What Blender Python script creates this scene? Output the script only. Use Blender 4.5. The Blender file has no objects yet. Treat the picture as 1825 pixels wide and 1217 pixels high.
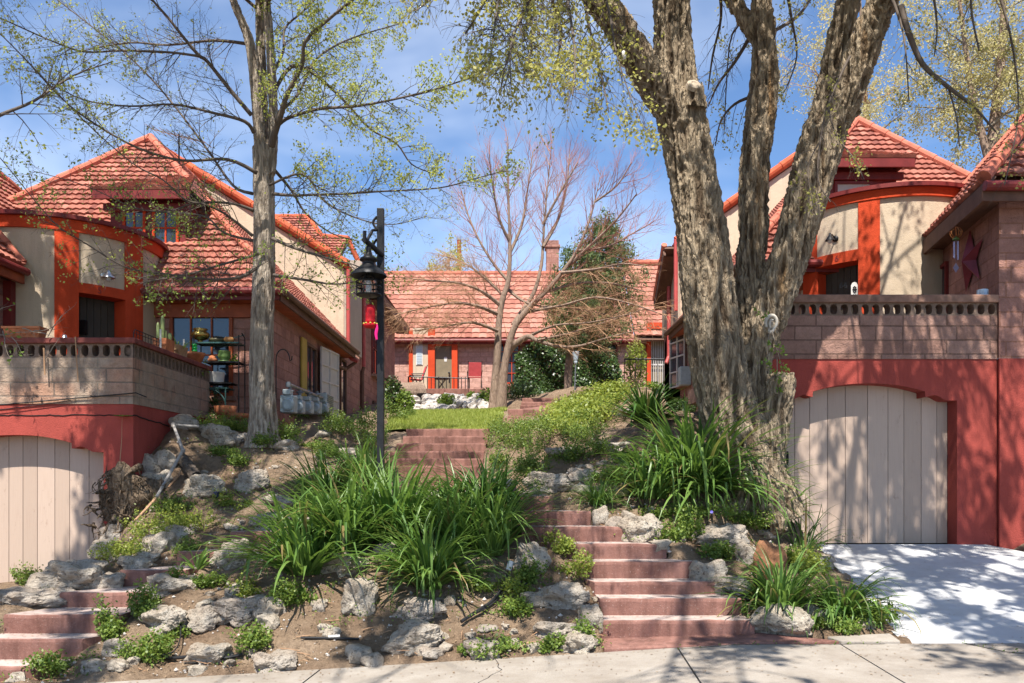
import bpy, bmesh, math, random
import numpy as np
from mathutils import Vector, Matrix, noise as mnoise
R = math.radians
random.seed(7)
rng = np.random.default_rng(11)
SC = bpy.context.scene
COL = SC.collection
F, CX, HY, CAMZ = 1500.0, 912.5, 855.0, 1.6      # focal length and horizon of the photograph, in its pixels

def P(px, py, D):
    return Vector(((px-CX)*D/F, D, CAMZ+(HY-py)*D/F))
def XZ(px, py, D):
    v = P(px, py, D); return v.x, v.z
def ray_plane(px, py, p0, n):
    d = Vector(((px-CX)/F, 1, (HY-py)/F)); o = Vector((0, 0, CAMZ)); n = Vector(n)
    t = (Vector(p0)-o).dot(n)/d.dot(n)
    return o+d*t

# ------------------------------------------------------------------ scene-tree helpers
ORG = {}
def tag(o, label=None, cat=None, group=None, kind=None):
    if label: o['label'] = label
    if cat: o['category'] = cat
    if group: o['group'] = group
    if kind: o['kind'] = kind
    return o
def thing(name, label, cat, loc=(0, 0, 0), group=None):
    o = bpy.data.objects.new(name, None); COL.objects.link(o)
    o.location = loc; o.empty_display_size = .1
    ORG[o.name] = Vector(loc)
    return tag(o, label, cat, group)

def finish(me, mats, smooth=False):
    for m in (mats if isinstance(mats, (list, tuple)) else [mats]): me.materials.append(m)
    if smooth:
        me.polygons.foreach_set('use_smooth', [True]*len(me.polygons))
    n = len(me.loops)
    if n:
        vi = np.empty(n, np.int32); me.loops.foreach_get('vertex_index', vi)
        co = np.empty(len(me.vertices)*3, np.float32); me.vertices.foreach_get('co', co); co = co.reshape(-1, 3)
        nr = np.empty(len(me.polygons)*3, np.float32); me.polygons.foreach_get('normal', nr); nr = nr.reshape(-1, 3)
        lt = np.empty(len(me.polygons), np.int32); me.polygons.foreach_get('loop_total', lt)
        N = np.repeat(nr, lt, axis=0); C = co[vi]
        flat = np.abs(N[:, 2]) > .85
        l = np.hypot(N[:, 0], N[:, 1])+1e-9
        tx, ty = -N[:, 1]/l, N[:, 0]/l
        tx2 = np.where(flat, 1.0, np.abs(tx)*1.0*np.where(np.abs(tx) > .5, 1, 0)+np.where(np.abs(tx) > .5, 0, tx))
        ty2 = np.where(flat, 0.0, np.where(np.abs(tx) > .5, ty*np.sign(tx+1e-9), np.abs(ty)))
        u = C[:, 0]*tx2+C[:, 1]*ty2
        v = np.where(flat, C[:, 1], C[:, 2])
        uv = me.uv_layers.new(name='UVMap')
        uv.data.foreach_set('uv', np.stack([u, v], 1).astype(np.float32).ravel())
    return me

class MB:
    def __init__(s): s.v = []; s.f = []; s.m = []; s.r = []; s.mi = 0; s.rv = 0.5
    def add(s, pts, faces):
        b = len(s.v); s.v.extend([tuple(p) for p in pts])
        for f in faces:
            s.f.append([i+b for i in f]); s.m.append(s.mi); s.r.append(s.rv)
    def poly(s, *pts): s.add(pts, [list(range(len(pts)))])
    def box(s, lo, hi):
        x0, y0, z0 = lo; x1, y1, z1 = hi
        s.add([(x0,y0,z0),(x1,y0,z0),(x1,y1,z0),(x0,y1,z0),(x0,y0,z1),(x1,y0,z1),(x1,y1,z1),(x0,y1,z1)],
              [(0,3,2,1),(4,5,6,7),(0,1,5,4),(1,2,6,5),(2,3,7,6),(3,0,4,7)])
    def obox(s, c, ax, ay, az):
        c = Vector(c); ax = Vector(ax); ay = Vector(ay); az = Vector(az)
        p = [c+ax*i+ay*j+az*k for k in (-1, 1) for (i, j) in ((-1,-1),(1,-1),(1,1),(-1,1))]
        s.add(p, [(0,3,2,1),(4,5,6,7),(0,1,5,4),(1,2,6,5),(2,3,7,6),(3,0,4,7)])
    def beam(s, a, b, w, h, up=(0, 0, 1)):
        a = Vector(a); b = Vector(b); d = (b-a); L = d.length; d.normalize()
        up = Vector(up)
        if abs(d.dot(up)) > .98: up = Vector((0, 1, 0))
        sx = d.cross(up).normalized(); sz = sx.cross(d).normalized()
        s.obox((a+b)/2, d*(L/2), sx*(w/2), sz*(h/2))
    def prism(s, pts, off):
        off = Vector(off); n = len(pts); pts = [Vector(p) for p in pts]
        s.add(pts+[p+off for p in pts], [list(range(n))[::-1], [n+i for i in range(n)]]+[[i, (i+1) % n, n+(i+1) % n, n+i] for i in range(n)])
    def tube(s, pts, rad, sides=8, cap=True):
        pts = [Vector(p) for p in pts]; n = len(pts)
        if not isinstance(rad, (list, tuple)): rad = [rad]*n
        if n < 2: return
        t0 = (pts[1]-pts[0]).normalized()
        ref = Vector((0, 0, 1)) if abs(t0.z) < .9 else Vector((1, 0, 0))
        u = t0.cross(ref).normalized()
        V = []
        for i, p in enumerate(pts):
            t = (pts[min(i+1, n-1)]-pts[max(i-1, 0)])
            if t.length < 1e-9: t = t0.copy()
            t.normalize()
            u = (u-t*u.dot(t))
            if u.length < 1e-6: u = t.orthogonal()
            u.normalize(); w = t.cross(u)
            for k in range(sides):
                a = 2*math.pi*k/sides
                V.append(p+(u*math.cos(a)+w*math.sin(a))*rad[i])
        Fc = [[i*sides+k, i*sides+(k+1) % sides, (i+1)*sides+(k+1) % sides, (i+1)*sides+k] for i in range(n-1) for k in range(sides)]
        if cap and sides > 3:
            Fc.append(list(range(sides))[::-1]); Fc.append([(n-1)*sides+k for k in range(sides)])
        s.add(V, Fc)
    def lathe(s, c, prof, sides=20, axis=(0, 0, 1)):
        c = Vector(c); az = Vector(axis).normalized(); ax = az.orthogonal().normalized(); ay = az.cross(ax)
        V = []; n = len(prof)
        for r, z in prof:
            for k in range(sides):
                a = 2*math.pi*k/sides
                V.append(c+az*z+(ax*math.cos(a)+ay*math.sin(a))*max(r, 1e-4))
        Fc = [[i*sides+k, i*sides+(k+1) % sides, (i+1)*sides+(k+1) % sides, (i+1)*sides+k] for i in range(n-1) for k in range(sides)]
        s.add(V, Fc)
    def leaf(s, p, d, n, L, W, fold=0):
        d = Vector(d); side = d.cross(Vector(n))
        if side.length < 1e-5: side = d.orthogonal()
        side.normalize(); p = Vector(p)
        s.add([p, p+d*L*.45+side*W*.5, p+d*L, p+d*L*.45-side*W*.5], [(0, 1, 2, 3)])
    def build(s, name, mats, parent=None, loc=None, smooth=False, bevel=0):
        me = bpy.data.meshes.new(name)
        org = ORG[parent.name] if parent is not None else Vector((0, 0, 0) if loc is None else loc)
        me.from_pydata(s.v, [], s.f)
        if isinstance(mats, (list, tuple)) and len(mats) > 1:
            me.polygons.foreach_set('material_index', s.m)
        a = me.attributes.new('var', 'FLOAT', 'FACE'); a.data.foreach_set('value', s.r)
        finish(me, mats, smooth)
        if org.length > 0: me.transform(Matrix.Translation(-org))
        o = bpy.data.objects.new(name, me); COL.objects.link(o)
        if parent is not None: o.parent = parent
        else: o.location = org
        ORG[o.name] = org
        if bevel:
            b = o.modifiers.new('bevel', 'BEVEL'); b.width = bevel; b.segments = 2; b.limit_method = 'ANGLE'
        return o

def quads_obj(name, V, mat, parent=None, loc=None, var=None, nv=4):
    """many separate faces of nv corners at once; V: (n, nv, 3) array"""
    V = np.asarray(V, np.float32); n = len(V)
    org = ORG[parent.name] if parent is not None else Vector((0, 0, 0) if loc is None else loc)
    V = V-np.array(org, np.float32)
    me = bpy.data.meshes.new(name)
    me.vertices.add(n*nv); me.vertices.foreach_set('co', V.ravel())
    me.loops.add(n*nv); me.loops.foreach_set('vertex_index', np.arange(n*nv, dtype=np.int32))
    me.polygons.add(n); me.polygons.foreach_set('loop_start', np.arange(0, n*nv, nv, dtype=np.int32))
    me.update(calc_edges=True)
    a = me.attributes.new('var', 'FLOAT', 'FACE')
    a.data.foreach_set('value', (rng.random(n) if var is None else np.asarray(var)).astype(np.float32))
    me.materials.append(mat)
    o = bpy.data.objects.new(name, me); COL.objects.link(o)
    if parent is not None: o.parent = parent
    else: o.location = org
    ORG[o.name] = org
    return o

def leaf_quads(pos, L, W, up=None, jitter=1.0):
    """rhombic leaves at pos (n,3); random orientation, optionally biased so that normals point along up"""
    n = len(pos)
    d = rng.normal(size=(n, 3)); nn = rng.normal(size=(n, 3))*jitter
    if up is not None: nn = nn+np.asarray(up)
    nn /= np.linalg.norm(nn, axis=1)[:, None]+1e-9
    d -= nn*(d*nn).sum(1)[:, None]; d /= np.linalg.norm(d, axis=1)[:, None]+1e-9
    s = np.cross(d, nn)
    L = (L*(.7+.6*rng.random(n)))[:, None]; W = (W*(.7+.6*rng.random(n)))[:, None]
    return np.stack([pos-d*L*.5, pos+s*W*.5-d*L*.05, pos+d*L*.5, pos-s*W*.5-d*L*.05], 1)

# ------------------------------------------------------------------ materials
class NT:
    def __init__(s, name):
        s.m = bpy.data.materials.new(name); s.m.use_nodes = True
        s.t = s.m.node_tree; s.t.nodes.clear()
        s.out = s.n('ShaderNodeOutputMaterial'); s.b = s.n('ShaderNodeBsdfPrincipled')
        s.l(s.b.outputs[0], s.out.inputs[0])
        s.pos = s.n('ShaderNodeNewGeometry').outputs['Position']
    def n(s, t, **kw):
        x = s.t.nodes.new(t)
        for k, v in kw.items(): setattr(x, k, v)
        return x
    def l(s, a, b): s.t.links.new(a, b)
    def noise(s, scale, detail=4, rough=.55, vec=None, dist=0):
        x = s.n('ShaderNodeTexNoise'); x.inputs['Scale'].default_value = scale
        x.inputs['Detail'].default_value = detail; x.inputs['Roughness'].default_value = rough; x.inputs['Distortion'].default_value = dist
        s.l(vec if vec is not None else s.pos, x.inputs['Vector']); return x.outputs['Fac']
    def ramp(s, fac, *stops):
        x = s.n('ShaderNodeValToRGB'); e = x.color_ramp.elements
        while len(e) < len(stops): e.new(.5)
        for q, (p, c) in zip(e, stops):
            q.position = p; q.color = (c, c, c, 1) if isinstance(c, (int, float)) else (*c, 1)
        s.l(fac, x.inputs[0]); return x.outputs[0]
    def mix(s, fac, a, b, mode='MIX'):
        x = s.n('ShaderNodeMix', data_type='RGBA', blend_type=mode)
        for v, i in ((fac, 0), (a, 6), (b, 7)):
            if isinstance(v, (int, float)): x.inputs[i].default_value = v
            elif isinstance(v, tuple): x.inputs[i].default_value = (*v, 1)
            else: s.l(v, x.inputs[i])
        return x.outputs[2]
    def math(s, op, a, b=0):
        x = s.n('ShaderNodeMath', operation=op)
        for v, i in ((a, 0), (b, 1)):
            if isinstance(v, (int, float)): x.inputs[i].default_value = v
            else: s.l(v, x.inputs[i])
        return x.outputs[0]
    def scale(s, vec, sc):
        x = s.n('ShaderNodeMapping'); x.inputs['Scale'].default_value = sc; s.l(vec, x.inputs['Vector']); return x.outputs[0]
    def attr(s, name='var'):
        return s.n('ShaderNodeAttribute', attribute_name=name).outputs['Fac']
    def bump(s, h, strength=.3, dist=.02, prev=None):
        x = s.n('ShaderNodeBump'); x.inputs['Strength'].default_value = strength; x.inputs['Distance'].default_value = dist
        s.l(h, x.inputs['Height'])
        if prev is not None: s.l(prev, x.inputs['Normal'])
        s.l(x.outputs[0], s.b.inputs['Normal']); return x.outputs[0]
    def fin(s, col, rough=.85, metal=0, spec=.3):
        if isinstance(col, tuple): s.b.inputs['Base Color'].default_value = (*col, 1)
        else: s.l(col, s.b.inputs['Base Color'])
        s.b.inputs['Roughness'].default_value = rough; s.b.inputs['Metallic'].default_value = metal
        s.b.inputs['Specular IOR Level'].default_value = spec
        return s.m

def mat_plain(name, c, rough=.7, metal=0, var=.25, sc=6, bump=0, bsc=40, spec=.3):
    t = NT(name)
    d = tuple(x*(1-var) for x in c); b = tuple(min(1, x*(1+var*.6)) for x in c)
    col = t.ramp(t.noise(sc, 5), (.3, d), (.7, b))
    if bump: t.bump(t.noise(bsc, 5), bump, .02)
    return t.fin(col, rough, metal, spec)

def mat_stucco(name, c, stain=.25):
    t = NT(name)
    d = tuple(x*(1-stain) for x in c)
    col = t.ramp(t.noise(1.3, 6, .65), (.3, d), (.62, c))
    st = t.noise(1.0, 4, .6, t.scale(t.pos, (5, 5, .5)))
    col = t.mix(t.ramp(st, (.5, 0), (.75, .5)), col, tuple(x*.6 for x in c))
    g = t.noise(55, 4, .7)
    t.bump(t.math('ADD', g, t.math('MULTIPLY', t.noise(9, 3), .8)), .55, .018)
    return t.fin(col, .9)

def mat_block(name, c1, c2, mortar, bw=.52, bh=.21, grey=None):
    t = NT(name)
    uv = t.n('ShaderNodeTexCoord').outputs['UV']
    x = t.n('ShaderNodeTexBrick'); x.offset = .5; x.squash = .62; x.squash_frequency = 3
    for k, v in (('Scale', 1), ('Mortar Size', .011), ('Mortar Smooth', .25), ('Bias', -.1), ('Brick Width', bw), ('Row Height', bh)): x.inputs[k].default_value = v
    wob = t.mix(.02, uv, t.n('ShaderNodeTexNoise').outputs['Color'], 'ADD')
    t.l(wob, x.inputs['Vector'])
    x.inputs['Color1'].default_value = (*c1, 1); x.inputs['Color2'].default_value = (*c2, 1); x.inputs['Mortar'].default_value = (*mortar, 1)
    col = x.outputs['Color']
    if grey:
        col = t.mix(t.ramp(t.noise(.9, 3), (.38, 0), (.5, .7)), col, grey)
    col = t.mix(.55, col, t.ramp(t.noise(7, 6, .7), (.25, .35), (.75, .95)), 'OVERLAY')
    sp = t.ramp(t.noise(70, 3, .7), (.32, 0), (.42, 1))
    col = t.mix(t.math('MULTIPLY', t.math('SUBTRACT', 1, sp), .55), col, (.06, .035, .03))
    n1 = t.bump(t.math('ADD', t.noise(35, 5, .7), t.math('MULTIPLY', t.noise(8, 4), 1.2)), .8, .03)
    iv = t.math('SUBTRACT', 1, x.outputs['Fac'])
    t.bump(iv, .8, .015, n1)
    return t.fin(col, .95, 0, .15)

def mat_leaf(name, a, b, trans=.45, rough=.5):
    t = NT(name)
    col = t.ramp(t.attr(), (0, (.26, .19, .08)), (.05, (.2, .17, .05)), (.07, a), (1, b)) if 'strap' in name else t.ramp(t.attr(), (0, a), (1, b))
    t.fin(col, rough, 0, .35)
    tr = t.n('ShaderNodeBsdfTranslucent'); t.l(t.mix(.5, col, (b[0]*1.3, b[1]*1.35, b[2]*.7)), tr.inputs[0])
    mx = t.n('ShaderNodeMixShader'); mx.inputs[0].default_value = trans
    t.l(t.b.outputs[0], mx.inputs[1]); t.l(tr.outputs[0], mx.inputs[2]); t.l(mx.outputs[0], t.out.inputs[0])
    return t.m

def mat_bark(name, c1, c2, sc=(9, 9, 1.6), stain=None, bump=1.0):
    t = NT(name)
    v = t.scale(t.pos, sc)
    n = t.noise(1.6, 6, .7, v, .6)
    f = t.noise(6, 5, .7, v)
    g = t.math('ADD', t.math('MULTIPLY', t.math('ADD', t.math('MULTIPLY', n, .6), t.math('MULTIPLY', f, .4)), .6), t.math('MULTIPLY', t.attr('groove'), .32)) if name.startswith(('cotton', 'smooth')) else t.math('ADD', t.math('MULTIPLY', n, .7), t.math('MULTIPLY', f, .3))
    col = t.ramp(g, (.33, c1), (.6, c2))
    col = t.mix(t.ramp(t.noise(.8, 4), (.4, 0), (.7, .5)), col, tuple(x*.65 for x in c2))
    vo = t.n('ShaderNodeTexVoronoi', feature='DISTANCE_TO_EDGE'); vo.inputs['Scale'].default_value = 1
    dv = t.n('ShaderNodeMix', data_type='RGBA', blend_type='ADD'); dv.inputs[0].default_value = 1
    nz_ = t.n('ShaderNodeTexNoise'); nz_.inputs['Scale'].default_value = 1.4; t.l(t.scale(t.pos, tuple(x*1.3 for x in sc)), nz_.inputs['Vector'])
    t.l(t.scale(t.pos, tuple(x*1.25 for x in sc)), dv.inputs[6]); t.l(nz_.outputs['Color'], dv.inputs[7]); t.l(dv.outputs[2], vo.inputs['Vector'])
    crack = t.ramp(vo.outputs['Distance'], (.0, 1), (.16, 0))
    col = t.mix(t.math('MULTIPLY', crack, .28), col, tuple(x*.8 for x in c1))
    if stain:
        s2 = t.noise(1, 3, .6, t.scale(t.pos, (3.5, 3.5, .35)))
        col = t.mix(t.ramp(s2, (.6, 0), (.7, .6)), col, stain)
    t.bump(t.math('SUBTRACT', t.math('ADD', n, t.math('MULTIPLY', f, .8)), t.math('MULTIPLY', crack, .8)), bump, .06)
    return t.fin(col, .95, 0, .1)

MAT = {}
def build_mats():
    M = MAT
    M['block'] = mat_block('rough_pink_block', (.32, .17, .135), (.22, .115, .095), (.24, .12, .085))
    M['block_rear'] = mat_block('sunlit_pink_block', (.46, .28, .23), (.36, .21, .17), (.3, .17, .13))  # lighter copy of the block, the rear wall's sunlight put into its colour
    M['block_tan'] = mat_block('worn_tan_block', (.28, .17, .135), (.2, .11, .085), (.15, .09, .07), .62, .2)
    M['block_grey'] = mat_block('grey_patched_block', (.33, .19, .13), (.26, .16, .12), (.14, .1, .08), .62, .2, (.30, .25, .195))
    M['holeblock'] = mat_plain('hole_block', (.2, .14, .105), .95, 0, .35, 9, .6, 60)
    M['coping'] = mat_plain('coping_stone', (.26, .15, .11), .9, 0, .35, 8, .5, 50)
    M['coping_red'] = mat_plain('coping_red', (.2, .055, .045), .85, 0, .4, 8, .4, 50)
    M['cream'] = mat_stucco('cream_stucco', (.56, .45, .33), .14)
    M['orange'] = mat_stucco('orange_stucco', (.56, .062, .017), .22)
    M['red'] = mat_stucco('red_stucco', (.37, .066, .05), .3)
    M['shade_stucco'] = mat_stucco('shaded_cream_stucco', (.42, .35, .28), .15)  # darker cream, the shade on the upper side walls put into the colour
    M['darkred'] = mat_plain('dark_red_paint', (.17, .022, .02), .5, 0, .25, 5, .1)
    M['redpipe'] = mat_plain('pink_red_paint', (.42, .075, .07), .45, 0, .15, 5)
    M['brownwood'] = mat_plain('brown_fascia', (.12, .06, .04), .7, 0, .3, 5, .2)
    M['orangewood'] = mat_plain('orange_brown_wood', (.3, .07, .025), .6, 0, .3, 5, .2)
    t = NT('clay_tile')
    v = t.attr()
    col = t.ramp(v, (0, (.18, .06, .045)), (.5, (.32, .11, .078)), (1, (.44, .185, .135)))
    col = t.mix(t.ramp(t.noise(2.2, 5, .65), (.42, 0), (.7, .65)), col, (.2, .065, .045))
    col = t.mix(t.ramp(t.noise(30, 4), (.6, 0), (.75, .4)), col, (.6, .36, .27))
    t.bump(t.noise(60, 4), .3, .01); M['tile'] = t.fin(col, .85, 0, .2)
    t = NT('worn_clay_tile')
    col = t.ramp(t.attr(), (0, (.24, .09, .065)), (.5, (.36, .15, .108)), (1, (.45, .21, .16)))
    col = t.mix(t.ramp(t.noise(1.4, 5, .65), (.45, 0), (.75, .5)), col, (.3, .14, .1))
    M['tile_rear'] = t.fin(col, .9, 0, .2)
    M['ridge'] = mat_plain('ridge_tile', (.5, .1, .04), .75, 0, .3, 4, .2)
    M['ridge_pink'] = mat_plain('ridge_tile_pink', (.5, .15, .095), .8, 0, .3, 4, .2)
    t = NT('garage_planks')
    col = t.ramp(t.attr(), (0, (.40, .30, .235)), (1, (.49, .375, .30)))
    gr = t.noise(3, 6, .6, t.scale(t.pos, (14, 14, .8)))
    col = t.mix(t.ramp(gr, (.5, 0), (.8, .3)), col, (.33, .22, .17))
    col = t.mix(t.ramp(t.noise(5, 6, .75, t.scale(t.pos, (2, 2, 1))), (.6, 0), (.7, .5)), col, (.25, .16, .12))
    t.bump(gr, .25, .01); M['plank'] = t.fin(col, .7, 0, .3)
    M['door_dark'] = mat_plain('dark_olive_door', (.055, .045, .034), .6, 0, .2, 4)
    M['door_olive'] = mat_plain('olive_door', (.2, .165, .105), .6, 0, .15, 4)
    M['void'] = mat_plain('dark_interior', (.015, .013, .012), .9, 0, .1)
    t = NT('window_glass'); t.b.inputs['Base Color'].default_value = (.03, .04, .05, 1)
    M['glass'] = t.fin((.03, .04, .055), .06, 0, .8)
    M['curtain'] = mat_plain('pale_curtain', (.45, .43, .42), .5, 0, .12, 3)
    M['blind'] = mat_plain('window_blind', (.42, .5, .56), .5, 0, .1, 3)
    M['white'] = mat_plain('white_paint', (.62, .6, .57), .5, 0, .1, 8)
    M['offwhite'] = mat_plain('pale_grille_paint', (.5, .47, .45), .5, 0, .15, 8)
    M['yellow'] = mat_plain('yellow_board', (.4, .28, .06), .7, 0, .15, 4)
    M['iron'] = mat_plain('black_iron', (.02, .02, .022), .45, .3, .3, 12, .15, 80)
    M['teal'] = mat_plain('teal_iron', (.035, .09, .085), .5, .2, .3, 12)
    M['steel'] = mat_plain('bright_metal', (.6, .6, .6), .3, .9, .15, 10)
    M['meter'] = mat_plain('meter_grey', (.36, .42, .44), .5, .1, .2, 10)
    M['meterpipe'] = mat_plain('meter_pipe', (.2, .22, .24), .45, .5, .3, 10)
    M['pvc'] = mat_plain('weathered_pipe', (.3, .28, .26), .6, .2, .35, 18, .2)
    M['rubber'] = mat_plain('black_hose', (.018, .018, .02), .5, 0, .3, 12)
    M['terracotta'] = mat_plain('terracotta', (.45, .16, .07), .85, 0, .3, 9, .3, 40)
    M['brass'] = mat_plain('brass', (.45, .32, .1), .25, .95, .3, 14, .5, 25)
    M['woodbowl'] = mat_plain('turned_wood', (.42, .2, .07), .5, 0, .3, 8)
    M['olivebowl'] = mat_plain('olive_glaze', (.09, .08, .04), .35, 0, .3, 8)
    M['greenpot'] = mat_plain('green_glaze', (.12, .2, .06), .3, 0, .25, 8)
    M['greenglass'] = mat_plain('bright_green_glass', (.0, .42, .06), .2, 0, .2, 12, 0, 40, .6)
    M['magenta'] = mat_plain('pink_tassel', (.75, .015, .2), .6, 0, .1)
    M['lanternred'] = mat_plain('red_lantern_fabric', (.5, .008, .015), .55, 0, .2, 14)
    M['gold'] = mat_plain('gold_trim', (.4, .35, .06), .5, .2, .3, 30)
    M['chairred'] = mat_plain('red_chair_fabric', (.6, .09, .1), .7, 0, .15)
    M['star'] = mat_plain('faded_red_metal', (.2, .032, .045), .5, .1, .3, 5)
    M['bluecan'] = mat_plain('pale_blue_tin', (.36, .46, .58), .5, .3, .2, 10)
    M['copper'] = mat_plain('copper_wire', (.4, .16, .06), .35, .8, .2)
    M['chime'] = mat_plain('violet_grey_metal', (.35, .33, .48), .35, .5, .2)
    M['cactus'] = mat_leaf('cactus_green', (.1, .16, .05), (.25, .28, .12), .05)
    M['log'] = mat_bark('grey_log', (.1, .075, .055), (.26, .21, .17), (10, 10, 10))
    M['stumpwood'] = mat_bark('dry_root_wood', (.08, .05, .03), (.36, .27, .19), (8, 8, 3))
    M['bone'] = mat_plain('weathered_white', (.46, .42, .36), .7, 0, .2, 14)
    M['cutwood'] = mat_plain('cut_wood', (.4, .33, .25), .85, 0, .3, 12, .3)
    # ground things
    t = NT('soil')
    n1 = t.noise(1.1, 6, .65); n2 = t.noise(14, 6, .75); n3 = t.noise(70, 4, .7)
    col = t.ramp(n1, (.3, (.19, .125, .082)), (.55, (.31, .222, .15)), (.75, (.40, .305, .22)))
    col = t.mix(.6, col, t.ramp(n2, (.3, .3), (.7, .75)), 'OVERLAY')
    col = t.mix(t.ramp(n3, (.63, 0), (.72, .7)), col, (.42, .35, .27))
    col = t.mix(t.ramp(t.noise(35, 3, .6), (.64, 0), (.7, .6)), col, (.1, .06, .035))
    nb = t.bump(n2, 1, .09); t.bump(n3, .9, .025, nb)
    M['soil'] = t.fin(col, .97, 0, .1)
    t = NT('travertine_rock')
    ob = t.n('ShaderNodeTexCoord').outputs['Object']
    n1 = t.noise(4, 6, .7, ob); n2 = t.noise(24, 6, .75, ob)
    col = t.ramp(n1, (.25, (.33, .25, .18)), (.5, (.53, .455, .36)), (.72, (.68, .63, .54)))
    inf = t.n('ShaderNodeObjectInfo').outputs['Random']
    col = t.mix(t.math('MULTIPLY', inf, .7), col, t.mix(t.noise(3, 3, .5, ob), (.36, .25, .17), (.46, .44, .42)))
    pit = t.ramp(n2, (.36, 1), (.47, 0))
    col = t.mix(t.math('MULTIPLY', pit, .75), col, (.075, .055, .04))
    nb = t.bump(n2, 1, .06); t.bump(t.noise(75, 4, .7, ob), .7, .015, nb)
    M['rock'] = t.fin(col, .95, 0, .15)
    M['rustrock'] = mat_plain('rust_sandstone', (.28, .13, .065), .9, 0, .45, 3, .5, 25)
    M['tanrock'] = mat_plain('tan_stone', (.36, .22, .12), .9, 0, .35, 9, .8, 25)
    M['paleblock'] = mat_plain('pale_rubble', (.55, .5, .45), .9, 0, .3, 9, .6, 25)
    t = NT('sidewalk_concrete')
    n1 = t.noise(2.2, 6, .7); n2 = t.noise(90, 3, .7)
    col = t.ramp(n1, (.3, (.24, .205, .17)), (.65, (.35, .315, .275)))
    col = t.mix(t.ramp(n2, (.3, .5), (.5, 0)), col, (.2, .17, .14))
    col = t.mix(t.ramp(t.noise(.9, 5, .7), (.5, 0), (.7, .5)), col, (.24, .2, .16))
    t.bump(n2, .5, .01); M['concrete'] = t.fin(col, .92, 0, .2)
    t = NT('white_concrete')
    n1 = t.noise(1.5, 6, .7); n2 = t.noise(120, 3, .7)
    col = t.ramp(n1, (.3, (.44, .44, .44)), (.65, (.54, .545, .55)))
    col = t.mix(t.ramp(t.noise(14, 4, .7), (.62, 0), (.74, .5)), col, (.34, .31, .27))
    col = t.mix(t.ramp(t.noise(.7, 6, .75), (.5, 0), (.68, .45)), col, (.33, .31, .28))
    t.bump(n2, .3, .006); M['drive'] = t.fin(col, .9, 0, .2)
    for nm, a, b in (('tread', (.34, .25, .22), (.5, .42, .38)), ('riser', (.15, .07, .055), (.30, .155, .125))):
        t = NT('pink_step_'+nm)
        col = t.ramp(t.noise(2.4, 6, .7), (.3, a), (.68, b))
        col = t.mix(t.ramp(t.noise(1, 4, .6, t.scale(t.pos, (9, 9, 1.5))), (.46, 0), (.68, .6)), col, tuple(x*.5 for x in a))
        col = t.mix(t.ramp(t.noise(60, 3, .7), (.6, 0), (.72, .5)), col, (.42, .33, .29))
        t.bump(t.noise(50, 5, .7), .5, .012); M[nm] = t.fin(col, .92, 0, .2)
    M['asphalt'] = mat_plain('asphalt', (.05, .05, .052), .9, 0, .25, 20, .4, 120)
    M['lawnbase'] = mat_plain('lawn_base', (.2, .24, .06), .95, 0, .35, 4, .4, 40)
    M['bark_big'] = mat_bark('cottonwood_bark', (.14, .098, .064), (.52, .415, .29), (14, 14, 3), (.32, .17, .06), .9)
    M['bark_left'] = mat_bark('smooth_grey_bark', (.19, .15, .115), (.52, .44, .355), (20, 20, 2), None, .7)
    M['bark_bare'] = mat_bark('tan_bark', (.15, .1, .075), (.34, .25, .19), (12, 12, 2), None, .4)
    M['twig_dark'] = mat_plain('dark_twig', (.12, .095, .078), .9, 0, .3, 3)
    M['twig_pale'] = mat_plain('pale_twig', (.24, .2, .16), .9, 0, .3, 3)
    M['twig_red'] = mat_plain('red_twig', (.34, .15, .11), .9, 0, .3, 1.2)
    M['twig_tan'] = mat_plain('tan_twig', (.42, .25, .145), .9, 0, .35, 1.2)
    M['leaf_lime'] = mat_leaf('young_lime_leaves', (.26, .32, .06), (.5, .52, .16), .5)
    M['leaf_fresh'] = mat_leaf('young_green_leaves', (.10, .19, .03), (.24, .34, .07), .5)
    M['leaf_fresh2'] = mat_leaf('young_yellow_green_leaves', (.16, .23, .04), (.34, .42, .1), .5)
    M['leaf_olive'] = mat_leaf('olive_young_leaves', (.24, .24, .06), (.5, .47, .17), .5)
    M['leaf_pale'] = mat_leaf('pale_catkins', (.36, .3, .16), (.55, .5, .28), .45)
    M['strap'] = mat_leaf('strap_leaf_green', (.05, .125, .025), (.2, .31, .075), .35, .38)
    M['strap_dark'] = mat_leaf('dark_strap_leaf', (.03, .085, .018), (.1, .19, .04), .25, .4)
    M['cover'] = mat_leaf('ground_cover_green', (.06, .12, .02), (.22, .29, .055), .35, .45)
    M['cover_lime'] = mat_leaf('ground_cover_lime', (.13, .19, .03), (.33, .37, .07), .4, .45)
    M['ivy'] = mat_leaf('ivy_leaves', (.015, .04, .01), (.075, .12, .03), .2, .35)
    M['conifer'] = mat_leaf('conifer_needles', (.035, .075, .025), (.16, .21, .07), .2, .6)
    M['conifer_brown'] = mat_leaf('browned_needles', (.14, .09, .03), (.28, .19, .07), .2, .7)
    M['grass'] = mat_leaf('lawn_grass', (.2, .27, .04), (.42, .45, .12), .4, .5)
    M['litter'] = mat_leaf('dry_litter', (.12, .07, .04), (.38, .27, .17), .1, .8)
build_mats()
# ------------------------------------------------------------------ terrain
def zsw(x):                      # sidewalk height along the street
    x = np.asarray(x, float)
    return np.where(x < 2.0, .06*x, .12+.004*(x-2.0))
YS = 7.57
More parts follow.
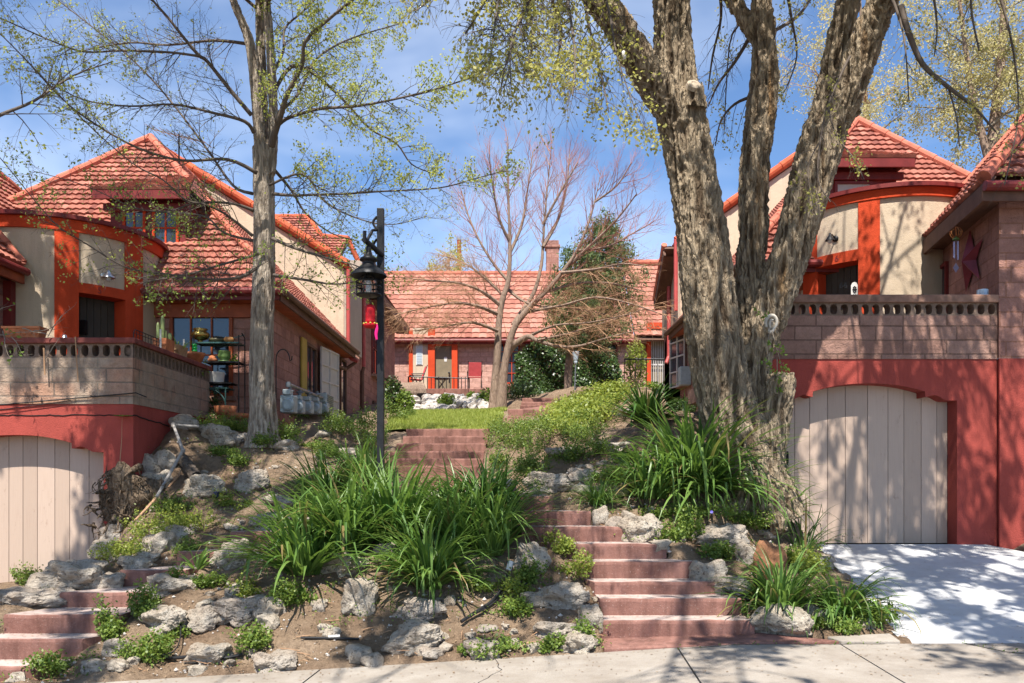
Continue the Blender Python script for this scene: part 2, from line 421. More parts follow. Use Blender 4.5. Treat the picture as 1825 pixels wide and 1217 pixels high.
# front lips of the steps: (left px, right px, py, depth), bottom to top
STAIR_R = [(1071, 1345, 1106, 7.95), (1069, 1322, 1067, 8.25), (1060, 1291, 1037, 8.55), (1034, 1249, 1001, 8.85), (1004, 1188, 969, 9.15),
           (930, 1124, 939, 9.45), (905, 1053, 911, 9.75), (880, 985, 884, 10.05)]
STAIR_L = [(-60, 66, 1188, 7.9), (-60, 147, 1139, 8.2), (6, 215, 1096, 8.5), (106, 255, 1056, 9.0), (213, 330, 1016, 9.5), (315, 385, 983, 10.0), (410, 490, 947, 10.5), (505, 590, 915, 11.0)]
STAIR_U = [(650, 845, 865, 15.6), (648, 852, 849, 15.93), (645, 857, 830, 16.26), (640, 861, 817, 16.6), (695, 863, 804, 16.93), (707, 866, 790, 17.26), (718, 870, 777, 17.6), (724, 873, 764, 17.93)]
STAIR_T = [(905, 985, 741, 21.0), (905, 985, 729, 21.5), (927, 990, 722, 23.6), (929, 990, 716, 24.2), (931, 992, 709, 24.8)]
def stair_pts(st): return [(P(a, y, d), P(b, y, d)) for a, b, y, d in st]
SR, SL, SU, ST = map(stair_pts, (STAIR_R, STAIR_L, STAIR_U, STAIR_T))
CTRL = []
def cp(px, py, D, dz=0): v = P(px, py, D); CTRL.append((v.x, v.y, v.z+dz))
for a in [(500,1190,7.75),(650,1150,8.0),(560,1120,8.2),(760,1135,8.05),(900,1120,8.15),(1000,1140,7.9),(640,1090,8.4),(760,1060,8.7),(560,1030,9.0),(900,1000,9.2),(980,1050,8.7),
          (700,980,9.3),(620,960,9.6),(800,940,9.8),(700,880,10.4),(860,900,10.2),(560,930,10.3),(480,1000,9.6),(430,1060,9.0),(380,1120,8.5),(300,1180,8.0),(420,1170,7.9),(330,1060,9.0),(250,1110,8.5),(390,990,9.9),
          (640,880,11.0),(540,870,11.3),(600,850,12.0),(480,880,11.3),
          (300,950,10.9),(250,930,11.4),(190,1000,11.0),(120,1062,10.4),(40,1085,9.9),(-40,1100,9.6),(100,1048,11.6),(150,1040,11.5),(420,900,11.5),(350,850,12.1),(300,840,12.2),(280,880,11.9),(240,900,11.95),(200,950,11.6),
          (300,790,12.7),(330,760,13.2),(400,765,14),(470,775,13),(400,810,12.8),(500,800,12.9),(560,820,12.6),(600,770,14.2),(560,750,15.5),(640,790,13.8),(640,760,15.2),(540,735,18),(633,742,22),(690,750,19),(700,735,23),
          (690,830,14.5),(690,800,16.3),(690,775,17.6),
          (890,830,13.5),(885,800,15.5),(890,775,17.2),(930,790,14.5),(1000,800,12.8),(960,840,11.8),(1000,850,11.3),(1050,880,10.5),(1000,880,10.6),(920,870,11.5),(1080,860,11.0),(1060,800,12.6),(1100,760,14.5),(1180,740,15.5),(1230,735,16.5),
          (980,765,17),(960,742,19),(1050,725,20),(1100,690,23),(1150,690,24),(1190,705,22),(1000,715,23.5),(1040,690,27),
          (1150,930,9.8),(1120,905,10.2),(1200,900,10.3),(1250,880,10.6),(1330,885,10.8),(1400,930,10.9),(1395,985,10.2),(1290,985,9.4),(1230,960,9.7),(1340,1020,9.1),(1400,1070,8.6),(1460,1100,8.3),(1440,985,11.4),(1470,1010,10.6),(1530,1075,9.2),(1600,1130,8.0),(1350,1110,8.2),(1480,1140,7.75),(1560,1128,7.9),
          (1130,820,11.6),(1160,860,10.8),(1300,800,12.6),
          (1720,972,11.9),(1825,975,11.8),(1900,985,11.7),(1850,1060,9.7),(2000,1100,9.0),
          (715,737,24.2),(880,735,24.2),(885,728,24.5),(760,722,26),(860,722,26),(700,722,26.5),(730,711,31),(830,711,31),(880,712,31),(1000,705,30),(900,706,34),(700,706,34),(1100,702,33)]: cp(*a)
for st in (SR, SL, SU, ST):
    for k, (a, b) in enumerate(st):
        CTRL.append((a.x-.1, a.y+.12, a.z-.05)); CTRL.append((b.x+.1, b.y+.12, b.z-.05)); m = (a+b)/2; CTRL.append((m.x, m.y+.15, m.z-.1))
for x in np.arange(-9, 9.1, .9): CTRL.append((x, YS, float(zsw(x))+.01)); CTRL.append((x, YS-.8, float(zsw(x))-.05))
for x in (-1.8, -1, -.2, .5):
    for y in (10.9, 12, 13.2, 14.4, 15.3): CTRL.append((x, y, 1.40 if x < .4 else 1.5))
for x in (-2.6, -1.7, -.8, -.15): CTRL += [(x, 18.6, 2.72), (x, 21, 3.08), (x, 23.6, 3.45)]
for x in (3.9, 4.6, 5.4, 6.3): CTRL += [(x, 11.95, .64), (x, 10.5, .5), (x, 9.2, .33), (x, 8.1, .15)]
for x in (-12, -7.5): CTRL += [(x, 15, 2.4), (x, 25, 4.2), (x, 35, 5.0)]
for x in (5.5, 9, 12): CTRL += [(x, 15, 2.9), (x, 25, 4.6), (x, 35, 5.1)]
for x in (-9.5, -8.6, -7.8, -7.0, -6.3): CTRL += [(x, 11.9, .05), (x, 11.2, .03), (x, 12.5, 0)]
for x in (-9, -8, -7): CTRL += [(x, 10.4, .0), (x, 9.6, -.05)]
CTRL = np.array(CTRL)
_bx = [-500, 5.0, YS-.05, YS, 9, 11, 13, 16, 18, 24, 33, 60, 400]
_bz = [-.25, -.25, -.12, 0, .55, 1.25, 1.9, 2.4, 2.7, 3.5, 5.0, 6.5, 16]
def base(x, y): return np.interp(y, _bx, _bz)+np.clip(zsw(np.clip(x, -14, 14)), -.8, .3)*np.clip((10-y)/2.5, 0, 1)
_cr = CTRL[:, 2]-base(CTRL[:, 0], CTRL[:, 1])
def ground(x, y, fine=True):
    x = np.atleast_1d(np.asarray(x, float)); y = np.atleast_1d(np.asarray(y, float))
    z = base(x, y)
    near = (np.abs(x) < 16) & (y > 6.5) & (y < 45)
    if near.any():
        xx, yy = x[near], y[near]
        out = np.zeros(len(xx))
        for i in range(0, len(xx), 6000):
            s = slice(i, i+6000)
            d2 = (xx[s, None]-CTRL[None, :, 0])**2+(yy[s, None]-CTRL[None, :, 1])**2
            sc = (.10*np.clip(yy[s]/10, .7, 3))**2
            w = 1/(d2+sc[:, None])**1.7
            out[s] = (w*_cr).sum(1)/(w.sum(1)+2e-5)
        z[near] += out
    return z
def gz(x, y): return float(ground([x], [y])[0])
def hit(px, py, d0=7.0, d1=36.0):
    """the point of the ground seen at a pixel of the photograph"""
    D = np.linspace(d0, d1, 900)
    X = (px-CX)*D/F; Z = CAMZ+(HY-py)*D/F
    g = ground(X, D)
    k = np.argmax(Z < g) if (Z < g).any() else len(D)-1
    return Vector((X[k], D[k], g[k]))

def in_quad(x, y, q):
    ins = np.ones(x.shape, bool)
    for i in range(len(q)):
        (ax, ay), (bx, by) = q[i], q[(i+1) % len(q)]
        ins &= (bx-ax)*(y-ay)-(by-ay)*(x-ax) >= -1e-9
    return ins
STEP_QUADS = []
def stair_quads(pts, top_back):
    n = len(pts)
    for k in range(n):
        a, b = pts[k]
        if k+1 < n: c, d = pts[k+1][1].copy(), pts[k+1][0].copy(); c.y += .06; d.y += .06
        else: d, c = top_back
        q = [a, b, Vector((max(c.x, c.x), c.y, a.z)), Vector((d.x, d.y, a.z))]
        yield k, q
DRIVE = [(3.55, 7.60), (9.0, 7.60), (6.75, 12.02), (4.35, 12.02)]
def drive_z(x, y): return np.interp(y, [7.58, 8.2, 12.0], [.125, .16, .68])
def build_ground():
    xs = np.unique(np.concatenate([np.array([-400, -200, -100, -60, -40, -25, -18, -14]), np.arange(-12, -6.6, .3), np.arange(-6.6, 5.8, .065), np.arange(5.8, 12, .3), np.array([12, 14, 18, 25, 40, 60, 100, 200, 400])]))
    ys = np.unique(np.concatenate([np.array([-200, -100, -50, -20, -5, 2, 5, 6.6, 7.2, 7.5]), np.arange(7.56, 13, .065), np.arange(13, 19, .11), np.arange(19, 36, .33), np.array([37, 39, 42, 46, 55, 70, 100, 200, 400, 700])]))
    X, Y = np.meshgrid(xs, ys)
    x, y = X.ravel(), Y.ravel()
    z = ground(x, y)
    # clods and hollows
    nz = np.array([mnoise.fractal(Vector((a*2.1, b*2.1, 0)), .9, 2.1, 5)*.055+mnoise.noise(Vector((a*9, b*9, 3)))*.016 if (abs(a) < 8 and 7.6 < b < 30) else 0 for a, b in zip(x, y)])
    z += nz*np.clip((y-YS-.03)*4, 0, 1)
    for st, tb in ((SR, None), (SL, None), (SU, None), (ST, None)):
        for k in range(len(st)):
            a, b = st[k]
            if k+1 < len(st): c, d = st[k+1][1], st[k+1][0]
            else: c, d = b+Vector((0, .5, 0)), a+Vector((0, .5, 0))
            q = [(a.x+.02, a.y), (b.x-.02, b.y), (c.x-.02, c.y+.05), (d.x+.02, d.y+.05)]
            ins = in_quad(x, y, q); z[ins] = np.minimum(z[ins], a.z-.16)
    ins = in_quad(x, y, [(DRIVE[0][0]+.05, DRIVE[0][1]-.1), (DRIVE[1][0]-.05, DRIVE[1][1]-.1), (DRIVE[2][0], 13), (DRIVE[3][0]+.05, 13)])
    z[ins] = np.minimum(z[ins], drive_z(x[ins], y[ins])-.12)
    ins = in_quad(x, y, [(.85, 7.5), (3.4, 7.5), (2.9, 7.82), (2.36, 8.0), (.85, 8.0)]); z[ins] = np.minimum(z[ins], -.03)
    ins = in_quad(x, y, [(-1.75, 10.4), (.35, 10.4), (.35, 15.7), (-1.75, 15.7)]); z[ins] = np.minimum(z[ins], 1.30)
    ins = (x < -5.5) & (y > 12.2) & (y < 32); z[ins] = np.minimum(z[ins], 2.3)
    ins = (x > 3.9) & (y > 12.2) & (y < 32); z[ins] = np.minimum(z[ins], 2.9)
    ins = (y < YS-.02) & (y > 5.2); z[ins] = np.minimum(z[ins], zsw(x[ins])-.15)
    nx, ny = len(xs), len(ys)
    idx = np.arange(nx*ny).reshape(ny, nx)
    fs = np.stack([idx[:-1, :-1], idx[:-1, 1:], idx[1:, 1:], idx[1:, :-1]], -1).reshape(-1, 4)
    me = bpy.data.meshes.new('ground')
    me.from_pydata(np.stack([x, y, z], 1).tolist(), [], fs.tolist()); finish(me, MAT['soil'], True)
    o = bpy.data.objects.new('ground', me); COL.objects.link(o); ORG[o.name] = Vector()
    tag(o, 'bare brown hillside soil with pebbles between the stairs', 'ground', kind='structure')
build_ground()

# sidewalk slabs, kerb, road, driveway
def ystrip(name, x0, x1, y0, y1, zf, thick, mat, joints=(), skew=0):
    mb = MB(); xs = sorted(set([x0, x1]+list(np.arange(math.ceil(x0), x1, 1.0))+list(joints)))
    for a, b in zip(xs[:-1], xs[1:]):
        g0 = .008 if a in joints else 0; g1 = .008 if b in joints else 0
        sa, sb = (skew if a in joints else 0), (skew if b in joints else 0)
        za, zb = float(zf(a)), float(zf(b))
        p = [(a+g0, y1, za), (b-g1, y1, zb), (b-g1+sb, y0, zb), (a+g0+sa, y0, za)]
        q = [(v[0], v[1], v[2]-thick) for v in p]
        mb.add(p+q, [(0, 3, 2, 1), (0, 1, 5, 4), (2, 3, 7, 6)]+([(3, 0, 4, 7)] if g0 else [])+([(1, 2, 6, 5)] if g1 else []))
    return mb.build(name, mat)
tag(ystrip('sidewalk', -30, 30, 5.75, YS, zsw, .16, MAT['concrete'], (-7.4, -5.55, -3.65, -1.72, 1.49, 2.95, 4.6, 6.3), -.12), 'grey concrete sidewalk slabs along the foot of the garden', 'sidewalk', kind='structure')
tag(ystrip('parking_strip', -30, 30, 4.6, 5.749, lambda x: zsw(x)-.01, .2, MAT['soil']), 'soil strip between sidewalk and kerb', 'verge', kind='structure')
tag(ystrip('kerb', -30, 30, 4.42, 4.599, lambda x: zsw(x)-.01, .3, MAT['concrete']), 'concrete kerb beside the road', 'kerb', kind='structure')
tag(ystrip('road', -60, 60, -5, 4.419, lambda x: zsw(x)-.15, .1, MAT['asphalt']), 'asphalt road in front of the sidewalk', 'road', kind='structure')
mb = MB(); n = 14
rows = []
for i in range(n+1):
    t = i/n; y = DRIVE[0][1]*(1-t)+DRIVE[3][1]*t
    xl = DRIVE[0][0]*(1-t)+DRIVE[3][0]*t; xr = DRIVE[1][0]*(1-t)+DRIVE[2][0]*t
    z = float(drive_z(0, y)); rows.append(((xl, y, z), (xr, y, z)))
for (a, b), (c, d) in zip(rows[:-1], rows[1:]):
    mb.poly(a, b, d, c); mb.poly((a[0], a[1], a[2]-.14), a, c, (c[0], c[1], c[2]-.14)); mb.poly(b, (b[0], b[1], b[2]-.14), (d[0], d[1], d[2]-.14), d)
a, b = rows[0]; mb.poly((a[0], a[1], a[2]-.14), (b[0], b[1], b[2]-.14), b, a)
tag(mb.build('driveway', MAT['drive']), 'white concrete driveway sloping up to the right garage', 'driveway', kind='structure')

# stairs: each flight a thing, each step a part
def staircase(name, label, pts, back, group=None, wob=0):
    t = thing(name, label, 'stairs', tuple((pts[0][0]+pts[0][1])/2), 'pink concrete garden stairs')
    n = len(pts)
    for k, (a, b) in enumerate(pts):
        if k+1 < n: d, c = pts[k+1][0].copy(), pts[k+1][1].copy(); d.y += .07; c.y += .07
        else: d, c = back
        d.x = min(d.x, b.x-.05); c.x = max(c.x, a.x+.05)
        zt, zb = a.z, a.z-.34
        # finely divided so that the lip can be worn
        mb = MB(); m = 14
        fr = [a.lerp(b, i/m) for i in range(m+1)]; bk = [d.lerp(c, i/m) for i in range(m+1)]
        lip = []
        for i, p in enumerate(fr):
            q = p.copy(); q.y += .018*mnoise.noise(Vector((p.x*4, k*3.7, 1))); q.z = zt+.009*mnoise.noise(Vector((p.x*5, k*2.1, 7))); lip.append(q)
        e = Vector
        L0 = [e((p.x, p.y+.03, p.z)) for p in lip]; L1 = [e((p.x, p.y+.006, p.z-.008)) for p in lip]; L2 = [e((p.x, p.y, p.z-.03)) for p in lip]
        L3 = [e((p.x, p.y+.015, zb)) for p in lip]; B0 = [e((p.x, p.y, zt)) for p in bk]; B1 = [e((p.x, p.y, zb)) for p in bk]
        V = L0+L1+L2+L3+B0+B1; w = m+1
        def strip(i, j): return [(i*w+s, i*w+s+1, j*w+s+1, j*w+s) for s in range(m)]
        mb.mi = 0; mb.add(V, strip(0, 4)); V0 = len(mb.v)-len(V)
        mb.mi = 1
        for i, j in ((1, 0), (2, 1), (3, 2)):
            for f in strip(i, j): mb.f.append([V0+q for q in f]); mb.m.append(1); mb.r.append(.5)
        for s in (0, m):
            f = [0*w+s, 1*w+s, 2*w+s, 3*w+s, 5*w+s, 4*w+s]
            mb.f.append([V0+q for q in (f if s == 0 else f[::-1])]); mb.m.append(1); mb.r.append(.5)
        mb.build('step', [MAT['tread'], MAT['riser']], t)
    return t
V = Vector
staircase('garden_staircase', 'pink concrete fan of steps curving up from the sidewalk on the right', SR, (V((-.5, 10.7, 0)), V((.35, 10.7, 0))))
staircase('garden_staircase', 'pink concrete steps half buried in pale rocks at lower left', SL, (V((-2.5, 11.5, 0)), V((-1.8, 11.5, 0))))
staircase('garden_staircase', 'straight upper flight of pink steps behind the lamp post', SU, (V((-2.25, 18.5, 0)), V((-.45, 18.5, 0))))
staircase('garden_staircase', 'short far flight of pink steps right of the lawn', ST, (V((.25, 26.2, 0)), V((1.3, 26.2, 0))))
mb = MB(); mb.box((-1.75, 10.72, 1.2), (.36, 15.66, 1.405)); tag(mb.build('landing_path', MAT['tread'], bevel=.01), 'pink concrete landing between the flights', 'path', kind='structure')
mb = MB()
a = [hit(1065, 1166, 7.3, 9), hit(1500, 1139, 7.3, 9), hit(1345, 1137, 7.3, 9), hit(1071, 1135, 7.3, 9)]
z0 = float(zsw(.9)); z1 = float(zsw(2.9))
mb.prism([(.83, 7.575, z0-.12), (2.95, 7.575, z1-.12), (2.36, 7.99, .0), (.83, 7.99, -.05)], (0, 0, .15))
tag(mb.build('bottom_slab', MAT['riser'], bevel=.012), 'worn pink slab where the right stairs meet the sidewalk', 'path', kind='structure')
mb = MB(); mb.prism([(2.97, 7.58, .05), (3.5, 7.58, .05), (3.5, 7.8, .08), (2.9, 7.75, .06)], (0, 0, .1)); tag(mb.build('small_slab', MAT['concrete'], bevel=.01), 'small grey slab beside the driveway edge', 'path', kind='structure')
mb = MB()
for (x0, y0, x1, y1) in ((-.3, 18.5, .95, 21.05), (-.1, 21.9, 1.15, 23.7)):
    mb.poly((x0, y0, gz(x0, y0)+.03), (x1, y0, gz(x1, y0)+.03), (x1, y1, gz(x1, y1)+.03), (x0, y1, gz(x0, y1)+.03))
tag(mb.build('garden_path', MAT['riser']), 'pink path beside the lawn', 'path', kind='structure')
# ------------------------------------------------------------------ building helpers
def tile_roof(mb, pts, row=.2, wave=.15, amp=.026, step=.0375, under=True, lift=.035):
    """courses of wavy clay tiles over a convex planar polygon"""
    pts = [Vector(p) for p in pts]
    n = Vector((0, 0, 0))
    for i in range(len(pts)): n += (pts[i]-pts[0]).cross(pts[(i+1) % len(pts)]-pts[0])
    n.normalize()
    if n.z < 0: n = -n
    u = Vector((0, 0, 1)).cross(n).normalized(); v = n.cross(u).normalized()
    if v.z < 0: v = -v
    o = pts[0]; uv = [((p-o).dot(u), (p-o).dot(v)) for p in pts]
    v0 = min(q[1] for q in uv); v1 = max(q[1] for q in uv)
    def span(y):
        y = min(max(y, v0+1e-4), v1-1e-4); xs = []
        for i in range(len(uv)):
            (a, b), (c, d) = uv[i], uv[(i+1) % len(uv)]
            if (b-y)*(d-y) <= 0 and abs(b-d) > 1e-9: xs.append(a+(c-a)*(y-b)/(d-b))
        return (min(xs), max(xs)) if xs else (0, 0)
    k = 0; y = v0
    while y < v1-.01:
        y2 = min(y+row, v1)
        a0, a1 = span(y+.002); b0, b1 = span(y2-.002)
        lo, hi = min(a0, b0), max(a1, b1)
        m0, m1 = int(math.floor(lo/step)), int(math.ceil(hi/step))
        off = random.random()*.012
        prev = None
        tiles = {}
        for m in range(m0, m1+1):
            x = m*step
            xa = min(max(x, a0), a1); xb = min(max(x, b0), b1)
            ph = (x/wave) % 1
            h = amp*(.5+.5*math.cos(2*math.pi*ph))**.8
            sk = .006*math.sin(7*math.floor(x/(wave*2))+k*3)
            A0 = o+u*xa+v*(y+sk)+n*(-.01); A1 = o+u*xa+v*(y+sk)+n*(h+lift+off); B = o+u*xb+v*y2+n*(h*.8+.004)
            cur = (A0, A1, B)
            if prev is not None and ((xa-pxa) > 1e-4 or (xb-pxb) > 1e-4):
                ti = math.floor(x/(wave*1.0)+.25)
                if ti not in tiles: tiles[ti] = min(1, max(0, random.gauss(.5, .32)))
                mb.rv = tiles[ti]
                mb.add([prev[0], cur[0], cur[1], prev[1], prev[2], cur[2]], [(0, 1, 2, 3), (3, 2, 5, 4)])
            prev = cur; pxa, pxb = xa, xb
        y += row; k += 1
    mb.rv = .3
    if under:
        low = [p-n*.10 for p in pts]; top = [p-n*.015 for p in pts]; q = len(pts)
        mb.mi = 1
        mb.add(low+top, [list(range(q))]+[[i, (i+1) % q, q+(i+1) % q, q+i] for i in range(q)])
        mb.mi = 0

def ridge_line(mb, a, b, r=.10, L=.40):
    a = Vector(a); b = Vector(b); d = b-a; n = max(1, int(d.length/L))
    for i in range(n):
        p = a+d*(i/n); q = a+d*((i+1.08)/n)
        mb.tube([p, q], [r*1.0, r*.86], 10)

def framed_window(house, origin, ux, w, h, cols, rows, frame_mat, depth=.07, fw=.06, bar=.03, pane=None, sill=True, nrm=None):
    """window in a wall: frame (part) with pane and sill (sub-parts)"""
    o = Vector(origin); ux = Vector(ux).normalized(); uz = Vector((0, 0, 1)); nv = Vector(nrm).normalized()
    mb = MB()
    def bar_(a, b, t, d=depth): # horizontal/vertical bar in window plane
        c = o+ux*((a[0]+b[0])/2)+uz*((a[1]+b[1])/2)+nv*(d/2-.01)
        mb.obox(c, ux*max(abs(b[0]-a[0])/2, t/2), nv*(d/2), uz*max(abs(b[1]-a[1])/2, t/2))
    bar_((0, fw/2), (w, fw/2), fw); bar_((0, h-fw/2), (w, h-fw/2), fw)
    bar_((fw/2, fw+.001), (fw/2, h-fw-.001), fw, depth-.004); bar_((w-fw/2, fw+.001), (w-fw/2, h-fw-.001), fw, depth-.004)
    for i in range(1, cols): x = w*i/cols; bar_((x, fw+.001), (x, h-fw-.001), bar, depth-.02)
    for j in range(1, rows): z = h*j/rows; bar_((fw+.001, z), (w-fw-.001, z), bar*.8, depth-.026)
    f = mb.build('window', frame_mat, house)
    m2 = MB(); c = o+ux*(w/2)+uz*(h/2)+nv*.006
    m2.obox(c, ux*(w/2-.01), nv*.004, uz*(h/2-.01)); m2.build('pane', pane or MAT['glass'], f)
    if sill:
        m3 = MB(); m3.obox(o+ux*(w/2)-uz*.05+nv*.06, ux*(w/2+.06), nv*.09, uz*.04); m3.build('sill', MAT['coping'], f)
    return f

def arch_top(dx):
    """height of the garage opening (below its crown, in px of the photo) against distance from the middle"""
    a = abs(dx)
    if a <= 100: return 14.5*(a/100)**2.2
    if a <= 103: return 24
    if a <= 115: return 24-3.5*(a-103)/12
    if a <= 142: return 20.5+10*(0.5-.5*math.cos(math.pi*(a-115)/27))
    return 30.5
def garage(house, xc, crown, zfloor, xa, xb, zt, sign, zbase):
    """red stucco wall with a shouldered arch and a plank door; one px of the arch is 8 mm"""
    U = .008; y0, y1 = 12.0, 12.27
    half = 157*U
    mb = MB()
    xs = sorted(set([-half, half]+[s*v*U for v in (0, 10, 20, 30, 40, 50, 60, 70, 80, 90, 100, 100.3, 103, 107, 111, 115, 120, 124, 128, 132, 136, 140, 142, 150) for s in (-1, 1)]))
    tops = [crown-arch_top(x/U)*U for x in xs]
    for (p, q, tp, tq) in zip(xs[:-1], xs[1:], tops[:-1], tops[1:]):
        mb.poly((xc+p, y0, tp), (xc+q, y0, tq), (xc+q, y0, zt), (xc+p, y0, zt))
        mb.poly((xc+p, y1, tp), (xc+q, y1, tq), (xc+q, y0, tq), (xc+p, y0, tp))
    lo, hi = min(xa, xb), max(xa, xb)
    mb.poly((lo, y0, zbase), (xc-half, y0, zbase), (xc-half, y0, zt), (lo, y0, zt))
    mb.poly((xc+half, y0, zbase), (hi, y0, zbase), (hi, y0, zt), (xc+half, y0, zt))
    mb.poly((xc-half, y0, zbase), (xc-half, y1, zbase), (xc-half, y1, tops[0]), (xc-half, y0, tops[0]))
    mb.poly((xc+half, y1, zbase), (xc+half, y0, zbase), (xc+half, y0, tops[-1]), (xc+half, y1, tops[-1]))
    # garden side wall of the terrace
    ye = 15.0
    if sign < 0: mb.poly((hi, y0, zbase), (hi, ye, zbase), (hi, ye, zt), (hi, y0, zt))
    else: mb.poly((lo, ye, zbase), (lo, y0, zbase), (lo, y0, zt), (lo, ye, zt))
    mb.poly((lo, y0, zt), (hi, y0, zt), (hi, ye, zt), (lo, ye, zt))
    mb.build('garage_wall', MAT['red'], house)
    # planks
    md = MB(); x = -half+.004; i = 0
    while x < half-.02:
        wd = min((.2+.13*random.random()), half-.004-x)
        if half-x-wd < .1: wd = half-.004-x
        md.rv = random.random()
        n = 4
        for s in range(n):
            a = x+wd*s/n; b = x+wd*(s+1)/n
            ga, gb = (.004 if s == 0 else 0), (.004 if s == n-1 else 0)
            za = crown-arch_top(a/U)*U+.06; zb = crown-arch_top(b/U)*U+.06
            yf = y1-.01
            md.poly((xc+a+ga, yf, zfloor), (xc+b-gb, yf, zfloor), (xc+b-gb, yf, zb), (xc+a+ga, yf, za))
            if s == 0: md.poly((xc+a+ga, yf+.02, zfloor), (xc+a+ga, yf, zfloor), (xc+a+ga, yf, za), (xc+a+ga, yf+.02, za))
            if s == n-1: md.poly((xc+b-gb, yf, zfloor), (xc+b-gb, yf+.02, zfloor), (xc+b-gb, yf+.02, zb), (xc+b-gb, yf, zb))
        x += wd
    d = md.build('garage_door', MAT['plank'], house)
    mk = MB(); mk.poly((xc-half-.02, y1+.012, zfloor-.3), (xc+half+.02, y1+.012, zfloor-.3), (xc+half+.02, y1+.012, crown+.1), (xc-half-.02, y1+.012, crown+.1))
    mk.build('door_backing', MAT['void'], d)
    mh = MB(); hx = xc-half+.17; mh.tube([(hx, y1-.01, zfloor+1.16), (hx, y1-.06, zfloor+1.17), (hx, y1-.06, zfloor+1.3), (hx, y1-.01, zfloor+1.31)], .011, 8)
    mh.obox((hx, y1-.013, zfloor+1.235), (.02, 0, 0), (0, .004, 0), (0, 0, .1)); mh.build('handle', MAT['iron'], d)

def hole_course(mb, a, b, z0, z1, depth, nrm, hw=.052, pitch=.149):
    """course of blocks pierced by upright oval holes, from a to b"""
    a = Vector(a); b = Vector(b); L = (b-a).length; d = (b-a)/L; n = max(1, round(L/pitch)); p = L/n; nv = Vector(nrm)
    K = 14; hh = (z1-z0)*.41; zc = (z0+z1)/2
    for i in range(n):
        x0, x1 = i*p, (i+1)*p; xc = (x0+x1)/2
        def pt(x, z, dep): q = a+d*x-nv*dep; return (q.x, q.y, z)
        rim = []; out = []
        for k in range(K):
            t = 2*math.pi*k/K+math.pi/K; c, s = math.cos(t), math.sin(t)
            sg = lambda v: (1 if v >= 0 else -1)
            rim.append((xc+hw*sg(c)*abs(c)**.75, zc+hh*sg(s)*abs(s)**.75))
            m = max(abs(c)/(p/2), abs(s)/((z1-z0)/2)); out.append((xc+c/m, zc+s/m))
        # snap nearest outline points to the corners so that no gap is left
        for cx_, cz_ in ((x0, z0), (x1, z0), (x1, z1), (x0, z1)):
            j = min(range(K), key=lambda q: (out[q][0]-cx_)**2+(out[q][1]-cz_)**2); out[j] = (cx_, cz_)
        V = [pt(*q, 0) for q in out]+[pt(*q, 0) for q in rim]+[pt(*q, depth) for q in rim]
        Fc = []
        for k in range(K):
            j = (k+1) % K
            Fc += [(k, j, K+j, K+k), (K+k, K+j, 2*K+j, 2*K+k)]
        mb.add(V, Fc)
        V2 = [pt(*q, depth) for q in out]+[pt(*q, depth) for q in rim]
        mb.add(V2, [(j, k, K+k, K+j) for k in range(K) for j in [(k+1) % K]])

def parapet(house, xa, xb, zt, zb1, zh1, ztop, sign, mat, copemat, wing):
    """block courses, pierced course and coping; xa is the garden corner, xb the corner at the wing"""
    lo, hi = min(xa, xb), max(xa, xb); y0, th = 11.985, .2
    mb = MB(); mb.box((lo, y0, zt+.001), (hi, y0+th, zb1))
    if sign < 0: mb.box((hi-th, y0+th, zt+.001), (hi+.012, 15.0, zb1-.001))
    else: mb.box((lo-.012, y0+th, zt+.001), (lo+th, 15.0, zb1-.001))
    mb.build('parapet', mat, house)
    mh = MB(); hole_course(mh, (lo, y0+.01, 0), (hi, y0+.01, 0), zb1, zh1, .17, (0, -1, 0))
    if sign < 0: hole_course(mh, (hi, y0+.03, 0), (hi, 15.0, 0), zb1, zh1, .17, (1, 0, 0))
    else: hole_course(mh, (lo, 15.0, 0), (lo, y0+.03, 0), zb1, zh1, .17, (-1, 0, 0))
    mh.build('pierced_course', MAT['holeblock'], house)
    mc = MB(); mc.box((lo-.04 if sign > 0 else lo, y0-.05, zh1), (hi+(.05 if sign < 0 else 0), y0+.26, ztop))
    if sign < 0: mc.box((hi-.22, y0+.261, zh1), (hi+.05, 15.03, ztop-.002))
    else: mc.box((lo-.04, y0+.261, zh1), (lo+.22, 15.03, ztop-.002))
    mc.build('coping', copemat, house, bevel=.012)
    mf = MB(); mf.box((lo+.01, 12.02, zt-.25), (hi-.01, 16.6, zt+.03)); mf.build('terrace_floor', MAT['coping'], house)

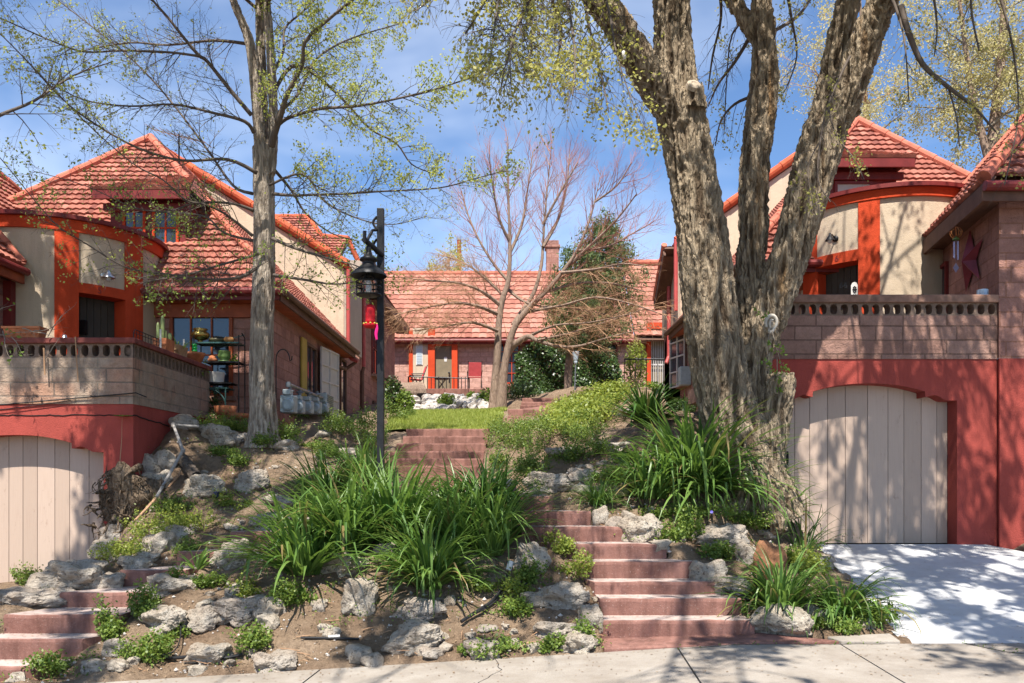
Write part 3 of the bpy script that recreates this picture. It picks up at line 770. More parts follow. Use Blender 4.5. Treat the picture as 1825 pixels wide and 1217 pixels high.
def turret(house, cx, cy, r, z0, ztop, angs, zdoor, zpan, zband, lamp, sign, num):
    """angs: angle limits in degrees (0 faces the street): pilaster a, door, pilaster b"""
    def pt(th, z, rr): return (cx+rr*math.sin(R(th)), cy-rr*math.cos(R(th)), z)
    def band(mb, t0, t1, za, zb, rr, thick, ends=True, seg=4):
        n = max(1, int(abs(t1-t0)/seg))
        for i in range(n):
            a, b = t0+(t1-t0)*i/n, t0+(t1-t0)*(i+1)/n
            mb.poly(pt(a, za, rr), pt(b, za, rr), pt(b, zb, rr), pt(a, zb, rr))
            if thick:
                mb.poly(pt(a, zb, rr), pt(b, zb, rr), pt(b, zb, rr-thick), pt(a, zb, rr-thick))
                mb.poly(pt(b, za, rr), pt(a, za, rr), pt(a, za, rr-thick), pt(b, za, rr-thick))
        if thick and ends:
            mb.poly(pt(t0, za, rr-thick), pt(t0, za, rr), pt(t0, zb, rr), pt(t0, zb, rr-thick))
            mb.poly(pt(t1, za, rr), pt(t1, za, rr-thick), pt(t1, zb, rr-thick), pt(t1, zb, rr))
    (pa0, pa1), (d0, d1), (pb0, pb1) = angs
    mb = MB()
    lo, hi = min(d0, d1), max(d0, d1)
    band(mb, -115, lo, z0-.2, zband+.05, r, 0); band(mb, hi, 115, z0-.2, zband+.05, r, 0); band(mb, lo, hi, zdoor, zband+.05, r, 0)
    tw = mb.build('turret', MAT['cream'], house)
    mo = MB()
    a, b = sorted((pa0, pa1)); c, d = sorted((pb0, pb1))
    band(mo, a, b, z0-.2, zband, r+.035, .06, True, 3); band(mo, c, d, z0-.2, zband, r+.035, .06, True, 3)
    inner = sorted((a, b, c, d))[1:3]
    band(mo, inner[0], inner[1], zdoor, zpan, r+.033, .38, False, 3)
    band(mo, -112, 112, zband, ztop-.07, r+.05, .1)
    # jambs
    for th in (lo, hi): mo.poly(pt(th, z0, r+.03), pt(th, z0, r-.35), pt(th, zdoor, r-.35), pt(th, zdoor, r+.03))
    mo.build('trim', MAT['orange'], tw)
    mc = MB(); band(mc, -112, 112, ztop-.07, ztop, r+.12, .4); mc.build('coping', MAT['darkred'], tw)
    # flat top of the turret
    mr = MB(); mr.poly(*[pt(t, ztop-.12, r) for t in range(-112, 113, 8)]); mr.build('flat_roof', MAT['brownwood'], tw)
    # door: a flat board-and-batten leaf across the opening
    p0, p1 = Vector(pt(lo, z0, r-.30)), Vector(pt(hi, z0, r-.30)); ux = (p1-p0); W = ux.length; ux.normalize(); nv = Vector((ux.y, -ux.x, 0))
    md = MB(); n = 6
    for i in range(n):
        ca = p0+ux*(W*(i+.5)/n); md.obox(ca+Vector((0, 0, (zdoor-z0)/2)), ux*(W/n/2-.004), nv*.02, Vector((0, 0, (zdoor-z0)/2)))
    md.mi = 0
    md.obox((p0+p1)/2+Vector((0, 0, (zdoor-z0)/2))-nv*.02, ux*(W/2), nv*.01, Vector((0, 0, (zdoor-z0)/2)))
    md.mi = 1
    md.lathe(p0+ux*(W*(.12 if sign > 0 else .9))+Vector((0, 0, 1.0))+nv*.02, [(0, 0), (.02, 0), (.02, .03), (.035, .05), (.03, .08), (0, .085)], 12, nv)
    md.build('door', [MAT['door_dark'], MAT['steel']], tw)
    return pt

def wall_lamp(house, pos, nv, mats, r):
    nv = Vector(nv).normalized(); p = Vector(pos)
    mb = MB(); mb.mi = 0
    mb.lathe(p+nv*.002, [(.0, 0), (.055, 0), (.055, .02), (.02, .03), (0, .031)], 14, nv)
    mb.tube([p+nv*.02, p+nv*.12+Vector((0, 0, .05)), p+nv*.2+Vector((0, 0, .02))], .012, 8)
    c = p+nv*.2
    mb.lathe(c-Vector((0, 0, .07)), [(r, 0), (r*.95, .012), (r*.55, .06), (r*.3, .09), (r*.22, .13), (0, .135)], 18)
    mb.mi = 1; mb.lathe(c-Vector((0, 0, .12)), [(0, 0), (.035, .01), (.045, .05), (.03, .1)], 12)
    return mb.build('wall_lamp', mats, house, smooth=True)

def ang_of(px, cx, cy, r):
    best = min((abs(CX+F*(cx+r*math.sin(R(t)))/(cy-r*math.cos(R(t)))-px), t) for t in np.arange(-85, 85, .25)); return float(best[1])

def pipe(mb, pts, r=.04): mb.tube(pts, r, 10)

def text_mesh(body, size, mat, name, parent, loc, rot, extr=.004):
    cu = bpy.data.curves.new('txt', 'FONT'); cu.body = body; cu.size = size; cu.extrude = extr; cu.align_x = 'CENTER'
    o = bpy.data.objects.new('txt', cu); COL.objects.link(o)
    bpy.context.view_layer.update()
    me = bpy.data.meshes.new_from_object(o.evaluated_get(bpy.context.evaluated_depsgraph_get()))
    bpy.data.objects.remove(o); me.materials.clear(); me.materials.append(mat); me.name = name
    ob = bpy.data.objects.new(name, me); COL.objects.link(ob)
    if parent is not None: ob.parent = parent; ob.location = Vector(loc)-ORG[parent.name]
    else: ob.location = loc
    ob.rotation_euler = rot; ORG[ob.name] = Vector(loc)
    return ob

# ------------------------------------------------------------------ the two front houses
def front_house(s, H):
    t = thing('house', H['label'], 'house', (H['xi'], 15.6, H['zt']), 'red roofed turret houses on both sides of the stairs')
    # --- garage, terrace
    garage(t, H['gx'], H['crown'], H['gf'], H['xa'], H['xw'], H['zt'], s, H['gf']-.8)
    parapet(t, H['xa'], H['xw'], H['zt'], H['zb1'], H['zh1'], H['zp'], s, H['pmat'], H['cmat'], None)
    zt = H['zt']; xw = H['xw']; o = s
    tx, ty = H['tc']; r = 1.7
    # --- wing at the outer side
    e = H['we']                       # eave height
    mb = MB()
    far = H['wfar']
    y0 = 11.93
    out = xw+o*9
    # stuccoed base, block wall above
    def front(za, zb, y, m, name):
        q = MB(); a, b = sorted((xw, out)); q.poly((a, y, za), (b, y, za), (b, y, zb), (a, y, zb))
        c, d = ((xw, y), far)
        if o > 0: q.poly((d[0], d[1], za), (c[0], c[1], za), (c[0], c[1], zb), (d[0], d[1], zb))
        else: q.poly((c[0], c[1], za), (d[0], d[1], za), (d[0], d[1], zb), (c[0], c[1], zb))
        return q.build(name, m, t)
    front(H['gf']-.8, zt, y0, MAT['red'], 'wing_base'); front(zt, e+.05, y0+.012, MAT['block'], 'wing_wall')
    # wing roof: garden-side slope and street-side slope
    pit = 1.19; ec = H['wcorner']; ef = H['weave_far']
    c0 = Vector((ec[0], ec[1], e)); c1 = Vector((ef[0], ef[1], e))
    rise = 3.4
    dirn = (c1-c0).normalized(); side = Vector((dirn.y, -dirn.x, 0)) if o > 0 else Vector((-dirn.y, dirn.x, 0))
    mb = MB()
    hipt = (c0+side*rise+dirn*rise); hipt.z = e+rise*pit; top1 = c1+side*rise; top1.z = e+rise*pit
    tile_roof(mb, [c0, c1, top1, hipt] if (hipt-c0).dot(dirn) < (c1-c0).length else [c0, c1, top1])
    outr = Vector((c0.x+o*9, c0.y, e)); outt = outr+Vector((0, rise, rise*pit))
    tile_roof(mb, [c0, outr, outt, hipt])
    mb.build('wing_roof', [MAT['tile'], MAT['brownwood']], t)
    mr = MB(); ridge_line(mr, c0+Vector((0, 0, .05)), hipt+Vector((0, 0, .05))); ridge_line(mr, c1+Vector((0, 0, .05)), top1+Vector((0, 0, .05)), .07); mr.build('ridge_tiles', MAT['ridge_pink'], t)
    mf = MB(); mf.beam(c0-Vector((0, 0, .17)), c1-Vector((0, 0, .17)), .05, .24); mf.beam(c0+Vector((-.04*o, -.02, -.17)), outr-Vector((0, .02, .17)), .05, .24)
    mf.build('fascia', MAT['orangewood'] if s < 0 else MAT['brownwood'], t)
    mg = MB(); mg.tube([c0+Vector((-.04*o, -.1, -.10)), outr+Vector((0, -.1, -.10))], .07, 10)
    if s < 0: mg.tube([c0-side*.07-Vector((0, 0, .1)), c1-side*.07-Vector((0, 0, .1))], .06, 10)
    mg.build('gutter', MAT['darkred'], t)
    ms = MB(); w0 = Vector((xw, y0, e-.04)); w1 = Vector((far[0], far[1], e-.04)); ms.poly(c0-Vector((0, 0, .2)), c1-Vector((0, 0, .2)), w1-Vector((0, 0, .16)), w0-Vector((0, 0, .16))); ms.build('soffit', MAT['brownwood'], t)
    # --- turret
    A = lambda px: ang_of(px, tx, ty, r)
    pt = turret(t, tx, ty, r, zt+.02, H['ttop'], [(A(H['pa'][0]), A(H['pa'][1])), (A(H['door'][0]), A(H['door'][1])), (A(H['pb'][0]), A(H['pb'][1]))], H['zdoor'], H['zpan'], H['zband'], None, s, None)
    la = A(H['lamp'][0]); lp = Vector(pt(la, H['lamp'][1], r)); wall_lamp(t, lp, (math.sin(R(la)), -math.cos(R(la)), 0), H['lampm'], H['lampr'])
    na = A(H['num'][1]); text_mesh(H['num'][0], .15, MAT['darkred'], 'house_number', t, pt(na, H['num'][2], r+.035), (R(90), 0, R(na)))
    # --- main block
    xi, ez = H['xi'], H['ez']; xe = xi-s*(-.3)*-1 if False else xi-s*.3          # eave a little outside the wall
    mb = MB(); xo = tx
    lo, hi = sorted((xi, xo))
    mb.poly((lo, 15.6, zt-.6), (hi, 15.6, zt-.6), (hi, 15.6, ez), (lo, 15.6, ez))
    if s < 0: mb.poly((xi, 15.6, zt-1.2), (xi, 24.8, zt-.2), (xi, 24.8, ez+.1), (xi, 15.6, ez))
    else: mb.poly((xi, 24.8, zt-.2), (xi, 15.6, zt-1.2), (xi, 15.6, ez), (xi, 24.8, ez+.1))
    mb.build('block_wall', MAT['block'], t)
    p = H['pit']; k = H['apexd']
    c = Vector((xe, 15.2, ez)); apex = Vector((xe+s*k, 15.2+k, ez+p*k)); left = Vector((xe+s*2*k, 15.2, ez)); rb = Vector((xe, 22.5, ez)); at = Vector((apex.x, 22.5, apex.z))
    lb = Vector((left.x, 22.5, ez))
    mb = MB(); tile_roof(mb, [c, left, apex]); tile_roof(mb, [c, rb, at, apex]); tile_roof(mb, [left, lb, at, apex])
    mb.build('main_roof', [MAT['tile'], MAT['brownwood']], t)
    up = Vector((0, 0, .07)); mr = MB(); ridge_line(mr, c+up, apex+up, .09); ridge_line(mr, left+up, apex+up, .09); ridge_line(mr, apex+up, at+up, .09); mr.build('hip_tiles', MAT['ridge_pink'], t)
    mg = MB(); mg.tube([(xe+s*3.4, 15.1, ez-.06), (xe-s*.06, 15.1, ez-.06)], .07, 10); mg.beam((xe+s*3.4, 15.19, ez-.1), (xe, 15.19, ez-.1), .03, .2); mg.build('gutter', MAT['darkred'], t)
    mg = MB(); mg.beam((xe, 15.22, ez-.11), (xe, 22.5, ez-.11), .04, .2); mg.tube([(xe-s*.07, 15.1, ez-.04), (xe-s*.07, 22.6, ez-.04)], .06, 10); mg.build('side_gutter', MAT['brownwood'], t)
    mg = MB(); mg.poly((xe, 15.22, ez-.2), (xi, 15.6, ez-.2), (xi, 22.5, ez-.2), (xe, 22.5, ez-.2)); mg.poly((xe, 15.21, ez-.205), (xe+s*3.4, 15.21, ez-.205), (xe+s*3.4, 15.6, ez-.205), (xe, 15.6, ez-.205)); mg.build('eaves_soffit', MAT['orangewood'], t)
    mg = MB(); a_, b_ = sorted((xi+s*.02, xi+s*2.4)); mg.box((a_, 15.52, ez-.45), (b_, 15.597, ez-.21)); mg.build('lintel_beam', MAT['orangewood'], t)
    # --- cream gable behind, with tiled verge
    G = H['gable']; g0 = Vector((xi, 22.5, G[0])); g1 = Vector((G[1], 22.5, G[2]))
    mb = MB(); f1 = Vector((g1.x, 22.5, ez-.5)); f0 = Vector((xi, 22.5, ez-.1))
    mb.poly(*( [f1, f0, g0, g1] if s < 0 else [f0, f1, g1, g0])); mb.build('gable_wall', MAT['cream'], t)
    gx = xi-s*.06
    mb = MB(); z_ = H['gs']
    mb.poly(*([(gx, 22.52, z_), (gx, 24.9, z_), (gx, 24.9, G[0]), (gx, 22.52, G[0])] if s < 0 else [(gx, 24.9, z_), (gx, 22.52, z_), (gx, 22.52, G[0]), (gx, 24.9, G[0])]))
    mb.poly((xi, 22.52, z_), (gx, 22.52, z_), (gx, 22.52, G[0]), (xi, 22.52, G[0])); mb.poly((gx, 22.52, z_), (xi, 22.52, z_), (xi, 24.9, z_), (gx, 24.9, z_))
    mb.build('upper_side_wall', MAT['shade_stucco'], t)
    sl = (g1-g0).normalized(); e0 = g0-sl*.15
    mr = MB(); ridge_line(mr, e0+Vector((0, -.06, .07)), g1+Vector((0, -.06, .07)), .11, .55); mr.beam(e0+Vector((0, .02, -.03)), g1+Vector((0, .02, -.03)), .2, .1); mr.build('verge_tiles', MAT['ridge'], t)
    mb = MB(); tile_roof(mb, [e0, e0+Vector((0, 2.5, 0)), g1+Vector((0, 2.5, 0)), g1]); mb.build('upper_roof', [MAT['tile'], MAT['brownwood']], t)
    # --- dormer in the front slope
    D = H['dormer']
    d0, d1, df, dz0, dz1 = D
    lo, hi = min(d0, d1), max(d0, d1)
    ye = df-.35; sl2 = .45; yb = (ez-p*15.2-(dz1+.1)+sl2*ye)/(sl2-p); zb = dz1+.1+sl2*(yb-ye)
    mb = MB(); a_ = Vector((lo-.22, ye, dz1+.1)); b_ = Vector((hi+.22, ye, dz1+.1)); inset = .5
    c_ = Vector((hi-inset, yb, zb)); d_ = Vector((lo+inset, yb, zb)); tile_roof(mb, [a_, b_, c_, d_])
    for P0, P1, sg in ((a_, d_, -1), (b_, c_, 1)):
        q = Vector((P0.x, 15.2+(P0.z-ez)/p, P0.z)); mb.rv = .4
        q2 = Vector((P0.x+sg*.0, q.y+.1, P0.z)); mb.poly(P0, q2, P1)
    dr = mb.build('dormer', [MAT['tile'], MAT['darkred']], t)
    mb = MB(); mb.box((lo, df, dz0-.6), (hi, df+.05, dz1)); 
    for x in (lo, hi): mb.poly((x, df, dz0-.6), (x, df+2.2, dz0-.6), (x, df+2.2, dz1+.3), (x, df, dz1+.05))
    mb.beam((lo-.2, ye+.04, dz1+.0), (hi+.2, ye+.04, dz1+.0), .06, .16); mb.beam((lo-.1, df-.05, dz1-.16), (hi+.1, df-.05, dz1-.16), .09, .14)
    mb.build('dormer_face', MAT['darkred'], dr)
    for (x0, x1, z0, z1, pane) in H['dwin']:
        w0, w1 = sorted((x0, x1))
        m2 = MB(); fw = .05
        m2.box((w0, df-.05, z0), (w1, df-.012, z0+fw)); m2.box((w0, df-.05, z1-fw), (w1, df-.012, z1)); m2.box((w0, df-.049, z0+fw), (w0+fw, df-.012, z1-fw)); m2.box((w1-fw, df-.049, z0+fw), (w1, df-.012, z1-fw))
        if H['dbars']:
            m2.box(((w0+w1)/2-.015, df-.04, z0+fw), ((w0+w1)/2+.015, df-.012, z1-fw)); m2.box((w0+fw, df-.038, (z0+z1)/2-.015), (w1-fw, df-.014, (z0+z1)/2+.015))
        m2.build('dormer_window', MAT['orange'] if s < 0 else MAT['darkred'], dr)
        m3 = MB(); m3.box((w0+.02, df-.02, z0+.02), (w1-.02, df-.008, z1-.02)); m3.build('dormer_pane', MAT[pane], dr)
    return t

LH = dict(label='cream and orange turret house with red tiled roof on the left of the stairs', xi=-4.5, zt=2.68, gx=-7.08, crown=2.24, gf=.02, xa=-5.40, xw=-8.3, zb1=3.34, zh1=3.54, zp=3.62,
          pmat=MAT['block_grey'], cmat=MAT['coping_red'], wfar=(-8.3, 14.2), we=5.08, wcorner=(-7.97, 11.6), weave_far=(-7.97, 13.72),
          tc=(-8.30, 15.55), ttop=6.02, pa=(97, 140), door=(132, 224), pb=(222, 252), zdoor=4.75, zpan=4.92, zband=5.76, lamp=(184, 5.1), lampm=[MAT['steel'], MAT['white']], lampr=.115, num=('5', 176, 4.78),
          ez=5.05, pit=1.06, apexd=4.09, gable=(7.37, -9.5, 10.45), gs=5.2, dormer=(-7.75, -6.30, 16.25, 6.0, 7.0),
          dwin=[(-7.50, -7.06, 6.05, 6.86, 'glass'), (-6.93, -6.42, 6.05, 6.86, 'glass')], dbars=True)
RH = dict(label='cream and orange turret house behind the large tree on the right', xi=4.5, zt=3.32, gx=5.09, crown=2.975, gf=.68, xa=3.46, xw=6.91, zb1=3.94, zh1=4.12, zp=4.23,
          pmat=MAT['block_tan'], cmat=MAT['coping'], wfar=(7.53, 15.4), we=5.72, wcorner=(6.5, 11.6), weave_far=(7.12, 14.9),
          tc=(7.0, 16.0), ttop=6.64, pa=(1530, 1568), door=(1451, 1532), pb=(1434, 1456), zdoor=5.41, zpan=5.60, zband=6.42, lamp=(1489, 5.86), lampm=[MAT['iron'], MAT['white']], lampr=.085, num=('6', 1493, 5.45),
          ez=5.55, pit=1.153, apexd=3.44, gable=(8.0, 8.1, 10.55), gs=5.8, dormer=(6.15, 7.42, 16.25, 6.7, 7.6),
          dwin=[(6.22, 6.95, 6.75, 7.35, 'curtain')], dbars=False)
left_house = front_house(-1, LH)
right_house = front_house(1, RH)

# --- windows, shutters and downspouts of the left house
framed_window(left_house, (-6.33, 15.6, 3.15), (1, 0, 0), 1.16, 1.52, 3, 2, MAT['orangewood'], nrm=(0, -1, 0))
framed_window(left_house, (-4.5, 18.25, 3.1), (0, 1, 0), .95, 1.5, 2, 1, MAT['brownwood'], nrm=(1, 0, 0))
framed_window(left_house, (-4.5, 21.9, 3.25), (0, 1, 0), .75, 1.55, 1, 1, MAT['brownwood'], nrm=(1, 0, 0))
framed_window(left_house, (-4.5, 26.9, 5.0), (0, 1, 0), 1.5, 1.75, 3, 2, MAT['darkred'], nrm=(1, 0, 0))
framed_window(left_house, (-4.5, 27.1, 3.2), (0, 1, 0), 1.4, .95, 3, 1, MAT['brownwood'], nrm=(1, 0, 0), sill=False)
mb = MB(); mb.obox((-4.46, 18.03, 3.85), (.02, 0, 0), (0, .2, 0), (0, 0, .78)); mb.build('window_board', MAT['yellow'], left_house)
def shutter(house, o, ux, nv, w, h):
    mb = MB(); o = Vector(o); ux = Vector(ux).normalized(); nv = Vector(nv); uz = Vector((0, 0, 1))
    for x in (0, w/2, w): mb.obox(o+ux*x+uz*(h/2), ux*.02, nv*.02, uz*(h/2+.02))
    for z in (0, h/4, h/2, 3*h/4, h): mb.obox(o+ux*(w/2)+uz*z, ux*(w/2), nv*.018, uz*.018)
    f = mb.build('window_grille', MAT['offwhite'], house)
    m2 = MB(); m2.obox(o+ux*(w/2)+uz*(h/2)-nv*.012, ux*(w/2-.02), nv*.004, uz*(h/2-.01)); m2.build('mesh_panel', MAT['glass'] if o.x > 0 else MAT['curtain'], f)
shutter(left_house, (-4.40, 19.42, 3.14), (.12, 1, 0), (1, -.12, 0), 1.2, 1.52)
mb = MB()
pipe(mb, [(-4.36, 22.42, 7.2), (-4.36, 22.42, 4.95), (-4.28, 22.4, 4.82), (-4.1, 22.4, 4.75)], .05); mb.build('downspout', MAT['redpipe'], left_house); mb = MB(); pipe(mb, [(-4.4, 24.98, 7.3), (-4.4, 24.98, 4.95)], .055)
mb.build('rear_downspout', MAT['redpipe'], left_house)
mb = MB(); pipe(mb, [(-4.4, 24.98, 4.95), (-4.44, 24.98, 4.8), (-4.44, 24.95, 3.3)], .055); mb.build('rear_drain_pipe', MAT['brownwood'], left_house); mb = MB(); pipe(mb, [(-4.26, 22.5, 4.98), (-4.2, 22.6, 4.75), (-4.43, 22.4, 4.55), (-4.44, 21.4, 4.5), (-4.44, 21.35, 3.0)], .05); mb.build('drain_pipe', MAT['brownwood'], left_house)
# rear wing of the left house
mb = MB(); mb.poly((-4.5, 24.8, 2.4), (-4.5, 32.3, 3.6), (-4.5, 32.3, 7.5), (-4.5, 24.8, 7.5)); mb.poly((-4.5, 32.3, 3.6), (-9, 32.3, 3.6), (-9, 32.3, 7.5), (-4.5, 32.3, 7.5)); mb.build('rear_wing_wall', MAT['block'], left_house)
mb = MB(); a, b = Vector((-4.1, 26.3, 7.5)), Vector((-4.1, 33.2, 7.62)); tile_roof(mb, [a, b, b+Vector((-.9, 0, .93)), a+Vector((-.9, 0, .93))]); mb.build('rear_wing_roof', [MAT['tile'], MAT['brownwood']], left_house)
mb = MB(); mb.beam(a-Vector((0, 0, .16)), b-Vector((0, 0, .16)), .06, .26); mb.poly(a-Vector((0, 0, .27)), b-Vector((0, 0, .27)), b-Vector((.45, 0, .27)), a-Vector((.45, 0, .27))); mb.beam(a-Vector((0, .03, .14)), a+Vector((-.9, -.03, .79)), .05, .24); mb.beam(b+Vector((0, .03, -.14)), b+Vector((-.9, .03, .79)), .05, .24); mb.build('rear_fascia', MAT['brownwood'], left_house)
# small gabled roof seen behind the cream gable
n_ = (0, -.8, 1); p0_ = (0, 25.2, 8.3)
q = [ray_plane(x, y, p0_, n_) for x, y in ((478, 386), (548, 386), (574, 421), (619, 424), (603, 470), (478, 470))]
mb = MB(); tile_roof(mb, [q[0], q[1], q[2], ray_plane(560, 470, p0_, n_), q[5]]); tile_roof(mb, [q[2], q[3], q[4], ray_plane(560, 470, p0_, n_)]); mb.build('back_gable_roof', [MAT['tile'], MAT['brownwood']], left_house)
mr = MB(); ridge_line(mr, q[1], q[2], .09); ridge_line(mr, q[2], q[3], .09); ridge_line(mr, q[3], q[3]+Vector((.35, 0, -.75)), .09); ridge_line(mr, q[0], q[1], .09); mr.build('back_ridge_tiles', MAT['ridge'], left_house)
mb = MB(); e_ = q[3]; mb.poly((-4.52, 25.3, 6.9), (-4.52, e_.y+2.6, 6.9), (-4.52, e_.y+2.6, e_.z-.5), (-4.52, e_.y, e_.z-.05), (-4.52, 25.3, 8.1)); mb.poly((-8, 25.31, 6.9), (-4.52, 25.31, 6.9), (-4.52, 25.31, 8.2), (-8, 25.31, 8.3)); mb.build('back_gable_wall', MAT['shade_stucco'], left_house)
# dark crack across the left garage wall, and the cable along it
mb = MB(); pts = []
for i in range(60):
    x = -8.9+3.5*i/59; pts.append((x, 11.997, 2.52+.02*mnoise.noise(Vector((x*3, 0, 0)))+.015*mnoise.noise(Vector((x*13, 2, 0)))))
mb.tube(pts, .008, 5)
pts = [(-5.397, 12.0+3*i/30, 2.52-.006*i+.02*mnoise.noise(Vector((i*.5, 5, 0)))) for i in range(31)]; mb.tube(pts, .010, 5)
mb.build('wall_crack', MAT['void'], left_house)
mb = MB(); mb.tube([(-9, 11.96, 2.55), (-8, 11.96, 2.60), (-7, 11.96, 2.69), (-6.2, 11.96, 2.76), (-5.5, 11.95, 2.82), (-5.36, 11.99, 2.84), (-5.30, 12.2, 2.8)], .009, 6); mb.tube([(-9, 11.965, 2.43), (-8, 11.965, 2.52), (-7, 11.965, 2.63), (-6.2, 11.965, 2.74)], .005, 5); mb.build('wall_cable', MAT['rubber'], left_house)

# --- right house: window, grille, downspouts, rear wing and meter box
framed_window(right_house, (4.5, 22.3, 4.1), (0, -1, 0), .7, 1.5, 2, 1, MAT['brownwood'], nrm=(-1, 0, 0))
shutter(right_house, (4.44, 21.65, 4.05), (-.25, .97, 0), (-.97, -.25, 0), .85, 1.56)
mb = MB(); pipe(mb, [(4.36, 22.4, 8.0), (4.36, 22.4, 6.1)], .055); mb.build('downspout', MAT['redpipe'], right_house)
mb = MB(); pipe(mb, [(4.38, 23.5, 7.0), (4.38, 23.5, 5.05), (4.3, 23.45, 4.85)], .055); mb.build('rear_downspout', MAT['redpipe'], right_house)
mb = MB(); mb.box((4.22, 21.1, 3.98), (4.495, 21.4, 4.45)); mb.build('meter_box', MAT['meter'], right_house, bevel=.02)
mb = MB(); mb.poly((4.5, 24.6, 3.0), (4.5, 24.0, 3.0), (4.5, 24.0, 6.7), (4.5, 24.6, 6.7)); mb.poly((9, 24.9, 3.0), (4.5, 24.9, 3.0), (4.5, 24.9, 6.7), (9, 24.9, 6.7)); mb.poly((4.5, 24.9, 2.6), (4.5, 22.5, 2.6), (4.5, 22.5, 6.0), (4.5, 24.9, 6.0)); mb.build('rear_wall', MAT['block'], right_house)
mb = MB(); b, c_ = Vector((4.1, 22.65, 7.88)), Vector((4.1, 24.15, 6.75)); tile_roof(mb, [c_, c_+Vector((4.5, 0, 0)), b+Vector((4.5, 0, 0)), b]); mb.build('rear_roof', [MAT['tile'], MAT['brownwood']], right_house)
mb = MB(); mb.beam(b-Vector((0, 0, .16)), c_-Vector((0, 0, .16)), .06, .26); mb.poly(b-Vector((0, 0, .27)), b+Vector((.46, 0, -.27)), c_+Vector((.46, 0, -.27)), c_-Vector((0, 0, .27))); mb.build('rear_fascia', MAT['brownwood'], right_house)
mr = MB(); ridge_line(mr, b+Vector((0, 0, .05)), c_+Vector((0, 0, .05)), .08); mr.build('rear_verge_tiles', MAT['ridge_pink'], right_house)
pw = (-8.66, 15, 5.35); nw_ = (1.19, 0, 1)
mb = MB(); q = [ray_plane(x, y, pw, nw_) for x, y in ((-80, 248), (66, 372), (62, 398), (-80, 398))]; tile_roof(mb, q); mb.build('wing_rear_roof', [MAT['tile'], MAT['brownwood']], left_house)
mr = MB(); ridge_line(mr, q[0]+Vector((0, 0, .05)), q[1]+Vector((0, 0, .05)), .09); mr.build('wing_ridge_tiles', MAT['ridge_pink'], left_house)
framed_window(right_house, (7.40, 14.65, 3.9), (-.178, -1, 0), .62, 1.35, 2, 2, MAT['darkred'], nrm=(-1, .178, 0), sill=False)
mb = MB(); mb.obox((7.40, 15.35, 4.55), (.03, 0, 0), (0, .13, 0), (0, 0, 1.25)); mb.build('corner_post', MAT['darkred'], right_house)
mb = MB(); mb.box((-8.31, 13.72, 2.7), (-8.17, 13.9, 4.85)); mb.build('corner_post', MAT['darkred'], left_house)
mb = MB(); pipe(mb, [(6.395, 12.14, 1.5), (6.395, 12.14, .68)], .017); mb.build('red_drain', MAT['star'], right_house)
# plaque and number on the dark door
mb = MB(); pl = P(1523, 514, 14.62)
mb.mi = 0
mb.prism([(pl.x-.06, pl.y, pl.z-.22), (pl.x+.06, pl.y, pl.z-.22), (pl.x+.06, pl.y, pl.z+.05), (pl.x+.035, pl.y, pl.z+.1), (pl.x, pl.y, pl.z+.115), (pl.x-.035, pl.y, pl.z+.1), (pl.x-.06, pl.y, pl.z+.05)], (0, .012, 0))
mb.mi = 1
for a_ in range(8): mb.obox((pl.x+.028*math.cos(a_*.785), pl.y-.003, pl.z-.02+.05*math.sin(a_*.785)), (.011, 0, 0), (0, .003, 0), (0, 0, .012))
mb.obox((pl.x, pl.y-.003, pl.z-.02), (.016, 0, 0), (0, .003, 0), (0, 0, .022))
for a_ in range(5): mb.obox((pl.x-.03+.015*a_, pl.y-.003, pl.z-.13+.02*(a_ % 2)), (.005, 0, 0), (0, .003, 0), (0, 0, .02))
mb.build('door_plaque', [MAT['white'], MAT['iron']], right_house)
text_mesh('66', .14, MAT['iron'], 'door_number', right_house, P(1503, 513, 14.72), (R(90), 0, R(-12)))
mb = MB(); mb.box((-7.41, 14.42, 4.1), (-7.31, 14.5, 4.34)); mb.build('door_knocker', MAT['iron'], left_house)

# --- TV antenna on the left roof
an = thing('roof_antenna', 'thin metal television antenna standing on the left red roof', 'antenna', tuple(P(319, 283, 20)))
b_ = P(319, 300, 20); tp = P(319, 238, 20); mb = MB(); mb.tube([b_, tp], .02, 6); mb.build('mast', MAT['iron'], an)
a0, a1 = P(272, 230, 19.6), P(366, 254, 20.4); mb = MB(); mb.tube([a0, a1], .014, 6)
for i in range(9):
    c_ = a0.lerp(a1, i/8); mb.tube([c_+Vector((-.05, -.3, 0)), c_+Vector((.05, .3, 0))], .008, 5)
mb.build('boom', MAT['steel'], an)
# ------------------------------------------------------------------ rear house and its terrace
rh = thing('house', 'low terracotta roofed house across the back of the courtyard', 'house', (0, 35, 5))
RD = 35.0
zf = 5.08
mb = MB()
lo, hi = -9.0, 12.0
# front wall with openings is one sheet; doors and windows sit proud of it
mb.poly((lo, RD, zf-1.6), (hi, RD, zf-1.6), (hi, RD, 7.6), (lo, RD, 7.6)); mb.build('block_wall', MAT['block_rear'], rh)
e0, e1 = Vector((lo, RD-.38, 7.42)), Vector((P(1128, 0, RD).x, RD-.38, 7.42)); r0, r1 = Vector((lo, RD+3.2, 10.95)), Vector((e1.x, RD+3.2, 10.95))
mb = MB(); tile_roof(mb, [e0, e1, r1, r0], .36, .3, .03, .075)
s0, s1 = e1+Vector((.01, -.3, -.1)), Vector((hi, RD-.9, 7.32)); tile_roof(mb, [s0, s1, Vector((hi, RD+3.4, 11.5)), Vector((s0.x, RD+3.4, 11.5))], .36, .3, .03, .075)
mb.build('roof', [MAT['tile_rear'], MAT['brownwood']], rh)
mr = MB(); ridge_line(mr, r0, r1, .14, .5); ridge_line(mr, Vector((s0.x, RD+3.4, 11.52)), Vector((hi, RD+3.4, 11.52)), .14, .5); mr.build('ridge_tiles', MAT['ridge_pink'], rh)
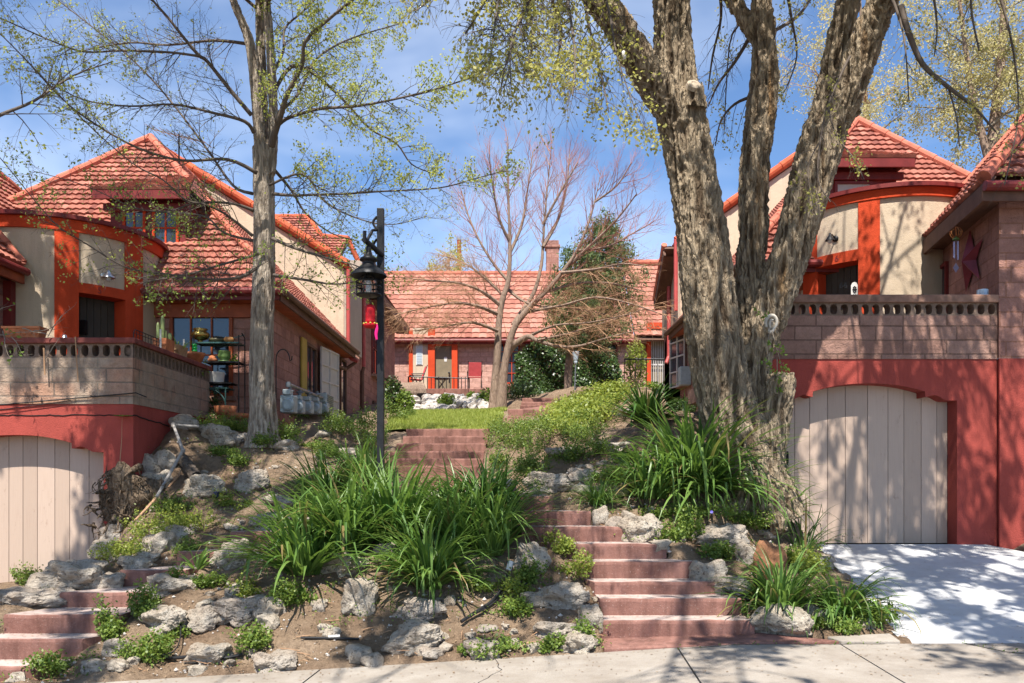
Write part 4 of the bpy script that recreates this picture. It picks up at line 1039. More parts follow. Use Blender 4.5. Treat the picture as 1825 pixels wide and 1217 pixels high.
mb = MB(); mb.tube([e0+Vector((0, -.07, -.1)), e1+Vector((0, -.07, -.1))], .08, 8); mb.beam(e0-Vector((0, -.02, .12)), e1-Vector((0, -.02, .12)), .04, .22); mb.build('gutter', MAT['darkred'], rh)
mb = MB(); c = P(985, 455, 38.5); mb.box((c.x-.28, c.y, 10), (c.x+.28, c.y+.7, P(0, 428, 38.5).z)); mb.box((c.x-.34, c.y-.06, P(0, 440, 38.5).z), (c.x+.34, c.y+.76, P(0, 436, 38.5).z)); mb.build('chimney', MAT['block'], rh)
def xr(px, D=RD): return (px-CX)*D/F
def zr(py, D=RD): return CAMZ+(HY-py)*D/F
yb = RD-.28
# entrance bay: cream panel, orange posts, olive door
mb = MB(); mb.box((xr(737), RD-.22, zf-.3), (xr(764), RD-.001, zr(586))); bay = mb.build('entrance_bay', MAT['cream'], rh)
mb = MB(); mb.box((xr(730), RD-.25, zf-.3), (xr(737)-.002, RD-.001, zr(590))); mb.box((xr(764)+.002, RD-.32, zf-.3), (xr(776), RD-.002, zr(588))); mb.box((xr(806), RD-.32, zf-.3), (xr(816), RD-.002, zr(606))); mb.box((xr(776)+.002, RD-.30, zr(617)), (xr(806)-.002, RD-.002, zr(606))); mb.build('trim', MAT['orange'], bay)
mb = MB(); mb.box((xr(776)+.004, RD-.12, zf), (xr(806)-.004, RD-.06, zr(617)-.004)); mb.mi = 1
mb.lathe((xr(801), RD-.13, zf+.95), [(0, 0), (.03, 0), (.03, .03), (.045, .06), (0, .08)], 10, (0, -1, 0)); mb.box((xr(800.2), RD-.135, zf+.55), (xr(801.8), RD-.121, zf+.82))
dr = mb.build('door', [MAT['door_olive'], MAT['iron']], bay)
mb = MB(); mb.lathe((xr(794.5), RD-.121, zr(640)), [(0, .012), (.07, .01), (.075, 0)], 14, (0, -1, 0)); mb.box((xr(792.2), RD-.13, zr(645)), (xr(796.8), RD-.121, zr(637))); mb.build('door_plaque', MAT['white'], bay)
mb = MB(); mb.box((xr(742.5), RD-.245, zr(652)), (xr(754.5), RD-.222, zr(613))); f = mb.build('window', MAT['white'], rh)
mb = MB()
for i in range(13): z = zr(650.5)+i*(zr(614)-zr(650.5))/13; mb.box((xr(744), RD-.262, z), (xr(753), RD-.247, z+.045))
mb.build('blind', MAT['blind'], f)
framed_window(rh, (xr(884), RD, zr(684)), (1, 0, 0), xr(926)-xr(884), zr(608)-zr(684), 3, 4, MAT['orange'], .08, .05, .03, nrm=(0, -1, 0))
framed_window(rh, (xr(1062), RD, zr(648)), (1, 0, 0), xr(1100)-xr(1062), zr(612)-zr(648), 2, 2, MAT['darkred'], .08, .05, .03, nrm=(0, -1, 0))
# barred door at the right
mb = MB(); mb.box((xr(1151), RD-.3, zf-.5), (xr(1158), RD-.002, zr(585))); mb.box((xr(1187), RD-.3, zf-.5), (xr(1194), RD-.002, zr(585))); mb.box((xr(1151), RD-.304, zr(588)), (xr(1194), RD-.004, zr(577))); fr = mb.build('side_entrance', MAT['orange'], rh)
mb = MB(); mb.box((xr(1158)+.003, RD-.1, zf-.2), (xr(1187)-.003, RD-.05, zr(588)-.003)); mb.build('door', MAT['door_olive'], fr)
mb = MB(); z0, z1 = zf-.15, zr(590)
for i in range(9): x = xr(1160)+i*(xr(1185)-xr(1160))/8; mb.box((x-.012, RD-.24, z0), (x+.012, RD-.215, z1))
for z in (z0, (z0+z1)/2, z1): mb.box((xr(1159), RD-.245, z-.03), (xr(1186.5), RD-.21, z+.03))
mb.build('security_grille', MAT['offwhite'], fr)
mb = MB(); mb.prism([(-5.0, RD-2.9, 4.4), (-1.0, RD-2.9, 4.4), (-1.0, RD, 4.4), (-5.0, RD, 4.4)], (0, 0, .68)); tag(mb.build('porch_slab', MAT['riser'], bevel=.01), 'pink concrete porch slab before the olive door', 'porch', kind='structure')

# porch railing, chairs, table, planter
rl = thing('railing', 'thin black iron railing across the porch before the olive door', 'railing', tuple(P(780, 706, 32.3)))
mb = MB(); zt_ = zr(671, 32.3); zb_ = 5.1; mb.tube([(xr(728, 32.3), 32.3, zt_), (xr(836, 32.3), 32.3, zr(674.5, 32.3))], .022, 6); mb.build('handrail', MAT['iron'], rl)
for i in range(17):
    x = xr(728, 32.3)+i*(xr(836, 32.3)-xr(728, 32.3))/16; m2 = MB(); m2.tube([(x, 32.3, zb_-.05), (x, 32.3, zt_-.01)], .016 if i % 8 else .028, 5); m2.build('baluster', MAT['iron'], rl)
r2 = thing('railing', 'dark pipe railing in front of the barred side door', 'railing', tuple(P(1150, 690, 31)))
mb = MB(); mb.tube([(xr(1113, 31), 31, zr(640, 31)), (xr(1192, 31), 31, zr(640, 31))], .03, 6); mb.build('handrail', MAT['iron'], r2)
for i in range(9):
    x = xr(1113, 31)+i*(xr(1192, 31)-xr(1113, 31))/8; m2 = MB(); m2.tube([(x, 31, zr(702, 31)), (x, 31, zr(640, 31))], .014, 5); m2.build('baluster', MAT['iron'], r2)
def chair(label, px, py, D, rot, cat='chair'):
    b = P(px, py, D); b.z = 5.085; c = thing('folding_chair', label, 'chair', tuple(b), 'red folding chairs on the porch')
    Rm = Matrix.Rotation(R(rot), 3, 'Z'); T = lambda x, y, z: b+Rm @ Vector((x, y, z))
    def pan(name, p, m):
        q = MB(); off = (T(0, 0, 0)-b); nrm = (p[1]-p[0]).cross(p[2]-p[0]).normalized()*.02; q.prism(p, nrm); q.build(name, m, c)
    pan('seat', [T(-.24, -.22, .44), T(.24, -.22, .44), T(.24, .22, .41), T(-.24, .22, .41)], MAT['chairred'])
    pan('backrest', [T(-.24, .22, .45), T(.24, .22, .45), T(.24, .38, .95), T(-.24, .38, .95)], MAT['chairred'])
    for s in (-1, 1):
        m = MB(); m.tube([T(s*.26, .40, 1.0), T(s*.26, .2, .42), T(s*.26, -.26, .0)], .014, 6); m.build('leg', MAT['iron'], c)
        m = MB(); m.tube([T(s*.27, -.2, .62), T(s*.27, .0, .3), T(s*.27, .25, .0)], .014, 6); m.build('leg', MAT['iron'], c)
        m = MB(); m.tube([T(s*.27, -.24, .63), T(s*.27, .3, .65)], .02, 6); m.build('armrest', MAT['iron'], c)
    return c
chair('red folding chair with black arms seen from the side left of the door', 742, 703, 33.0, -75)
chair('red folding chair seen from behind right of the porch railing', 846, 706, 32.2, 185)
b = P(787, 704, 33.1); b.z = 5.085
tb = thing('side_table', 'small round black folding table before the olive door', 'table', tuple(b))
mb = MB(); mb.lathe(b+Vector((0, 0, .5)), [(0, .03), (.27, .03), (.29, .01), (.27, -.04), (0, -.04)], 20); mb.build('tabletop', MAT['iron'], tb)
for s in (-1, 1):
    for y in (-.12, .12): m = MB(); m.tube([b+Vector((s*.2, y, 0)), b+Vector((-s*.16, y, .48))], .014, 6); m.build('leg', MAT['iron'], tb)
b = P(757, 712, 27.5); b.z = gz(b.x, b.y)+.0
pt_ = MB(); zt2 = zr(702, 27.5); pt_.lathe((b.x, b.y, b.z), [(.0, 0), (.2, 0), (.26, zt2-b.z), (.22, zt2-b.z), (.2, zt2-b.z-.05), (0, zt2-b.z-.05)], 18); tag(pt_.build('flower_pot', MAT['iron'], loc=b), 'low dark planter pot at the edge of the far rock wall', 'pot')
# little lantern on a post
b = P(1023, 728, 26.5); lg = thing('garden_lantern', 'small pale lantern on a thin pole before the ivy', 'lantern', tuple(b))
mb = MB(); mb.tube([b, P(1026, 648, 26.5)], .022, 6); mb.build('post', MAT['meterpipe'], lg)
mb = MB(); t_ = P(1026, 648, 26.5); mb.lathe(t_, [(0, 0), (.05, .01), (.06, .06), (.05, .09), (.07, .12), (.115, .36), (.12, .38), (.0, .40)], 12); mb.build('lantern_head', MAT['blind'], lg)
# ------------------------------------------------------------------ trees
def smooth_poly(pts, rad, n=4):
    """Catmull-Rom through the points"""
    P_ = [Vector(p) for p in pts]; out = []; ro = []
    for i in range(len(P_)-1):
        p0, p1, p2, p3 = P_[max(i-1, 0)], P_[i], P_[i+1], P_[min(i+2, len(P_)-1)]
        for s in range(n):
            t = s/n
            out.append(.5*((2*p1)+(p2-p0)*t+(2*p0-5*p1+4*p2-p3)*t*t+(3*p1-p0-3*p2+p3)*t**3)); ro.append(rad[i]*(1-t)+rad[i+1]*t)
    out.append(P_[-1]); ro.append(rad[-1]); return out, ro
def pxline(pts, D0, D1=None, n=4):
    """limb through (px, py, width px) at depths running from D0 to D1"""
    D1 = D0 if D1 is None else D1; m = len(pts)-1
    Ds = [D0+(D1-D0)*i/m for i in range(m+1)]
    return smooth_poly([P(a, b, d) for (a, b, w), d in zip(pts, Ds)], [w*d/F/2 for (a, b, w), d in zip(pts, Ds)], n)
def rvec(): 
    v = rng.normal(size=3); return Vector(v/np.linalg.norm(v))
def grow(mb, tips, start, d, L, r, level, o):
    """one twig and its side twigs; o: bend, up, kids, ratio, ang, segs"""
    segs = o.get('segs', 4); d = Vector(d).normalized(); p = Vector(start); pts = [p.copy()]; rad = [r]
    for i in range(segs):
        d = (d+rvec()*o['bend']+Vector((0, 0, o['up']*(1+i*.4)))).normalized()
        p = p+d*(L/segs); pts.append(p.copy()); rad.append(max(r*(1-.8*(i+1)/segs), .0012))
    mb.tube(pts, rad, 4 if r > .008 else 3, False)
    if level <= 0:
        for i in range(1, len(pts)): tips.append((pts[i], d))
        return
    n = o['kids'] if isinstance(o['kids'], int) else o['kids'][max(0, len(o['kids'])-level)]
    for j in range(n):
        t = .2+.78*(j+rng.random()*.8)/n; k = min(int(t*segs), segs-1); f = t*segs-k
        q = pts[k].lerp(pts[k+1], f); td = (pts[k+1]-pts[k]).normalized()
        ax = td.cross(rvec()).normalized(); a = R(o['ang'][0]+(o['ang'][1]-o['ang'][0])*rng.random())
        nd = (td*math.cos(a)+ax*math.sin(a))
        if 'flat' in o: nd.y *= o['flat']
        grow(mb, tips, q, nd, L*o['ratio']*(1.1-.5*t)*(.7+.6*rng.random()), max(rad[k]*.6, .0015), level-1, o)
def clothe(mb, tips, pts, rad, spacing, L, level, o, t0=.15, rmax=.02):
    """side branches along a limb"""
    ds = [0]
    for a, b in zip(pts[:-1], pts[1:]): ds.append(ds[-1]+(b-a).length)
    s = ds[-1]*t0
    while s < ds[-1]:
        k = max(i for i in range(len(ds)) if ds[i] <= s); k = min(k, len(pts)-2)
        q = pts[k].lerp(pts[k+1], (s-ds[k])/max(1e-6, ds[k+1]-ds[k])); td = (pts[k+1]-pts[k]).normalized()
        ax = td.cross(rvec()).normalized(); a = R(o['ang'][0]+(o['ang'][1]-o['ang'][0])*rng.random())
        nd = td*math.cos(a)+ax*math.sin(a)
        if 'flat' in o: nd.y *= o['flat']
        nd.z += o.get('lift', 0)
        grow(mb, tips, q, nd, L*(.6+.7*rng.random())*(1-.45*s/ds[-1]), min(rad[k]*.55, rmax), level, o)
        s += spacing*(.5+rng.random())
def leaf_cloud(tips, per, spread, L, W, up=None, keep=1.0, filt=None):
    T = [t for t in tips if (filt is None or filt(t[0])) and (keep >= 1 or rng.random() < keep)]
    if not T: return np.zeros((0, 4, 3))
    p = np.array([tuple(t[0]) for t in T]); p = np.repeat(p, per, axis=0)+rng.normal(size=(len(p)*per, 3))*spread
    return leaf_quads(p, L, W, up)
def clumpy(v, f=1.1, t=0.0): return mnoise.noise(Vector((v[0]*f, v[1]*f, v[2]*f))) > t
def to_px(v): return (CX+F*v.x/v.y, HY-F*(v.z-CAMZ)/v.y)

def union_trunk(name, tubes, mat, parent, voxel, disp, freq, zs, flat=None, fine=.38):
    """limbs melted into one skin, then barked: ridges along the stems"""
    mb = MB()
    for pts, rad in tubes:
        n = len(pts)
        mb.tube(pts, rad, 28, True)
    me = bpy.data.meshes.new('tmp'); me.from_pydata(mb.v, [], mb.f)
    ob = bpy.data.objects.new('tmp', me); COL.objects.link(ob)
    m = ob.modifiers.new('r', 'REMESH'); m.mode = 'VOXEL'; m.voxel_size = voxel; m.adaptivity = 0
    sm = ob.modifiers.new('s', 'SMOOTH'); sm.iterations = 6; sm.factor = .5
    bpy.context.view_layer.update()
    m2 = bpy.data.meshes.new_from_object(ob.evaluated_get(bpy.context.evaluated_depsgraph_get()))
    bpy.data.objects.remove(ob)
    n = len(m2.vertices); co = np.empty(n*3, np.float32); m2.vertices.foreach_get('co', co); co = co.reshape(-1, 3)
    nr = np.empty(n*3, np.float32); m2.vertices.foreach_get('normal', nr); nr = nr.reshape(-1, 3)
    h = np.empty(n, np.float32)
    for i, c in enumerate(co):
        wob = mnoise.noise(Vector((c[0]*2, c[1]*2, c[2]*1.2)))*.6
        v = Vector((c[0]*freq+wob, c[1]*freq+wob, c[2]*freq*zs))
        a = 1-abs(mnoise.noise(v))*2.2
        b = 1-abs(mnoise.noise(Vector((v.x*2.1+5, v.y*2.1+3, v.z*4.6+1))))*2
        h[i] = a*.75+b*fine
    co = co+nr*((h-.95)*disp)[:, None]
    ga = m2.attributes.new('groove', 'FLOAT', 'POINT'); ga.data.foreach_set('value', h)
    m2.vertices.foreach_set('co', co.astype(np.float32).ravel()); m2.materials.clear(); m2.name = name
    finish(m2, mat, True)
    org = ORG[parent.name]; m2.transform(Matrix.Translation(-org))
    o = bpy.data.objects.new(name, m2); COL.objects.link(o); o.parent = parent; ORG[o.name] = org
    return o

# ---- the big cottonwood-like tree on the right
BT = 10.8
big = thing('tree', 'massive rough barked tree splitting into thick stems before the right garage', 'tree', tuple(P(1335, 885, BT)))
L_ = lambda pts, a, b=None: pxline(pts, a, b)
stemA = L_([(1362, 930, 150), (1345, 860, 128), (1325, 800, 112), (1296, 720, 104), (1275, 620, 100), (1262, 520, 97), (1249, 400, 90), (1232, 300, 86), (1216, 220, 88), (1204, 150, 80), (1199, 70, 70), (1196, 0, 66), (1190, -120, 58), (1196, -260, 44), (1180, -380, 30)], BT, BT)
limbA1 = L_([(1222, 250, 70), (1195, 190, 68), (1160, 140, 64), (1128, 90, 60), (1102, 45, 57), (1068, 0, 54), (1010, -80, 44), (960, -170, 34), (930, -260, 24)], BT-.02, BT-1.2)
stemB = L_([(1350, 760, 56), (1345, 620, 60), (1340, 540, 58), (1338, 470, 55), (1343, 400, 54), (1345, 300, 54), (1356, 200, 54), (1364, 120, 50), (1362, 50, 42), (1358, 0, 38), (1362, -120, 32), (1350, -240, 22)], BT+.28, BT+.5)
limbB1 = L_([(1362, 80, 34), (1340, 50, 34), (1315, 15, 30), (1280, -40, 26), (1240, -110, 18)], BT+.4, BT+1.0)
stemC = L_([(1345, 760, 60), (1342, 650, 62), (1368, 565, 72), (1396, 490, 70), (1424, 400, 72), (1448, 310, 78), (1468, 240, 82), (1478, 190, 62), (1485, 130, 50), (1498, 60, 46), (1512, 0, 46), (1530, -110, 38), (1535, -240, 26)], BT+.12, BT-.1)
limbC2 = L_([(1455, 290, 66), (1490, 205, 66), (1516, 150, 62), (1540, 80, 60), (1565, 20, 56), (1583, -20, 54), (1625, -120, 42), (1680, -220, 30)], BT+.05, BT-1.0)
stubD = L_([(1350, 900, 76), (1368, 800, 66), (1384, 730, 56), (1392, 682, 52), (1393, 664, 40)], BT-.12, BT-.15)
stubE = L_([(1490, 225, 30), (1512, 203, 30), (1530, 190, 26)], BT-.0, BT-.1)
knot = L_([(1232, 190, 60), (1236, 165, 42), (1237, 150, 34)], BT-.2, BT-.33)
roots = [L_([(1350, 880, 70), (1300, 915, 60), (1262, 935, 40)], BT-.1, BT-.5), L_([(1362, 870, 60), (1380, 910, 50), (1388, 950, 30)], BT-.15, BT-.45)]
union_trunk('trunk', [stemA, limbA1, stemB, limbB1, stemC, limbC2, stubD, stubE, knot]+roots, MAT['bark_big'], big, .0145, .062, 12, .15)
mb = MB(); kp = P(1238, 148, BT-.36); mb.lathe(kp, [(.0, .0), (.03, -.01), (.045, .004), (.075, .0), (.09, -.01), (.1, -.06)], 16, Vector((.15, -.75, .55))); mb.build('cut_knot', MAT['cutwood'], big)
tips = []; mb = MB()
oo = dict(bend=.16, up=-.03, kids=[5, 4, 3], ratio=.55, ang=(25, 65), segs=5)
fw = rng.random
def limb(start, d, L, r, segs=9, bend=.1, up=.02):
    p = Vector(start); d = Vector(d).normalized(); pts = [p.copy()]; rad = [r]
    for i in range(segs):
        d = (d+rvec()*bend+Vector((0, 0, up))).normalized(); p = p+d*(L/segs); pts.append(p.copy()); rad.append(r*(1-.85*(i+1)/segs))
    return smooth_poly(pts, rad, 2)
crown = []
for st, n in ((stemA, 9), (limbA1, 7), (stemB, 7), (limbB1, 3), (stemC, 7), (limbC2, 7)):
    pts, rad = st; zs = [k for k in range(len(pts)) if pts[k].z > 8.6]
    for i in range(n):
        k = zs[int(len(zs)*(i+.5)/n)]; a = 2.4*i+len(crown)
        d = Vector((math.cos(a), math.sin(a)*1.0-.55, .55+.4*fw()))
        crown.append(limb(pts[k], d, 3.6+2.6*fw(), max(rad[k]*.42, .02)))
for k0, end, r in ((0, (5.6, 7.6, 11.2), .07), (1, (8.2, 7.4, 10.6), .06), (2, (4.3, 5.2, 11.6), .06), (3, (6.6, 5.0, 11.0), .06), (0, (7.2, 9.2, 12.4), .06), (1, (3.4, 4.6, 10.4), .06), (2, (9.6, 8.6, 12.0), .05), (4, (1.4, 5.4, 11.4), .05), (4, (-.6, 7.0, 11.2), .05), (0, (5.2, 6.6, 9.6), .04), (1, (6.8, 7.0, 9.4), .04), (3, (8.8, 6.2, 9.8), .04), (3, (1.0, 1.6, 9.0), .05), (0, (3.6, 1.4, 9.2), .05), (4, (-1.8, 2.2, 9.2), .05), (1, (6.0, 2.0, 9.2), .05), (0, (2.4, 3.6, 9.0), .05), (1, (5.0, 3.8, 9.2), .05), (4, (-.4, 3.4, 9.0), .05), (0, (3.0, .6, 9.0), .05), (3, (.2, .8, 8.8), .05), (1, (5.4, .8, 9.0), .05)):  # extra limbs toward the street, added out of view to cast dappled shade
    st = (limbC2, limbC2, stemC, stemB, limbA1)[k0]; zs = [k for k in range(len(st[0])) if st[0][k].z > 8.3]; p0 = st[0][zs[(k0*3+len(crown)) % len(zs)]]
    e = Vector(end); m = p0.lerp(e, .5)+Vector((0, 0, .6)); crown.append(smooth_poly([p0, m, e, e+(e-m)*.35], [r, r*.7, r*.4, r*.12], 4))
NF = len(crown)-10; tipShade = []
for ci, c in enumerate(crown):
    mb.tube(c[0], c[1], 7, False); clothe(mb, tipShade if ci >= NF-6 else tips, c[0], c[1], .2 if ci >= NF else .34, 1.3, 1, oo, .2)
# hanging sprays of the left limb, in view
sprays = [[(1010, -80, 9), (960, -20, 7), (925, 40, 5), (905, 100, 3), (890, 170, 2)], [(990, -100, 9), (985, 0, 6), (1000, 60, 5), (990, 120, 3), (975, 180, 2)], [(1040, -60, 8), (1045, 20, 6), (1060, 90, 4), (1075, 150, 3), (1085, 200, 2)],
          [(960, -170, 9), (900, -60, 7), (860, 10, 5), (830, 60, 3)], [(1060, -80, 7), (1085, 20, 5), (1100, 100, 3), (1130, 190, 2), (1150, 235, 1.5)], [(930, -200, 8), (860, -90, 6), (790, -20, 4), (740, 20, 2)], [(975, -140, 8), (940, -40, 6), (950, 60, 4), (935, 130, 2)], [(930, -100, 7), (895, -30, 5), (880, 60, 4), (872, 130, 2)], [(1000, -60, 7), (1015, 20, 5), (1025, 100, 4), (1020, 170, 2)], [(1040, -100, 7), (960, -10, 6), (915, 60, 4), (910, 150, 2)]]
for i, s in enumerate(sprays):
    c = pxline(s, BT-1.2, BT-1.6-.35*i); mb.tube(c[0], c[1], 5, False); clothe(mb, tips, c[0], c[1], .085, .62, 1, dict(bend=.2, up=-.12, kids=5, ratio=.5, ang=(20, 60), segs=4), .1, .006)
sprays2 = [[(1280, -40, 8), (1285, 30, 5), (1270, 100, 4), (1262, 160, 2)], [(1340, 60, 8), (1310, 110, 6), (1280, 150, 4), (1262, 190, 2)], [(1345, 170, 7), (1310, 185, 5), (1285, 215, 3), (1275, 260, 2)], [(1370, 60, 7), (1420, 30, 6), (1450, -10, 4)], [(1395, -60, 7), (1410, 30, 5), (1420, 100, 3), (1400, 160, 2)], [(1300, -70, 7), (1320, 30, 4), (1300, 80, 3), (1290, 240, 1.5)]]
for i, s in enumerate(sprays2):
    c = pxline(s, BT+.8, BT+1.4); mb.tube(c[0], c[1], 5, False); clothe(mb, tips, c[0], c[1], .12, .55, 1, dict(bend=.2, up=-.1, kids=4, ratio=.5, ang=(20, 60), segs=4), .1, .006)
# hanging sprays on the right of the stems
sprays3 = [[(1605, 10, 12), (1620, 60, 10), (1645, 115, 9), (1690, 155, 7), (1735, 190, 5), (1775, 235, 3)], [(1583, -20, 8), (1610, 60, 3), (1620, 180, 2)], [(1690, 155, 4), (1705, 210, 3), (1710, 260, 2)], [(1625, -100, 8), (1660, -20, 5), (1670, 50, 3), (1665, 100, 2)],
           [(1515, 100, 5), (1500, 130, 4), (1475, 190, 4), (1462, 250, 3), (1458, 320, 2.5), (1480, 360, 2)], [(1475, 190, 3), (1490, 240, 2.5), (1520, 280, 2), (1540, 320, 1.5)], [(1462, 250, 2.5), (1440, 300, 2), (1450, 370, 1.5)], [(1680, -200, 9), (1760, -60, 6), (1800, 60, 4), (1815, 200, 2.5), (1790, 330, 2)], [(1740, -120, 7), (1730, 0, 4), (1745, 90, 3)]]
for i, s in enumerate(sprays3):
    c = pxline(s, BT-.75, BT-.9-.2*(i % 3)); mb.tube(c[0], c[1], 6, False); clothe(mb, tips, c[0], c[1], .13, .42, 1, dict(bend=.2, up=-.14, kids=3, ratio=.5, ang=(20, 60), segs=4), .15, .005)
tw = mb.build('branches', MAT['twig_dark'], big, smooth=True)
inview = lambda v: to_px(v)[1] > -60
lq = [leaf_cloud(tipShade, 10, .10, .13, .11, None, 1, lambda v: (v.y < .5 or not inview(v)) and clumpy(v, 1.2, .27 if v.x < 2.2 and v.y > 1.6 else .12)), leaf_cloud(tips, 6, .08, .08, .06, None, .5, lambda v: not inview(v) and clumpy(v)), leaf_cloud(tips, 5, .045, .042, .027, None, .36, lambda v: inview(v) and clumpy(v, 1.7, -.02))]  # unseen leaves on the added limbs, enlarged and clumped to shape the dapple
quads_obj('foliage', np.concatenate(lq), MAT['leaf_olive'], big)
# sprouts on the trunk
mb = MB(); tp2 = []
for a, b, dd in ((P(1372, 585, BT-.35), P(1365, 640, BT-.55), .3), (P(1376, 590, BT-.35), P(1390, 650, BT-.5), .3), (P(1385, 640, BT-.4), P(1388, 690, BT-.45), .2), (P(1365, 590, BT-.35), P(1348, 560, BT-.4), .2)):
    c = limb(a, b-a, (b-a).length*1.2, .006, 5, .15, -.02); mb.tube(c[0], c[1], 5, False); clothe(mb, tp2, c[0], c[1], .1, .16, 0, dict(bend=.2, up=.02, kids=2, ratio=.5, ang=(30, 70), segs=3), .3, .003)
mb.build('sprout', MAT['twig_pale'], big)
quads_obj('sprout_leaf', leaf_cloud(tp2, 3, .02, .055, .03), MAT['leaf_fresh'], big)

# ---- the two-stemmed grey tree on the left
LT = 13.0
lt = thing('tree', 'slender grey barked tree with bare spreading limbs before the left house', 'tree', tuple(P(470, 775, LT)))
trunk = L_([(470, 800, 74), (470, 770, 56), (469, 735, 48), (466, 660, 43), (467, 580, 41), (470, 500, 40), (471, 400, 38), (470, 320, 38), (469, 262, 38)], LT, LT)
s1 = L_([(466, 300, 22), (461, 225, 21), (455, 150, 20), (446, 80, 18), (432, 40, 16), (412, -10, 14), (395, -80, 11), (380, -170, 7)], LT-.05, LT-.4)
s2 = L_([(472, 300, 22), (469, 200, 19), (465, 100, 18), (463, 20, 16), (460, -60, 13), (462, -160, 9)], LT+.08, LT+.3)
s3 = L_([(482, 310, 20), (487, 235, 18), (485, 140, 17), (479, 50, 16), (474, -30, 14), (480, -130, 9)], LT-.05, LT+.1)
union_trunk('trunk', [trunk, s1, s2, s3], MAT['bark_left'], lt, .015, .018, 20, .14)
limbs = [
 ([(448, 205, 10), (410, 160, 9), (370, 110, 8), (355, 99, 8), (330, 70, 7), (300, 32, 6), (268, -5, 5), (230, -60, 3)], -.3, -1.2),
 ([(452, 236, 9), (436, 216, 8), (380, 201, 6), (310, 186, 5), (230, 189, 4), (150, 178, 3), (90, 148, 2)], -.4, -1.5),
 ([(440, 78, 8), (380, 72, 6), (300, 80, 4.5), (230, 76, 3.5), (150, 90, 2)], .2, 1.0),
 ([(355, 100, 6), (300, 93, 5), (220, 90, 4), (150, 92, 4), (90, 72, 3), (0, 32, 3), (-60, 10, 2)], -.9, -1.6),
 ([(458, 308, 10), (405, 284, 7), (325, 286, 6), (240, 261, 5), (150, 208, 4), (100, 165, 3.5), (40, 100, 3), (-20, 40, 2)], -.5, -2.4),
 ([(484, 260, 16), (490, 236, 15), (500, 206, 13), (512, 168, 11), (538, 116, 9), (544, 74, 8), (586, 34, 7), (622, 5, 6), (680, -40, 4)], -.4, -1.6),
 ([(488, 230, 10), (510, 212, 8), (545, 200, 7), (575, 193, 7), (620, 190, 6), (678, 182, 5), (769, 161, 4), (830, 142, 3), (887, 130, 2)], -.3, -1.8),
 ([(490, 160, 9), (520, 118, 8), (560, 132, 6.5), (611, 177, 5.5), (659, 229, 4.5), (706, 255, 4), (733, 292, 3), (768, 308, 2)], .1, 1.2),
 ([(486, 345, 9), (520, 348, 6), (560, 347, 5), (620, 345, 4.5), (678, 341, 4), (781, 335, 3), (840, 320, 2.5), (899, 304, 1.5)], -.2, -1.2),
 ([(455, 478, 10), (428, 494, 8), (380, 498, 5), (330, 494, 4), (290, 497, 3), (250, 505, 2)], -.6, -2.6),
 ([(488, 490, 8), (540, 498, 6), (594, 506, 4), (640, 500, 3), (690, 480, 2)], -.4, -1.3),
 ([(486, 425, 9), (520, 440, 7), (573, 457, 5), (628, 471, 3), (660, 485, 2)], -.3, -1.5),
 ([(452, 375, 8), (420, 364, 6), (380, 360, 5), (350, 362, 4.5), (325, 352, 4), (290, 320, 3.5), (235, 290, 3), (150, 215, 2.5), (60, 120, 2), (0, 60, 1.5)], -.5, -2.2),
 ([(450, 420, 8), (420, 395, 6), (390, 375, 5), (350, 362, 4), (300, 376, 3), (240, 370, 2.5), (150, 330, 2), (60, 305, 1.5)], -.5, -1.8),
 ([(455, 430, 7), (400, 415, 5), (370, 388, 4), (330, 380, 3.5), (270, 376, 2.5), (200, 365, 1.5)], .2, .8),
 ([(470, 450, 6), (400, 470, 5), (330, 490, 4.5), (286, 487, 4), (224, 476, 3.5), (155, 435, 3), (93, 393, 2.5), (0, 281, 2), (-50, 230, 1.5)], -.6, -3.0),
 ([(450, 345, 8), (415, 330, 6), (365, 260, 5), (300, 175, 4), (240, 110, 3.5), (180, 60, 3), (90, -10, 2)], .3, 1.5),
 ([(487, 300, 8), (520, 340, 6), (545, 380, 4), (590, 415, 3), (640, 430, 2)], .2, .9),
 ([(490, 205, 8), (530, 170, 6), (560, 110, 5), (600, 80, 4), (650, 60, 3), (720, 40, 2)], .3, 1.7),
 ([(487, 130, 8), (505, 90, 6), (508, 50, 5), (540, 20, 4), (590, -30, 3)], .1, .6),
 ([(480, 330, 6), (540, 310, 5), (580, 360, 4), (640, 390, 3), (700, 400, 2), (760, 385, 1.5)], -.4, -2.0),
 ([(-40, 230, 10), (0, 205, 8), (60, 180, 6), (130, 135, 4), (200, 110, 2)], -4.6, -4.0)]
o2 = dict(bend=.17, up=.0, kids=[4, 3], ratio=.5, ang=(30, 65), segs=4)
mb = MB(); tipL = []; tipR = []; tipLow = []; tipShadeL = []
for i, (pts, a, b) in enumerate(limbs):
    pts = [(x, y, w_*.8) for x, y, w_ in pts]; c = pxline(pts, LT+a, LT+b); mb.tube(c[0], c[1], 7, True)
    right = pts[-1][0] > 520
    tt = tipLow if i in (9, 11, 10, 14, 17, 13) else (tipR if right else tipL)
    clothe(mb, tt, c[0], c[1], .08 if i in (9, 10, 11, 13, 14, 15) else .085, .7, 2 if i not in (9, 10, 11) else 2, o2, .08, .008)
for st in (s1, s2, s3):
    for k in range(8):
        pts, rad = st; zz = [q for q in range(len(pts)) if pts[q].z > 8.9]; q = zz[int(len(zz)*(k+.5)/14)]; a = 2.4*k+3
        c = limb(pts[q], (math.cos(a), math.sin(a)-.4, .35+.4*fw()), 2.2+1.8*fw(), max(.02, rad[q]*.4)); mb.tube(c[0], c[1], 6, False); clothe(mb, tipL if c[0][-1].x < -3.6 else tipR, c[0], c[1], .3, .9, 1, o2, .15)
